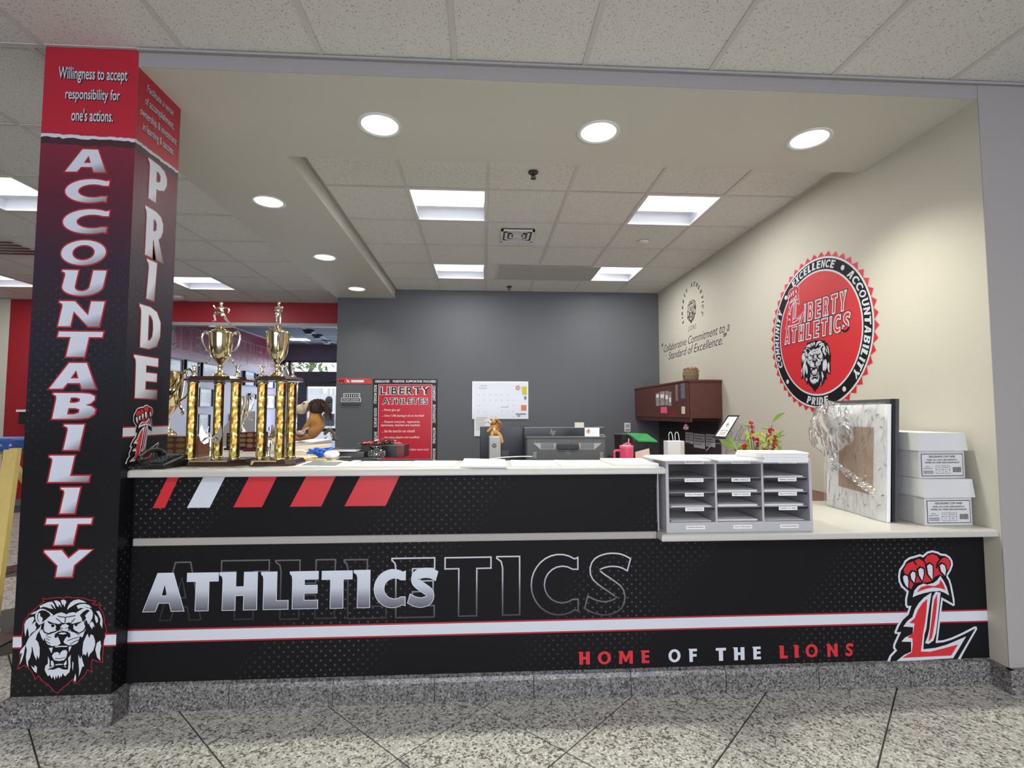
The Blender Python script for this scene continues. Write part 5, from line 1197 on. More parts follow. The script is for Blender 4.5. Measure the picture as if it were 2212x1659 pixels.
SH = [([(632.5, 1007.5), (676, 993.5), (753, 996), (729, 1008)], .0015, 'white-bordered sheet with a dark grey picture, right of the trophies', 1),
      ([(731, 1007.5), (764, 994.5), (781, 994.5), (754, 1007)], .0012, 'narrow white sheet partly under others, right of the dark grey picture', 0),
      ([(757, 1006.5), (787, 996), (889, 996), (872, 1007)], .0012, 'white typed sheet in front of the glass vase', 2),
      ([(877.5, 1007.5), (896.5, 995), (986.7, 995), (981, 1007.5)], .003, 'stack of white sheets just right of the red banner', 0),
      ([(994.3, 1006), (1003, 990), (1090.6, 992), (1095, 1006.5)], .009, 'curled stack of white sheets in front of the light grey computer tower', 0),
      ([(1106.3, 1006.5), (1102.5, 993.6), (1193.7, 994.5), (1206, 1006.5)], .004, 'white stack straight in front of the left half of the dark grey monitor back', 2),
      ([(1212.6, 1006), (1195.6, 993.6), (1288.6, 994.5), (1311.4, 1006)], .004, 'white stack in front of the right half of the dark grey monitor back', 2),
      ([(1328.5, 1001.5), (1296, 989.8), (1385.4, 989.8), (1423, 1001.5)], .012, 'thicker white paper stack at the right end of the high counter', 0)]
for px, t_, s, kind in SH:
    o, c, o_ = sheet('paper_stack' if t_ > .002 else 'paper_sheet', px, HT, t_, M['paper'], s, 'papers along the high counter')
    c = fixc(px, HT+t_)
    if kind == 1: printed(o, c, o_, .10, .12, .92, .82, t_+.0004, mat('slate_print', (.16, .19, .20), .5), 'printed_picture')
    if kind == 2: printed(o, c, o_, .12, .15, .9, .85, t_+.0004, lp, 'typed_lines', 7)
# behind the papers on the broad left part of the top
t = thing1(MB().prism([(-.16, -.10), (.14, -.12), (.17, .08), (-.12, .11)], 0, .012), 'manila_folder', mat('manila_card', (.66, .50, .27), .8), (-.95, .235, HT), 'flat manila folders lying behind the right trophy', 'folder')
o = MB().add([(-.16, -.02, .0), (.16, -.04, .0), (.155, .0, .075), (-.14, .03, .055), (-.16, -.017, .0), (.16, -.037, .0), (.155, .003, .075), (-.14, .033, .055)], [(0, 1, 2, 3), (7, 6, 5, 4), (0, 4, 5, 1), (1, 5, 6, 2), (2, 6, 7, 3), (3, 7, 4, 0)])
thing1(o, 'folder', mat('beige_card', (.60, .52, .42), .8), (-1.02, .40, HT+.001), 'beige folder propped upright behind the manila folders', 'folder')
bp_ = at(722, 990, Z=HT); t = empty('gift_ribbon', (-.865, .19, HT+.013), label='bright blue and white ribbon bow lying behind the grey picture sheet', cat='ribbon')
rnd = random.Random(2); blue = mat('blue_ribbon', (.02, .12, .55), .35); mb = MB()
for i in range(9):
    a = rnd.uniform(0, 6.28); r_ = rnd.uniform(.03, .07); c = (rnd.uniform(-.06, .05), rnd.uniform(-.03, .03)); z = rnd.uniform(.008, .03)
    mb.tube(smoothline([(c[0], c[1], z), (c[0]+r_*math.cos(a), c[1]+r_*.6*math.sin(a), z+.02), (c[0]+r_*math.cos(a+1), c[1]+r_*.6*math.sin(a+1), z+.005), (c[0], c[1], z)], 4), .0065, 6)
mb.build('blue_loops', blue, t, smooth=True)
MB().ball((.075, -.03, .021), (.042, .03, .020), 14).build('white_puff', M['paper'], t, smooth=True)
MB().tube(smoothline([(-.13, -.05, .003), (-.13, -.03, .03), (-.09, -.01, .04), (-.05, -.02, .025), (-.035, -.05, .003)], 5), .005, 8).build('white_loop', M['paper'], t, smooth=True)
# stack of books, black box with tinsel, glass vase
t = empty('book', (-.775, .335, HT), R(4), label='dark book stack under a white tray, left of the glass vase', cat='books')
MB().bevbox((-.12, -.05, 0), (.12, .06, .034), .003).build('book_cover', M['black'], t)
MB().box((-.118, -.0515, .006), (.05, .0, .012)).build('spine_print', M['ltgrey'], t)
t = empty('book', (-.79, .335, HT+.0345), R(-3), label='white-edged book lying on top of the dark book, left of the vase', cat='books')
MB().box((-.10, -.05, 0), (.10, .055, .003)).box((-.10, -.05, .016), (.10, .055, .019)).build('book_cover', M['black'], t); MB().box((-.098, -.048, .003), (.098, .053, .016)).build('pages', M['paper'], t)
t = empty('gift_box', (-.565, .40, HT), R(-5), label='black and dark red box behind the glass vase', cat='box')
mb = MB().bevbox((-.11, -.06, -.0), (.13, .06, .070), .003).build('box_body', M['black'], t)
MB().box((.09, -.062, .002), (.1315, .061, .068)).build('red_side', mat('oxblood_gloss', (.13, .006, .012), .25), t)
rnd = random.Random(8); mb = MB()
for i in range(190):
    x, y = rnd.uniform(-.10, .08), rnd.uniform(-.05, .04); z = .003+rnd.uniform(0, .6)*(x+.13)*.22
    a = rnd.uniform(0, 6.28); l = rnd.uniform(.015, .035)
    mb.tube([(x, y, z), (x+l*math.cos(a)*.5, y+l*math.sin(a)*.5, z+rnd.uniform(-.006, .008)), (x+l*math.cos(a+.6), y+l*math.sin(a+.6), z)], .0028, 4, rnd.choice((0, 0, 1, 1, 1, 1, 2)))
thing1(mb, 'tinsel_garland', [mat('red_foil', (.45, .01, .02), .2, .7), M['black'], mat('pink_foil', (.45, .12, .09), .4, .5)], (-.585, .395, HT+.0705), 'red and black tinsel garland heaped on the black box', 'garland', kind='stuff')
vs_ = empty('glass_vase', (-.578, .262, HT), label='small cut-glass vase standing left of the banner foot', cat='vase')
vp = [(.026, .002), (.036, .006), (.043, .022), (.041, .036), (.031, .050), (.033, .058), (.043, .066)]
MB().lathe(vp+[(r_-.0035, z) for r_, z in vp[::-1]], n=28, caps=False).build('vase_glass', M['glass'], vs_, smooth=True)
mb = MB()
for j, z in enumerate((.010, .019, .028, .037)):
    for i in range(16): a = 2*math.pi*(i+.5*(j % 2))/16; r_ = (.0375, .0425, .0435, .041)[j]; mb.ball((r_*math.cos(a), r_*math.sin(a), z), .0048, 6)
tag(mb.build('cut_facets', mat('crystal_facets', (.38, .38, .40), .15, .9), vs_), kind='stuff')

# candy dish and seated plush lion at the end of the wing
p = at(649, 956, Z=HT); cd = empty('candy_dish', (p.x, p.y, HT), label='footed glass dish of pink candy beside the large plush lion', cat='dish')
vp = [(.03, .001), (.032, .004), (.006, .010), (.006, .045), (.03, .052), (.056, .075), (.062, .10)]
MB().lathe(vp+[(r_-.003, z+.003) for r_, z in vp[:2:-1]], n=26, caps=False).build('dish_glass', M['glass'], cd, smooth=True)
rnd = random.Random(5); mb = MB()
for i in range(40): a = rnd.uniform(0, 6.28); r_ = rnd.uniform(0, .045); mb.ball((r_*math.cos(a), r_*math.sin(a), .07+rnd.uniform(0, .025)), .011, 6, rnd.choice((0, 1)))
tag(mb.build('candy', [mat('pink_candy', (.75, .25, .22), .3), mat('white_candy', (.7, .6, .58), .3)], cd), kind='stuff')
MB().tube([(.0, -.01, .085), (.07, -.01, .128)], .005, 8).build('spoon', M['white'], cd)
p = at(648, 957, Z=HT); pl_ = empty('plush_lion', (p.x+.06, p.y+.26, HT), label='large tan plush lion with dark brown mane sitting at the far end of the wing', cat='plush toy')
Kp = 1.0
skin('plush_body', [(0, 0, .09, .085), (-.01, 0, .17, .066), (-.02, 0, .24, .048), (-.03, 0, .29, .06), (-.06, -.05, .05, .035), (-.15, -.06, .03, .028), (-.19, -.06, .03, .026), (-.06, .05, .05, .035), (-.15, .06, .03, .028), (-.19, .06, .03, .026), (-.05, -.05, .18, .028), (-.10, -.05, .10, .024), (-.12, -.05, .04, .026), (-.05, .05, .18, .028), (-.10, .05, .10, .024)],
     [(0, 1), (1, 2), (2, 3), (0, 4), (4, 5), (5, 6), (0, 7), (7, 8), (8, 9), (1, 10), (10, 11), (11, 12), (1, 13), (13, 14)], M['fur'], pl_, 2)
MB().ball((-.145, 0, .285), (.055, .05, .045), 16).ball((-.10, 0, .31), (.05, .05, .05), 14).build('muzzle', M['cream_fur'], pl_, smooth=True)
MB().ball((-.197, 0, .30), (.012, .016, .012), 10).ball((-.11, -.045, .335), .009, 8).ball((-.11, .045, .335), .009, 8).build('nose_and_eyes', M['black'], pl_, smooth=True)
rnd = random.Random(11); mb = MB()
mb.ball((-.012, 0, .30), (.065, .075, .075), 14)
for i in range(170):
    a = rnd.uniform(-1.35, 1.9); e = rnd.uniform(-1, 1); d = Vector((math.sin(a)*.9+.1, e*.8, math.cos(a))).normalized()
    c = Vector((-.012, 0, .295)); s_ = c+d*.05; m_ = c+d*.095+Vector((.01, 0, -.012)); e_ = c+d*rnd.uniform(.10, .125)+Vector((.02, 0, -.055-rnd.uniform(0, .04)))
    mb.tube([s_, m_, e_], [.007, .006, .002], 4)
mb.build('mane', M['darkmane'], pl_, smooth=True)
mb = MB().tube(smoothline([(.06, 0, .06), (.10, 0, .10), (.135, 0, .075), (.15, 0, .03), (.17, 0, .012)], 4), [.014]*17, 8); mb.ball((.155, 0, .015), (.032, .014, .013), 8); mb.build('tail', mat('taupe_plush', (.16, .12, .09), .95), pl_, smooth=True)

# ================================================================ mail sorter on the low counter
SXa, SXb, SYa, SYb, SZ0, SZ1 = .8525, 1.557, -.232, .085, LT, 1.089
srt = empty('mail_sorter', ((SXa+SXb)/2, SYa, LT), label='grey twelve-slot mail sorter with paper labels at the step of the counter', cat='organizer')
lam = M['laminate']; tk = .014
cw = (SXb-SXa-.03)/3; ch_ = (SZ1-.02-(SZ0+.045))/4; z0 = SZ0+.045
for x in (SXa, SXb-tk): MB().box((x, SYa, SZ0), (x+tk, SYb, SZ1)).build('side_panel', lam, srt, world=True)
MB().box((SXa+tk, SYa, SZ1-.018), (SXb-tk, SYb, SZ1)).build('top_panel', lam, srt, world=True)
MB().box((SXa+tk, SYa, SZ0), (SXb-tk, SYa+.014, z0)).box((SXa+tk, SYa+.014, z0-.012), (SXb-tk, SYb, z0)).build('bottom_panel', lam, srt, world=True)
MB().box((SXa+tk, SYb-.006, SZ0), (SXb-tk, SYb, SZ1-.018)).build('back_panel', mat('hardboard_back', (.10, .08, .07), .7), srt, world=True)
iw = (SXb-SXa-2*tk); colx = [SXa+tk+iw*i/3 for i in range(4)]
for x in colx[1:3]: MB().box((x-.005, SYa+.002, z0), (x+.005, SYb-.006, SZ1-.018)).build('divider', lam, srt, world=True)
zz = [z0+(SZ1-.018-z0)*j/4 for j in range(5)]
lab = [['Sports Physicals', 'Magnet Items', 'PRACTICE SCHEDULE'], ['Sports Paperwork', 'GAME SCHEDULES', 'Athletic Insurance'], ['Class Changes', 'Sign In Sheet', 'Sport Tryouts'], ['Work Study Forms', 'Activity Forms', 'Letters to Sign'], ['Facilities Requests', 'Sports Information', 'Fundraising Packets']]
rnd = random.Random(6)
for j in (1, 2, 3):
    for i in range(3): MB().box((colx[i]+.0055, SYa+.012, zz[j]-.003), (colx[i+1]-.0055, SYb-.006, zz[j]+.001)).build('shelf', lam, srt, world=True); MB().box((colx[i]+.0055, SYa+.006, zz[j]-.012), (colx[i+1]-.0055, SYa+.012, zz[j]-.001)).build('shelf_lip', M['black'], srt, world=True)
for j in range(5):
    for i in range(3):
        xc = (colx[i]+colx[i+1])/2+.01; z = (SZ1-.009, zz[3]-.008, zz[2]-.008, zz[1]-.008, SZ0+.022)[j]; y = SYa-.0006 if j in (0, 4) else SYa+.0054
        if j == 3 and i == 1: continue
        l = MB().box((xc-.045, y-.001, z-.0085), (xc+.045, y, z+.0085)).build('slot_label', M['paper'], srt, world=True)
        f = Frame((0, y-.001, 0), (1, 0, 0), (0, 0, 1), (0, -1, 0)); mb = MB(); text_in(mb, f, lab[j][i], (xc-.038, z-.0035, xc+.038, z+.004), .0004, 0, .01); mb.build('lettering', M['blackprint'], srt, world=True)
n_ = 0
SL = [(0, 3, 0), (1, 3, 0), (2, 3, 3), (0, 2, 0), (1, 2, 4), (2, 2, 4), (0, 1, 2), (1, 1, 4), (2, 1, 6), (0, 0, 1), (1, 0, 3), (2, 0, 1)]
cn, rn = ('left', 'middle', 'right'), ('bottom', 'third', 'second', 'top')
for i, j, k in SL:
    if not k: continue
    w_ = cw-.02; z = zz[j]+(.0012 if j else .0008); mb = MB()
    for q_ in range(min(k, 4)): dx = rnd.uniform(-.004, .004); mb.box((-w_/2+dx+.006, 0, q_*.0022), (w_/2+dx-.006, .26, q_*.0022+.0018))
    thing1(mb, 'paper_stack', M['paper'], ((colx[i]+colx[i+1])/2, SYa+.02+rnd.uniform(0, .004), z), 'white papers in the %s column, %s slot, of the grey mail sorter' % (cn[i], rn[j]), 'paper', 'papers in the mail sorter')
def stack3(px, z, t_, n, label, seed):
    c = [at(x, y, Z=z+t_) for x, y in px]; c = c if sum(c[i].x*c[(i+1) % 4].y-c[(i+1) % 4].x*c[i].y for i in range(4)) > 0 else c[::-1]
    o_ = sum(c, Vector())/4; rnd = random.Random(seed); mb = MB()
    for k in range(n):
        dx, dy = rnd.uniform(-.003, .003), rnd.uniform(-.002, .002); a, b = t_*k/n, t_*(k+1)/n-.0008
        mb.loft([[(p.x-o_.x+dx, p.y-o_.y+dy, a) for p in c], [(p.x-o_.x+dx, p.y-o_.y+dy, b) for p in c]])
    return thing1(mb, 'paper_stack', M['paper'], (o_.x, o_.y, z+.0004), label, 'paper', 'papers on the mail sorter')
stack3([(1437, 994), (1390, 984.5), (1497, 984.5), (1536, 994)], SZ1, .006, 2, 'thin white paper stack on the left of the mail sorter top', 1)
stack3([(1551, 993.5), (1502, 984), (1590, 984), (1642, 992.5)], SZ1, .009, 2, 'thin white paper stack on the middle of the mail sorter top', 2)
stack3([(1650, 978.5), (1590, 972), (1716, 972.5), (1746, 978)], SZ1, .042, 6, 'tall stack of printed white paper on the right of the mail sorter top', 3)
# ================================================================ wrapped poster, frames, paper boxes on the low counter
def leaning(name, p0, p1, h, t_, lean, m_, parent=None, zb=LT):
    """board standing on its lower edge p0-p1 (camera side), leaning to +x"""
    mb = MB(); d = Vector((p1[0]-p0[0], p1[1]-p0[1], 0)).normalized(); nrm = Vector((d.y, -d.x, 0))
    if nrm.x > 0: nrm = -nrm
    v = []
    for off in (0, -t_):
        for z in (0, 1):
            for q_ in (p0, p1): v.append(Vector((q_[0], q_[1], zb+.001+z*h))+nrm*off+Vector((lean*z, 0, 0)))
    return v
def board(v, inset=(0, 0)):
    mb = MB(); mb.add([v[0], v[1], v[3], v[2], v[4], v[5], v[7], v[6]], [(0, 1, 2, 3), (7, 6, 5, 4), (0, 4, 5, 1), (1, 5, 6, 2), (2, 6, 7, 3), (3, 7, 4, 0)]); return mb
E0, E1 = (2.038, -.088), (2.070, .405)
pst = empty('wrapped_poster', (2.06, .15, LT), label='white matted brown picture in crumpled clear plastic leaning by the copy paper boxes', cat='poster')
v = leaning('b', E0, E1, .595, .012, .032, None); board(v).build('mat_board', mat('signed_mat_board', (.84, .85, .86), .6), pst, world=True)
def onb(u, z, d):    # u 0..1 from far end to near end as seen from the camera
    a = v[1].lerp(v[0], u); b = v[3].lerp(v[2], u); return a.lerp(b, z)+Vector((-d, 0, 0))
MB().add([onb(.22, .215, .001), onb(.80, .20, .001), onb(.80, .80, .001), onb(.22, .80, .001)], [(0, 1, 2, 3)]).build('brown_picture', mat('tan_photo', (.36, .20, .10), .5, var=.35, vscale=9), pst, world=True)
mb = MB(); rnd = random.Random(12)
for i in range(26):
    u, z = rnd.choice([(rnd.uniform(.05, .18), rnd.uniform(.1, .9)), (rnd.uniform(.84, .96), rnd.uniform(.1, .9)), (rnd.uniform(.1, .9), rnd.uniform(.05, .16)), (rnd.uniform(.1, .9), rnd.uniform(.84, .96))])
    L = rnd.uniform(.02, .06); s_ = rnd.uniform(-.03, .03); pts = [onb(u+L*k/6, z+s_*k/6+rnd.uniform(-.008, .008), .002) for k in range(7)]
    mb.tube(pts, .0011, 4)
tag(mb.build('signatures', M['blackprint'], pst, world=True), kind='stuff')
# plastic: one crumpled sheet over the board, one ballooning fold at its far upper corner
rnd = random.Random(21)
def crumple(fn, nu, nv, amp, name):
    mb = MB(); g = [[rnd.uniform(-1, 1) for _ in range(nu+1)] for _ in range(nv+1)]
    for j in range(nv+1):
        for i in range(nu+1): mb.v.append(fn(i/nu, j/nv, g[j][i]*amp))
    for j in range(nv):
        for i in range(nu): a = j*(nu+1)+i; mb.f += [[a, a+1, a+nu+2], [a, a+nu+2, a+nu+1]]; mb.m += [0, 0]
    return mb.build(name, M['wrapm'], pst, world=True, smooth=False)
crumple(lambda a, b, r_: onb(a*1.02-.01, b*1.02-.0, .012+.006*math.sin(a*9+b*5)+r_), 30, 34, .0022, 'plastic_wrap').data.polygons.foreach_set('use_smooth', [True]*2040)
def blob(a, b, r_):
    th, ph_ = a*2*math.pi, (b-.5)*math.pi*.98
    c = onb(.20, .78, .052); rr = .93+r_*5+.13*math.sin(th*3+ph_*2)+.09*math.sin(th*5-ph_*4+1)+.07*math.sin(th*2+ph_*7)
    return c+Vector((-.050*math.cos(ph_)*math.cos(th)*rr, .185*math.cos(ph_)*math.sin(th)*rr, .150*math.sin(ph_)*rr))
crumple(blob, 20, 12, .012, 'plastic_bulge')
crumple(lambda a, b, r_: onb(.12+.78*b, .46-.24*b+.05*(a-.5)*(1+b), .018+.020*math.sin(a*3.14)+r_), 8, 24, .007, 'plastic_fold')

w0 = empty('foam_board', (2.12, .15, LT), label='plain white board standing between the wrapped poster and the black frame', cat='board')
v2 = leaning('b', (2.056, -.080), (2.088, .40), .598, .008, .032, None); board(v2).build('board_panel', M['paper'], w0, world=True)
f0 = empty('poster_frame', (2.16, .15, LT), label='large black poster frame leaning behind the white boards, tallest of them', cat='frame')
v3 = leaning('b', (2.074, -.078), (2.106, .43), .625, .034, .032, None); board(v3).build('frame_body', M['dkgrey'], f0, world=True)
v4 = leaning('b', (2.0735, -.0785), (2.0745, -.060), .624, .016, .032, None); board(v4).build('frame_edge', M['black'], f0, world=True)

lidm = mat('white_box_card', (.60, .61, .62), .7); boxm = mat('box_card', (.54, .545, .55), .7)
def paper_box(x, y, z, rz, label):
    t = empty('paper_box', (x, y, z), R(rz), label=label, cat='box', group='stacked copy paper boxes')
    w_, d_, h = .246, .36, .226
    MB().bevbox((-w_/2, 0, 0), (w_/2, d_, h-.004), .002).build('box_body', boxm, t)
    l = MB(); l.loft([[(-w_/2-.008, -.012, h-.088), (w_/2+.008, -.012, h-.088), (w_/2+.008, d_+.008, h-.088), (-w_/2-.008, d_+.008, h-.088)], [(-w_/2-.003, -.004, h), (w_/2+.003, -.004, h), (w_/2+.003, d_+.004, h), (-w_/2-.003, d_+.004, h)]])
    l.build('box_lid', lidm, t)
    f = Frame((0, -.0002, 0), (1, 0, 0), (0, 0, 1), (0, -1, 0)); lb = empty('box_label', (0, 0, 0)); lb.parent = t
    mb = MB(); fill(mb, f, [[(-.112, .012), (.112, .012), (.112, .122), (-.112, .122)]], .0004); mb.build('label_border', M['blackprint'], lb)
    mb = MB(); fill(mb, f, [[(-.109, .015), (.109, .015), (.109, .119), (-.109, .119)]], .0008); mb.build('label_field', lidm, lb)
    mb = MB()
    for s, z0, x1 in (('XEROGRAPHIC COPY PAPER', .103, .072), ('PAPEL DE COPIA XEROGR\u00c1FICO', .088, .082), ('PAPIER DE COPIE XEROGRAPHIQUE', .073, .092)): text_in(mb, f, s, (-x1, z0, x1, z0+.010), .0012, 0, .03)
    text_in(mb, f, 'WHITE', (-.092, .056, -.070, .061), .0012, 0, .01); text_in(mb, f, 'BLANCO / BLANC', (-.102, .047, -.055, .0525), .0012, 0, .02)
    text_in(mb, f, '8 1/2 x 11', (-.028, .052, -.006, .058), .0012, 0, .01); text_in(mb, f, '500 Sheets', (.006, .052, .032, .058), .0012, 0, .01); text_in(mb, f, '92', (-.022, .032, -.012, .038), .0012, 0, .01); text_in(mb, f, '20 lb.', (.012, .032, .028, .038), .0012, 0, .01)
    for a, b in (((-.036, .024), (.040, .0255)), ((-.036, .0435), (.040, .045)), ((-.036, .0625), (.040, .064)), ((-.036, .024), (-.0345, .064)), ((.001, .024), (.0025, .064)), ((.0385, .024), (.040, .064))): fill(mb, f, [[a, (b[0], a[1]), b, (a[0], b[1])]], .0012)
    rr = random.Random(3); x_ = .055
    while x_ < .10: w2 = rr.choice((.0008, .0014, .002)); fill(mb, f, [[(x_, .030), (x_+w2, .030), (x_+w2, .056), (x_, .056)]], .0012); x_ += w2+rr.choice((.0008, .0012))
    for k in range(3): fill(mb, f, [[(-.104, .024+k*.006), (-.05, .024+k*.006), (-.05, .0268+k*.006), (-.104, .0268+k*.006)]], .0012)
    mb.build('label_print', mat('grey_box_ink', (.06, .06, .07), .6), lb)
paper_box(2.292, -.170, LT+.0005, 0, 'white copy paper box on the low counter, lower of the two')
paper_box(2.289, -.150, LT+.2275, 1.5, 'white copy paper box stacked on top of the other one')

# ================================================================ plant behind the sorter
pp = at(1680, 985, Y=.34); fp = empty('potted_flowers', (1.62, .34, LT), label='artificial plant with red berries and green leaves behind the tall paper stack', cat='plant')
MB().lathe([(.05, 0), (.065, .09), (.07, .10), (.055, .10)], n=20).build('pot', mat('clay_pot', (.30, .12, .07), .7), fp, smooth=True)
rnd = random.Random(17); mbs, mbl, mbb, mbl2 = MB(), MB(), MB(), MB()
def leaf(mb, base, d, L, w_):
    d = d.normalized(); s_ = d.cross(Vector((0, .9, .4))).normalized(); n_ = s_.cross(d)
    mb.loft([[base+d*L*t-s_*w_*q_+n_*L*.12*math.sin(t*3.1), base+d*L*t+s_*w_*q_+n_*L*.12*math.sin(t*3.1), base+d*L*t+n_*(L*.12*math.sin(t*3.1)-.003)] for t, q_ in ((0, .12), (.25, .75), (.5, 1), (.75, .7), (1, .04))])
tips = [(-.20, .0, .37), (-.155, .02, .44), (-.07, -.02, .55), (-.045, .0, .62), (.0, .0, .50), (.05, -.02, .545), (.10, .0, .60), (.13, .0, .52), (.16, 0, .44), (.06, .02, .44), (-.02, .02, .40), (.09, -.03, .38), (-.10, 0, .46), (.20, 0, .36)]
for i, (x, y, z) in enumerate(tips):
    b0 = Vector((x*.15, y, .09)); e_ = Vector((x, y, z*.86+.0)); m_ = Vector((x*.55, y*.5, z*.52)); pts = smoothline([tuple(b0), tuple(m_), tuple(e_)], 5); mbs.tube(pts, [.003]*len(pts), 5)
    for k in range(6):
        q_ = Vector(pts[len(pts)*2//3+k % (len(pts)//3)]); d = Vector((rnd.uniform(-1, 1), rnd.uniform(-.5, .5), rnd.uniform(0, 1)))
        if i % 3 == 2 or k > 3: leaf(rnd.choice((mbl, mbl2)), q_, d, rnd.uniform(.05, .085), rnd.uniform(.008, .013))
    if i % 3 != 2:
        for k in range(22):
            t = rnd.uniform(0, 1); q_ = Vector(pts[-1]).lerp(Vector(pts[-4]), t); mbb.ball(q_+Vector((rnd.uniform(-.011, .011), rnd.uniform(-.011, .011), rnd.uniform(-.008, .012))), rnd.uniform(.006, .009), 6)
for d, b in (((-1, 0, .55), (-.17, 0, .37)), ((-.7, 0, 1), (-.15, 0, .36)), ((1, 0, .4), (.08, 0, .41)), ((1, 0, .2), (.06, 0, .39)), ((1, 0, .7), (.10, 0, .53)), ((.9, 0, .9), (.10, 0, .40))): leaf(mbl, Vector(b), Vector(d), .12, .016)
mbs.build('stems', M['stem'], fp, smooth=True); tag(mbl.build('green_leaves', M['leaf'], fp, smooth=True), kind='stuff'); tag(mbl2.build('yellow_leaves', M['leafy'], fp, smooth=True), kind='stuff'); tag(mbb.build('berries', M['berry'], fp, smooth=True), kind='stuff')
fp.scale = (.86, 1, .93)

# ================================================================ office furniture behind the counter
dk = empty('office_desk', (.6, 1.3, FZ), label='grey work desk behind the high counter carrying the monitors', cat='desk')
MB().bevbox((-.35, .80, .715), (1.62, 1.85, .745), .004).build('desk_top', M['laminate'], dk, world=True)
for x in (-.33, 1.58): MB().box((x, .84, FZ+.007), (x+.025, 1.82, .715)).build('desk_side', M['laminate'], dk, world=True)
d2 = empty('corner_desk', (2.1, 2.4, FZ), label='cherry brown desk along the beige wall under the wall cabinet', cat='desk')
MB().bevbox((1.70, .60, .715), (2.44, 4.29, .745), .004).build('desk_top', M['cherry'], d2, world=True); MB().box((1.72, .62, FZ+.007), (2.42, .645, .715)).box((1.72, 4.24, FZ+.007), (2.42, 4.265, .715)).build('desk_side', M['cherry'], d2, world=True)
def Y_at(px, py, Y): return at(px, py, Y=Y)
# wall cabinet
zb_, zt_ = 1.219, 1.648; cab = empty('wall_cabinet', (2.09, 2.48, zb_), label='cherry brown overhead cabinet on the beige wall with photos on its doors', cat='cabinet')
MB().box((2.105, 2.48, zb_+.04), (2.444, 4.29, zt_-.018)).build('cabinet_body', M['cherry'], cab, world=True)
MB().bevbox((2.085, 2.465, zt_-.018), (2.444, 4.30, zt_+.004), .003).build('cabinet_top', M['cherry'], cab, world=True)
MB().box((2.105, 2.482, zb_), (2.13, 4.288, zb_+.04)).box((2.43, 2.482, zb_), (2.443, 4.288, zb_+.04)).build('bottom_rail', M['cherry'], cab, world=True)
for k in range(2):
    a = 2.49+k*.9; MB().bevbox((2.088, a, zb_+.045), (2.1045, a+.893, zt_-.022), .002).build('cabinet_door', M['cherry'], cab, world=True)
hb = MB().box((2.42, 2.52, .75), (2.44, 4.28, zb_-.002)); thing1(hb, 'tack_board', mat('dark_tack_board', (.035, .03, .035), .9), (0, 0, 0), 'dark tack board on the wall under the brown cabinet', 'board')
F_cab = Frame((2.088, 0, 0), (0, -1, 0), (0, 0, 1), (-1, 0, 0), X=2.088)
def pinned(fr, b, name, m_, par, t_=.001, d=.0006):
    cx, cz, w_, h = bxc(fr.box(*b)); return flat(fr, cx, cz, w_, h, t_, name, m_, par, d)
pb = mat('black_white_photo_strip', (.30, .28, .27), .4, var=.95, vscale=26)
for i, (x0, x1, y0, y1) in enumerate(((1417, 1424.5, 849, 877), (1426, 1435.5, 845.5, 876), (1437, 1444, 844.5, 876), (1445, 1450.5, 846.5, 876.5))): 
    t = empty('photo_strip', F_cab.p(*F_cab.uv((x0+x1)/2, (y0+y1)/2)), label='narrow black and white photo strip on the brown cabinet, %s of four from the left' % ('first', 'second', 'third', 'fourth')[i], cat='photo', group='photo strips on the brown cabinet'); pinned(F_cab, (x0, y0, x1, y1), 'print', pb, t)
    pinned(F_cab, (x0+1, y0+3+i*3, x1-1, y0+10+i*4), 'pale_patch', M['paper'], t, .0004, .0018)
def small(name, b, m_, label, cat, fr=F_cab):
    p = fr.p(*fr.uv((b[0]+b[2])/2, (b[1]+b[3])/2)); t = empty(name, p, label=label, cat=cat); pinned(fr, b, 'sheet', m_, t); return t
small('pink_note', (1427.5, 879, 1441, 892.5), mat('hot_pink_paper', (.80, .10, .22), .7), 'hot pink paper note on the brown cabinet under the photo strips', 'note')
small('pale_card', (1472.5, 878, 1480, 894), mat('cream_card', (.66, .62, .48), .7), 'small cream card on the lower right of the brown cabinet doors', 'card')
t = small('picture_magnet', (1471, 828, 1480, 861), mat('slate_sticker', (.14, .15, .20), .4, var=.9, vscale=40), 'tall slate blue picture magnet at the upper right of the cabinet doors', 'magnet')
t = small('paper_cutout', (1459.5, 831, 1464.5, 866), mat('grey_cutouts', (.20, .17, .18), .5, var=.9, vscale=60), 'thin column of small grey cut-outs on the brown cabinet', 'decoration')
a = F_cab.uv(1447, 894); b = F_cab.uv(1460, 893); mb = MB(); text_in(mb, F_cab, 'LSS', (a[0], a[1]-.03, b[0], a[1]+.03), .0008, 0, .01); t = empty('red_letters', F_cab.p(a[0], a[1]), label='small red letters LSS stuck on the brown cabinet', cat='lettering'); mb.build('lettering', M['redline'], t, world=True)
# basket on the cabinet
p = at(1488, 818, X=2.25); bk = empty('wicker_basket', (2.22, 2.72, zt_+.004), label='small round wicker basket standing on top of the brown cabinet', cat='basket')
mb = MB()
for j in range(9):
    z = .008+j*.0135; r_ = .066+.010*math.sin(j/8*3.0); mb.tube([(r_*math.cos(R(a))*(1+.03*((a//20+j) % 2)), r_*math.sin(R(a))*(1+.03*((a//20+j) % 2)), z) for a in range(0, 361, 20)], .0075, 6)
mb.build('woven_rings', mat('wicker', (.26, .18, .10), .8, var=.4, vscale=50), bk, smooth=True)
rnd = random.Random(4); mb = MB()
for i in range(16): a = rnd.uniform(0, 6.28); mb.tube([(.03*math.cos(a), .03*math.sin(a), .10), (.06*math.cos(a), .06*math.sin(a), .135+rnd.uniform(-.01, .012)), (.075*math.cos(a), .075*math.sin(a), .125)], .009, 6)
mb.build('rim_braid', M['brassdull'] if False else mat('wicker', (.26, .18, .10), .8), bk, smooth=True); 
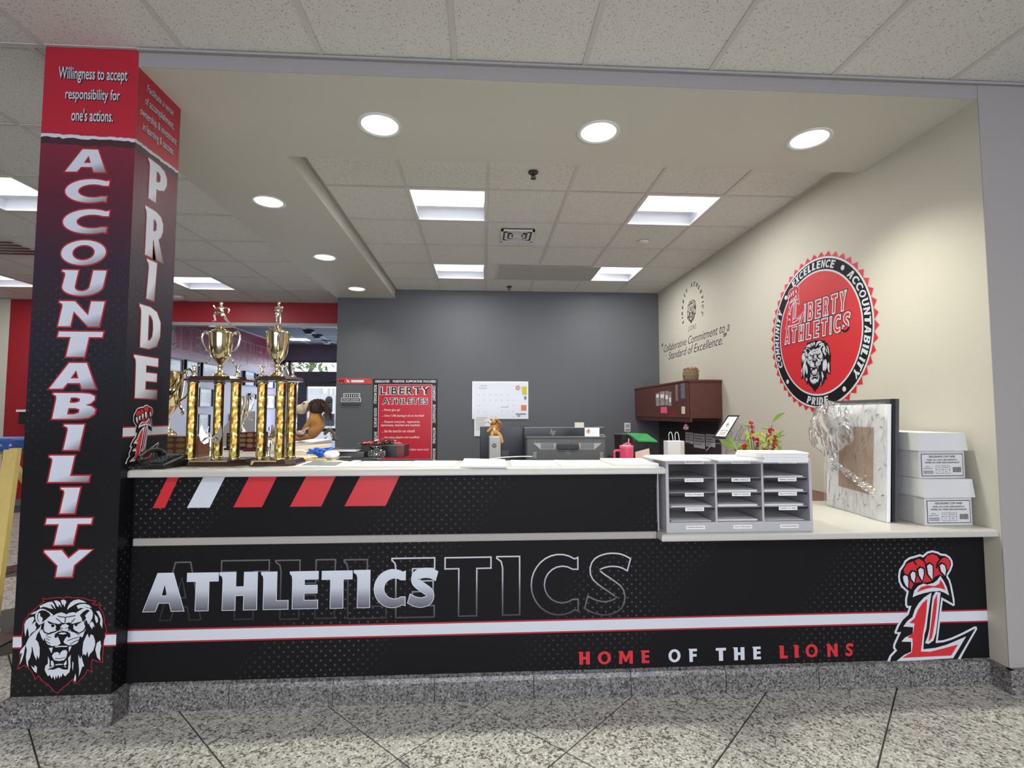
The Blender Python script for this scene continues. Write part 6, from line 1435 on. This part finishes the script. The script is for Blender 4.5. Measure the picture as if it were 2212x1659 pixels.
mb = MB().tube([(-.065, -.03, .045), (-.09, -.03, .05)], .005, 6).tube([(.065, .03, .10), (.09, .02, .115), (.10, .01, .108)], .006, 6); mb.build('twig_ends', M['stem'], bk)

# monitors, tower, plush
def monitor(name, x0, x1, zt, Y, h, label, m_, logo=None):
    t = empty(name, ((x0+x1)/2, Y, .745), label=label, cat='monitor')
    MB().bevbox((x0, Y, zt-h), (x1, Y+.03, zt), .004).build('display_shell', m_, t, world=True)
    MB().box((x0+.01, Y+.0301, zt-h+.015), (x1-.01, Y+.031, zt-.01)).build('screen', mat('screen_glass', (.02, .02, .03), .1), t, world=True)
    xm = (x0+x1)/2; MB().box((xm-.03, Y-.03, .75), (xm+.03, Y-.001, zt-h+.12)).build('stand_column', M['dkgrey'], t, world=True); MB().bevbox((xm-.12, Y-.10, .7455), (xm+.12, Y+.10, .757), .003).build('stand_foot', M['dkgrey'], t, world=True)
    return t
shell = mat('blue_black_plastic', (.018, .02, .028), .35)
a = at(1037, 921, Y=1.45); b = at(1131, 921.5, Y=1.45); monitor('monitor', a.x, b.x+.05, a.z, 1.46, .31, 'black monitor seen from behind, left, with the plush lion in front of it', shell)
a = at(1131.5, 921.5, Y=1.40); b = at(1304, 925, Y=1.40); t = monitor('monitor', a.x, b.x, (a.z+b.z)/2+.004, 1.40, .33, 'wide black monitor seen from behind with slanted two-letter logo', shell)
MB().box((a.x, 1.397, (a.z+b.z)/2-.004), (b.x, 1.3995, (a.z+b.z)/2+.003)).build('metal_edge', M['midgrey'], t, world=True)
f = Frame((0, 1.3995, 0), (1, 0, 0), (0, 0, 1), (0, -1, 0), Y=1.3995); mb = MB(); l = f.box(1188, 926.5, 1201.5, 943)
u = (l[2]-l[0])/10; z0, z1 = l[1], l[3]; q_ = lambda x0, za, x1, zc, w_=.004: fill(mb, f, [[(l[0]+x0*u, z0+(z1-z0)*za), (l[0]+x0*u+w_, z0+(z1-z0)*za), (l[0]+x1*u+w_, z0+(z1-z0)*zc), (l[0]+x1*u, z0+(z1-z0)*zc)]], .0006)
q_(.3, .28, 2.4, 1.0); q_(2.6, .28, 3.8, .70); q_(4.0, .0, 6.0, .72); q_(6.6, .28, 7.9, .70)
fill(mb, f, [[(l[0]+1.7*u, z0+(z1-z0)*.66), (l[0]+4.2*u, z0+(z1-z0)*.66), (l[0]+4.3*u, z0+(z1-z0)*.74), (l[0]+1.8*u, z0+(z1-z0)*.74)]], .0006); fill(mb, f, [[(l[0]+5.8*u, z0+(z1-z0)*.66), (l[0]+8.1*u, z0+(z1-z0)*.66), (l[0]+8.2*u, z0+(z1-z0)*.74), (l[0]+5.9*u, z0+(z1-z0)*.74)]], .0006)
fill(mb, f, [[(l[0]+4.3*u, z0+(z1-z0)*.26), (l[0]+6.9*u, z0+(z1-z0)*.26), (l[0]+7.0*u, z0+(z1-z0)*.34), (l[0]+4.4*u, z0+(z1-z0)*.34)]], .0006)
mb.build('logo', M['ltgrey'], t, world=True)
# sticky note on the monitor edge
a = at(1241, 912.5, Y=1.405); b = at(1261, 923, Y=1.405); thing1(MB().box((a.x, 1.396, b.z-.003), (b.x, 1.3965, a.z)), 'sticky_note', mat('pale_yellow_paper', (.72, .72, .58), .8), (0, 0, 0), 'pale yellow note standing up from the top of the wide black monitor', 'note')
# dark grey machine, back towards the counter
a = at(1138, 945.5, Y=.98); b = at(1308, 947.5, Y=.98); zt = a.z; x0, x1 = a.x, b.x; mc = empty('grey_monitor', ((x0+x1)/2, .98, .745), label='big dark grey monitor back with light vents, in front of the wide black one', cat='monitor')
gm = mat('graphite_plastic', (.085, .09, .095), .5)
MB().bevbox((x0, .98, .80), (x1, 1.06, zt), .006).build('back_shell', gm, mc, world=True)
MB().bevbox((x0-.004, .975, zt-.006), (x1+.006, 1.075, zt+.006), .003).build('top_ridge', M['dkgrey'], mc, world=True)
xm = (x0+x1)/2; MB().box((xm-.08, 1.0, .757), (xm+.08, 1.04, .80)).bevbox((xm-.14, .92, .7455), (xm+.14, 1.12, .757), .003).build('stand_foot', gm, mc, world=True)
ff = Frame((0, .9798, 0), (1, 0, 0), (0, 0, 1), (0, -1, 0), Y=.9798)
for (X0, X1, Xa, Xb) in ((1152, 1201, 1167, 1199), (1250, 1300, 1253, 1285)):
    l = [ff.uv(X0, 957), ff.uv(X1, 957), ff.uv(Xb, 970.5), ff.uv(Xa, 970.5)]; mb = MB(); c = [(p_[0], p_[1]) for p_ in l]; fill(mb, ff, [c if sarea(c) > 0 else c[::-1]], .001); mb.build('vent_bezel', M['ltgrey'], mc, world=True)
    gx0, gx1 = (Xa+1, Xb-2); mb = MB()
    for k in range(7): q0 = ff.uv(gx0, 958+k*1.7); q1 = ff.uv(gx1, 958.9+k*1.7); fill(mb, ff, [[(q0[0], q1[1]), (q1[0], q1[1]), (q1[0], q0[1]), (q0[0], q0[1])]], .0014)
    mb.build('vent_slots', M['dkgrey'], mc, world=True)
l = ff.box(1204, 960, 1249, 971); MB().bevbox((l[0], .968, l[1]), (l[2], .9798, l[3]), .004).build('grip', M['black'], mc, world=True)
for X0 in (1152, 1296): l = ff.box(X0, 976, X0+7, 990); cx, cz, w_, h = bxc(l); flat(ff, cx, cz, w_, h, .002, 'side_tab', M['midgrey'], mc, .0004)
l = ff.box(1221, 973, 1233, 982); mb = MB(); rings(mb, ff, [ell((l[0]+l[2])/2, (l[1]+l[3])/2, .016, .016, 0, 345, 20)], .0015, .001); text_in(mb, ff, 'hp', (l[0]+.006, l[1]+.004, l[2]-.006, l[3]-.002), .001, 0, .0, .3); mb.build('logo', M['midgrey'], mc, world=True)
for k, X0 in enumerate((1156, 1162, 1222, 1229, 1287, 1294)): p_ = ff.p(*ff.uv(X0, 953)); MB().lathe([(.0022, 0), (.0022, .001)], (p_.x, .979, p_.z), 8, 0, 'y').build('screw', M['ltgrey'], mc, world=True)
# card with ornament, cable
a = at(1263, 924, Y=.99); b = at(1295, 946, Y=.99); cdn = empty('white_card', ((a.x+b.x)/2, .99, b.z+.006), label='white card with an orange ornament standing on the dark grey monitor', cat='card')
MB().box((a.x, .99, zt+.0065), (b.x, .992, a.z)).build('card_sheet', M['paper'], cdn, world=True); p_ = at(1271, 930, Y=.988)
MB().ball((p_.x, .985, p_.z+.005), (.006, .004, .009)).ball((p_.x, .985, p_.z-.008), (.005, .004, .008)).box((p_.x-.014, .983, p_.z-.004), (p_.x+.014, .987, p_.z+.001)).build('ornament', mat('orange_plastic', (.5, .2, .08), .5), cdn, world=True)
c0 = at(1296, 940, Y=1.03); c1 = at(1302, 946, Y=1.03); MB().tube(smoothline([(c0.x, 1.03, c0.z), (c0.x+.02, 1.03, c0.z+.004), (c0.x+.033, 1.03, c0.z-.006), (c0.x+.03, 1.03, c0.z-.02), (c0.x+.01, 1.03, zt+.006)], 4), .003, 6).build('cable_loop', M['ltgrey'], mc, world=True)
# tower with round logo
a = at(1057, 944, Y=1.0); b = at(1081.5, 992, Y=1.0); tw = empty('computer_tower', ((a.x+b.x)/2, 1.0, .745), label='narrow light grey computer stand with round logo under the small plush lion', cat='computer')
zt2 = a.z+.004; MB().bevbox((a.x, 1.0, .7455), (b.x, 1.16, zt2), .006).build('tower_case', M['ltgrey'], tw, world=True)
f1 = Frame((0, .9995, 0), (1, 0, 0), (0, 0, 1), (0, -1, 0), Y=.9995); l = f1.box(1063, 956.5, 1072, 969); cxx, czz, r_ = (l[0]+l[2])/2, (l[1]+l[3])/2, (l[2]-l[0])/2*1.1
mb = MB(); fill(mb, f1, [ell(cxx, czz, r_, r_, 0, 345, 22)], .0005, 0); text_in(mb, f1, 'hp', (cxx-r_*.62, czz-r_*.6, cxx+r_*.55, czz+r_*.75), .001, 1, .0, .4); mb.build('round_logo', [M['dkgrey'], M['ltgrey']], tw, world=True)
sl = empty('plush_lion', ((a.x+b.x)/2, 1.07, zt2+.002), label='small golden plush lion sitting on the light grey computer stand', cat='plush toy')
skin('plush_body', [(0, 0, .030, .026), (-.004, -.006, .062, .021), (-.006, -.008, .082, .016), (-.018, -.03, .02, .013), (-.022, -.052, .008, .012), (-.020, -.058, -.012, .013), (.024, -.03, .018, .013), (.040, -.048, .0, .012), (.046, -.052, -.028, .013), (.052, -.056, -.055, .015), (-.026, -.012, .058, .011), (-.042, -.022, .038, .010), (-.056, -.028, .026, .012), (.018, -.014, .055, .011), (.028, -.026, .035, .010)],
     [(0, 1), (1, 2), (0, 3), (3, 4), (4, 5), (0, 6), (6, 7), (7, 8), (8, 9), (1, 10), (10, 11), (11, 12), (1, 13), (13, 14)], M['fur'], sl, 2)
MB().ball((-.010, -.012, .100), (.021, .021, .019), 12).build('head', M['fur'], sl, smooth=True)
MB().ball((-.033, -.022, .096), (.013, .012, .010), 10).ball((-.004, -.024, .045), (.011, .010, .020), 10).build('muzzle_and_chest', M['cream_fur'], sl, smooth=True); MB().ball((-.045, -.026, .098), .004, 8).ball((-.024, -.030, .106), .003, 6).build('nose_and_eyes', M['black'], sl)
rnd = random.Random(9); mb = MB()
for i in range(150):
    a_ = rnd.uniform(-.6, 2.9); e = rnd.uniform(-1, 1); d = Vector((math.sin(a_), e*.8, math.cos(a_))).normalized(); c = Vector((.002, -.006, .094)); mb.tube([c+d*.014, c+d*.030+Vector((.004, 0, -.004)), c+d*rnd.uniform(.032, .045)+Vector((.006, 0, -.016))], [.004, .0035, .001], 4)
mb.build('mane', mat('tawny_mane', (.32, .15, .05), .95), sl, smooth=True)
# white curved papers behind the counter edge
a = at(1095, 991, Y=.9); thing1(MB().tube(smoothline([(-.14, 0, 0), (-.05, 0, .012), (.08, 0, .018), (.16, 0, .017)], 4), .004, 6), 'white_cable', M['paper'], (at(1100, 990, Y=.93).x, .93, at(1100, 992, Y=.93).z), 'white cable arching between the small computer stand and the grey monitor', 'cable')

# right-hand desk items
def base_at(px, Y, z=.745): p_ = at(px, 950, Y=Y); return p_.x
x = at(1350, 950, Y=1.95).x; bn = empty('waste_bin', (x, 2.0, .0), label='black round bin behind the pink tumbler', cat='bin')
zt = at(1350, 938, Y=1.95).z; MB().lathe([(.07, .7465), (.085, zt), (.081, zt), (.066, .76)], n=28, caps=False).build('bin_body', M['black'], bn, smooth=True); MB().lathe([(.086, zt-.006), (.089, zt), (.086, zt+.003), (.08, zt)], n=28, caps=False).build('bin_rim', M['dkgrey'], bn, smooth=True)
d3 = empty('desk_return', (1.5, 2.05, FZ), label='short cherry brown desk return carrying the black round bin', cat='desk'); MB().bevbox((1.30, 1.86, .715), (1.695, 2.3, .745), .003).build('desk_top', M['cherry'], d3, world=True); MB().box((1.32, 1.9, FZ+.007), (1.345, 2.28, .715)).build('desk_side', M['cherry'], d3, world=True)
# green folder pile in black wire basket
gx0, gx1 = at(1362, 940, Y=1.35).x, at(1416, 940, Y=1.35).x; zt = at(1390, 939, Y=1.35).z; wbk = empty('wire_basket', ((gx0+gx1)/2, 1.35, .745), label='black wire basket standing under the green folder', cat='basket')
mb = MB()
for k in range(13):
    xx = gx0+.03+(gx1-gx0-.03)*k/12; mb.tube([(xx, 1.35, .75), (xx, 1.35, zt-.06)], .0016, 4); mb.tube([(xx, 1.55, .75), (xx, 1.55, zt-.06)], .0016, 4)
for k in range(6): z = .752+(zt-.06-.752)*k/5; mb.tube([(gx0+.03, 1.35, z), (gx1, 1.35, z), (gx1, 1.55, z), (gx0+.03, 1.55, z), (gx0+.03, 1.35, z)], .0018, 4)
tag(mb.build('wire_mesh', M['black'], wbk, world=True), kind='stuff')
mb = MB(); mb.loft([[(gx0, 1.33, zt-.012), (gx0+.05, 1.30, zt-.052), (gx1, 1.30, zt-.058), (gx1, 1.56, zt-.008), (gx0+.02, 1.56, zt+.0)], [(gx0+.002, 1.33, zt-.004), (gx0+.055, 1.30, zt-.044), (gx1, 1.30, zt-.050), (gx1, 1.56, zt+.0), (gx0+.02, 1.56, zt+.008)]])
thing1(mb, 'green_folder', mat('green_plastic', (.01, .24, .05), .35), (0, 0, 0), 'bright green folder lying tilted on the black wire basket', 'folder')
# pink tumbler
tx = at(1355, 975, Y=.80).x; tm = empty('tumbler', (tx, .82, .745), label='pink tumbler with handle and straw behind the right end of the papers', cat='tumbler')
zt = at(1355, 967, Y=.82).z-.745; pk = mat('pink_enamel', (.72, .07, .17), .3)
MB().lathe([(.032, .001), (.034, .05), (.044, .12), (.046, zt)], n=26).build('tumbler_body', pk, tm, smooth=True); MB().lathe([(.047, zt-.002), (.047, zt+.014), (.02, zt+.020)], n=26).build('lid', mat('rose_plastic', (.62, .16, .22), .35), tm, smooth=True)
MB().tube(smoothline([(-.045, 0, zt-.02), (-.078, 0, zt-.022), (-.082, 0, zt-.06), (-.078, 0, zt-.13), (-.045, 0, zt-.14)], 4), .008, 8).build('handle', pk, tm, smooth=True); MB().tube([(.012, 0, zt+.01), (.018, 0, zt+.062)], .004, 8).build('straw', mat('pale_pink_straw', (.6, .35, .38), .3), tm)
MB().tube([(-.02, 0, zt+.02), (.005, 0, zt+.03), (.03, 0, zt+.022)], .006, 6).build('lid_tab', pk, tm)
# card stand, red heart, bottle
a = at(1378, 990, Y=.75); thing1(MB().add([(0, 0, 0), (.105, 0, 0), (.10, .02, .135), (.005, .02, .11), (0, .004, 0), (.105, .004, 0), (.10, .024, .135), (.005, .024, .11)], [(0, 1, 2, 3), (7, 6, 5, 4), (0, 4, 5, 1), (1, 5, 6, 2), (2, 6, 7, 3), (3, 7, 4, 0)]), 'blush_card', mat('blush_card_paper', (.58, .42, .38), .7), (a.x, .80, .937), 'blush pink card standing right of the pink tumbler', 'card')
thing1(MB().bevbox((-.05, -.05, 0), (.055, .06, .19), .004), 'card_box', mat('pale_pink_box', (.55, .38, .37), .6), (a.x+.055, .84, .7455), 'pale pink box right under the blush pink card', 'box')
# gift bag
x0_, x1_ = at(1442.5, 960, Y=.85).x, at(1481, 960, Y=.85).x; zt = at(1460, 953, Y=.85).z; gb_ = empty('gift_bag', ((x0_+x1_)/2, .85, .7465), label='white paper gift bag with twisted handles behind the mail sorter', cat='bag')
mb = MB().loft([[(x0_, .85, .758), (x0_+(x1_-x0_)*.62, .82, .758), (x1_, .87, .758), (x1_-.01, .94, .758), (x0_, .93, .758)], [(x0_, .85, zt), (x0_+(x1_-x0_)*.62, .82, zt), (x1_, .87, zt), (x1_-.01, .94, zt), (x0_, .93, zt)]]); mb.build('bag_body', mat('white_kraft', (.62, .63, .66), .7), gb_, world=True)
for dx in (.012, .056):
    MB().tube(smoothline([(x0_+dx, .85+dx*.1, zt-.01), (x0_+dx-.004, .85, zt+.045), (x0_+dx+.008, .85, zt+.062), (x0_+dx+.020, .85, zt+.045), (x0_+dx+.026, .85, zt-.01)], 4), .0022, 6).build('bag_handle', M['paper'], gb_, world=True, smooth=True)
# pumpkin decoration
px_ = at(1495, 980, Y=.85).x+.012; pk_ = empty('pumpkin_decoration', (px_, .87, .745), label='orange brown pumpkin decoration right of the white gift bag', cat='decoration')
or_ = mat('pumpkin_orange', (.42, .17, .04), .5, var=.3, vscale=20); mb = MB()
for k in range(9): a = k*2*math.pi/9; mb.ball((.026*math.cos(a), .026*math.sin(a), .175), (.024, .024, .052), 10)
mb.build('pumpkin', or_, pk_, smooth=True); MB().box((-.04, -.04, .001), (.04, .04, .125)).build('stand_box', M['cherry'], pk_); MB().tube([(0, 0, .22), (-.004, 0, .245), (-.015, 0, .262)], .008, 6).build('stem', mat('coral_bow', (.6, .12, .08), .5), pk_)
px_ = at(1430, 965, Y=.95).x; bt_ = empty('bottle', (px_, .95, .745), label='small amber bottle with red cap left of the gift bag', cat='bottle')
MB().lathe([(.026, .001), (.028, .10), (.026, .20), (.010, .235), (.010, .255)], n=18).build('bottle_body', mat('amber_glass', (.10, .06, .02), .15), bt_, smooth=True)
px_ = at(1422, 980, Y=.80).x; thing1(MB().ball((0, 0, .20), (.03, .02, .024), 10).ball((.025, 0, .208), (.02, .018, .018), 8).box((-.03, -.02, .0), (.03, .02, .185)), 'red_ornament', mat('red_gloss', (.5, .01, .02), .3), (px_, .80, .7455), 'small red ornament left of the white gift bag', 'ornament')
# pinned timetables on the tack board and red and white ornament
for i, (x0, x1, y0, y1) in enumerate(((1481, 1497.5, 934, 958), (1499, 1523, 937, 968), (1525, 1545, 938, 965))):
    F_t = Frame((2.419, 0, 0), (0, -1, 0), (0, 0, 1), (-1, 0, 0), X=2.419); p_ = F_t.p(*F_t.uv((x0+x1)/2, (y0+y1)/2)); t = empty('schedule_sheet', p_, label='grey printed schedule sheet under the brown cabinet, %s' % ('left of three', 'middle of three', 'right of three')[i], cat='paper', group='schedule sheets'); pinned(F_t, (x0, y0, x1, y1), 'sheet', mat('shaded_paper', (.60, .59, .64), .8), t)
    for k in range(4): pinned(F_t, (x0+2, y0+4+k*6, x1-2-(k % 2)*4, y0+5.5+k*6), 'typed_line', M['dkgrey'], t, .0004, .0018)
p_ = at(1486, 925, Y=2.5); t = empty('hanging_ornament', (p_.x, 2.55, p_.z), label='small red and white ornament hanging under the brown cabinet', cat='ornament')
MB().ball((0, 0, 0), (.03, .012, .02), 10).ball((0, 0, .022), (.022, .010, .014), 8).build('ornament_body', mat('white_felt', (.5, .4, .4), .8), t, smooth=True); MB().box((-.028, -.013, .018), (.028, .0, .026)).box((-.02, -.014, -.004), (-.006, 0, .004)).build('red_trim', M['redline'], t); MB().tube([(0, 0, .034), (0, 0, 1.2185-p_.z)], .0012, 4).build('string', M['midgrey'], t)
# literature rack with a leaning tablet sign
rk = empty('wire_rack', (1.62, 1.15, .745), label='tilted grey wire file rack holding the black framed sign', cat='rack')
def AP(x, y, Y): return tuple(at(x, y, Y=Y))
mb = MB(); r_ = .0028
base = [AP(1525, 974, 1.1), AP(1540, 958, 1.1), AP(1566, 958, 1.1), AP(1572, 974, 1.1)]; mb.tube(base, r_, 5); mb.tube([AP(1572, 974, 1.1), AP(1622, 968, 1.35)], r_, 5)
for k in range(5):
    ox, oy, Yk = k*12.5, -k*3.5, 1.15+k*.05
    mb.tube(smoothline([AP(1558+ox, 962+oy, Yk), AP(1562+ox, 952+oy, Yk), AP(1573+ox, 935+oy, Yk), AP(1581+ox, 934+oy, Yk), AP(1577+ox, 945+oy, Yk), AP(1571+ox, 962+oy, Yk)], 3), r_, 5)
mb.tube([AP(1540, 947, 1.12), AP(1566, 950, 1.12), AP(1572, 962, 1.12), AP(1625, 950, 1.4)], r_, 5)
mb.build('rack_wires', M['midgrey'], rk, world=True)
mb = MB(); mb.tube([AP(1569, 972, 1.12), AP(1569, 1010, 1.12)], .006, 6); mb.tube([AP(1569, 1010, 1.12), (AP(1569, 1010, 1.12)[0], 1.12, .746)], .006, 6); mb.build('rack_post', M['midgrey'], rk, world=True)
MB().add([AP(1594, 915, 1.3), AP(1622, 918, 1.35), AP(1610, 955, 1.35), AP(1580, 952, 1.3), AP(1594, 914.5, 1.302), AP(1622, 917.5, 1.352), AP(1610, 954.5, 1.352), AP(1580, 951.5, 1.302)], [(0, 1, 2, 3), (7, 6, 5, 4), (0, 4, 5, 1), (1, 5, 6, 2), (2, 6, 7, 3), (3, 7, 4, 0)]).build('clear_pocket', m_glass('smoky_acrylic', (.75, .76, .78), .1, .10), rk, world=True)
sgn = empty('framed_sign', at(1568, 925, Y=1.05), label='black framed white sign tilted in the wire rack', cat='sign')
A = [Vector(AP(1573, 897, 1.10)), Vector(AP(1598, 897, 1.10)), Vector(AP(1568, 947, 1.02)), Vector(AP(1540, 945, 1.02))]
n_ = (A[1]-A[0]).cross(A[3]-A[0]).normalized(); n_ = n_ if n_.y < 0 else -n_
def quad(a, b, d0, d1): return [q_+n_*d for d in (d0, d1) for q_ in (A[0].lerp(A[1], a).lerp(A[3].lerp(A[2], a), b), A[0].lerp(A[1], 1-a).lerp(A[3].lerp(A[2], 1-a), b), A[0].lerp(A[1], 1-a).lerp(A[3].lerp(A[2], 1-a), 1-b), A[0].lerp(A[1], a).lerp(A[3].lerp(A[2], a), 1-b))]
FC = [(3, 2, 1, 0), (4, 5, 6, 7), (0, 1, 5, 4), (1, 2, 6, 5), (2, 3, 7, 6), (3, 0, 4, 7)]
MB().add(quad(0, 0, -.012, 0), FC).build('sign_frame', M['black'], sgn, world=True); MB().add(quad(.12, .07, .0002, .001), FC).build('sign_sheet', M['paper'], sgn, world=True)
mb = MB(); F_s = Frame(A[3], (A[2]-A[3]).normalized(), (A[0]-A[3]).normalized(), n_); W_, H_ = (A[2]-A[3]).length, (A[0]-A[3]).length
text_in(mb, F_s, 'ATHLETICS', (W_*.2, H_*.80, W_*.8, H_*.85), .0016, 0, .02); rings(mb, F_s, [ell(W_*.5, H_*.60, W_*.16, H_*.11, 0, 345, 16)], .004, .0016); text_in(mb, F_s, '4/3', (W_*.4, H_*.54, W_*.6, H_*.66), .0016, 0, .03); text_in(mb, F_s, 'SIGN IN HERE', (W_*.2, H_*.30, W_*.8, H_*.35), .0016, 0, .03)
for k in range(3): fill(mb, F_s, [[(W_*.25, H_*(.14+k*.045)), (W_*.75, H_*(.14+k*.045)), (W_*.75, H_*(.155+k*.045)), (W_*.25, H_*(.155+k*.045))]], .0016)
mb.build('lettering', M['blackprint'], sgn, world=True)
# orange folder on a brown bag
c = [at(x_, y_, Z=.985) for x_, y_ in ((1513, 971), (1562, 969), (1566, 979), (1535, 981))]
bag = thing1(MB().bevbox((-.12, -.09, 0), (.19, .12, .21), .02), 'brown_bag', mat('brown_leather', (.10, .06, .045), .5, var=.3), (1.63, .80, .7455), 'low dark brown bag behind the middle papers of the mail sorter', 'bag')
thing1(MB().prism([(-.13, -.07), (.07, -.10), (.13, .04), (-.06, .08)], 0, .006), 'orange_folder', mat('orange_card', (.78, .24, .04), .7), (1.60, .80, .9565), 'orange folder lying on the dark brown bag', 'folder')
MB()
# ================================================================ left side: stepladder, black box
ld = empty('stepladder', (-2.72, .75, FZ), label='yellow stepladder with a blue top cap at the left edge', cat='ladder')
yl = mat('yellow_fibreglass', (.60, .46, .14), .55, var=.12, vscale=30); bl_ = mat('blue_moulded_plastic', (.02, .07, .30), .5, var=.2, vscale=30)
tl, tr_ = at(-30, 955, Y=.72), at(64, 945, Y=.72); zc_ = at(30, 975, Y=.6).z
MB().bevbox((tl.x-.1, .60, zc_), (tr_.x-.005, .86, zc_+.075), .012).build('top_cap', bl_, ld, world=True)
for k, (xa, xb, yy) in enumerate(((28, 0, .62), (-60, -90, .62))):
    a = at(xa, 968, Y=yy); b = at(xb, 1172, Y=yy-.22); d = (b-a); e = a+d*((FZ+.003-a.z)/d.z)
    mb = MB(); mb.loft([[Vector((p_.x-.038, p_.y-.015, p_.z)), Vector((p_.x+.038, p_.y-.015, p_.z)), Vector((p_.x+.038, p_.y+.015, p_.z)), Vector((p_.x-.038, p_.y+.015, p_.z))] for p_ in (Vector((e.x, e.y, e.z)), a)]); mb.build('front_rail', yl, ld, world=True)
    mb = MB(); s_ = a+Vector((0, .18, 0)); g_ = Vector((e.x, .62+.62, FZ+.003)); mb.loft([[Vector((p_.x-.02, p_.y-.015, p_.z)), Vector((p_.x+.02, p_.y-.015, p_.z)), Vector((p_.x+.02, p_.y+.015, p_.z)), Vector((p_.x-.02, p_.y+.015, p_.z))] for p_ in (g_, s_)]); mb.build('rear_rail', yl, ld, world=True)
for k, z in enumerate((.34, .63, .91)):
    f_ = (zc_-z)/(zc_-FZ); xr_ = at(28, 968, Y=.62).x; xe = xr_-.06*f_; MB().bevbox((tl.x-.2, .60-.42*f_*.7, z), (xe-.05, .70-.42*f_*.7, z+.02), .004).build('step', M['ltgrey'], ld, world=True)
for x_ in (at(2, 958, Y=.6).x, at(23, 952, Y=.6).x): MB().ball((x_, .60, zc_+.035), .008, 8).build('rivet', M['ltgrey'], ld, world=True)
a = at(55, 885, Y=4.9); b = at(70, 916, Y=4.9); bx_ = empty('wall_box', ((a.x+b.x)/2, 4.93, b.z), label='small black box with a white top on the red wall left of the pillar', cat='box')
MB().box((a.x, 4.80, b.z), (b.x+.05, YH-.001, a.z-.03)).build('box_body', M['black'], bx_, world=True); MB().box((a.x-.02, 4.78, a.z-.03), (b.x+.06, YH-.001, a.z)).build('white_cap', M['white'], bx_, world=True)
# cables hanging at the step of the counter: loose paper corner
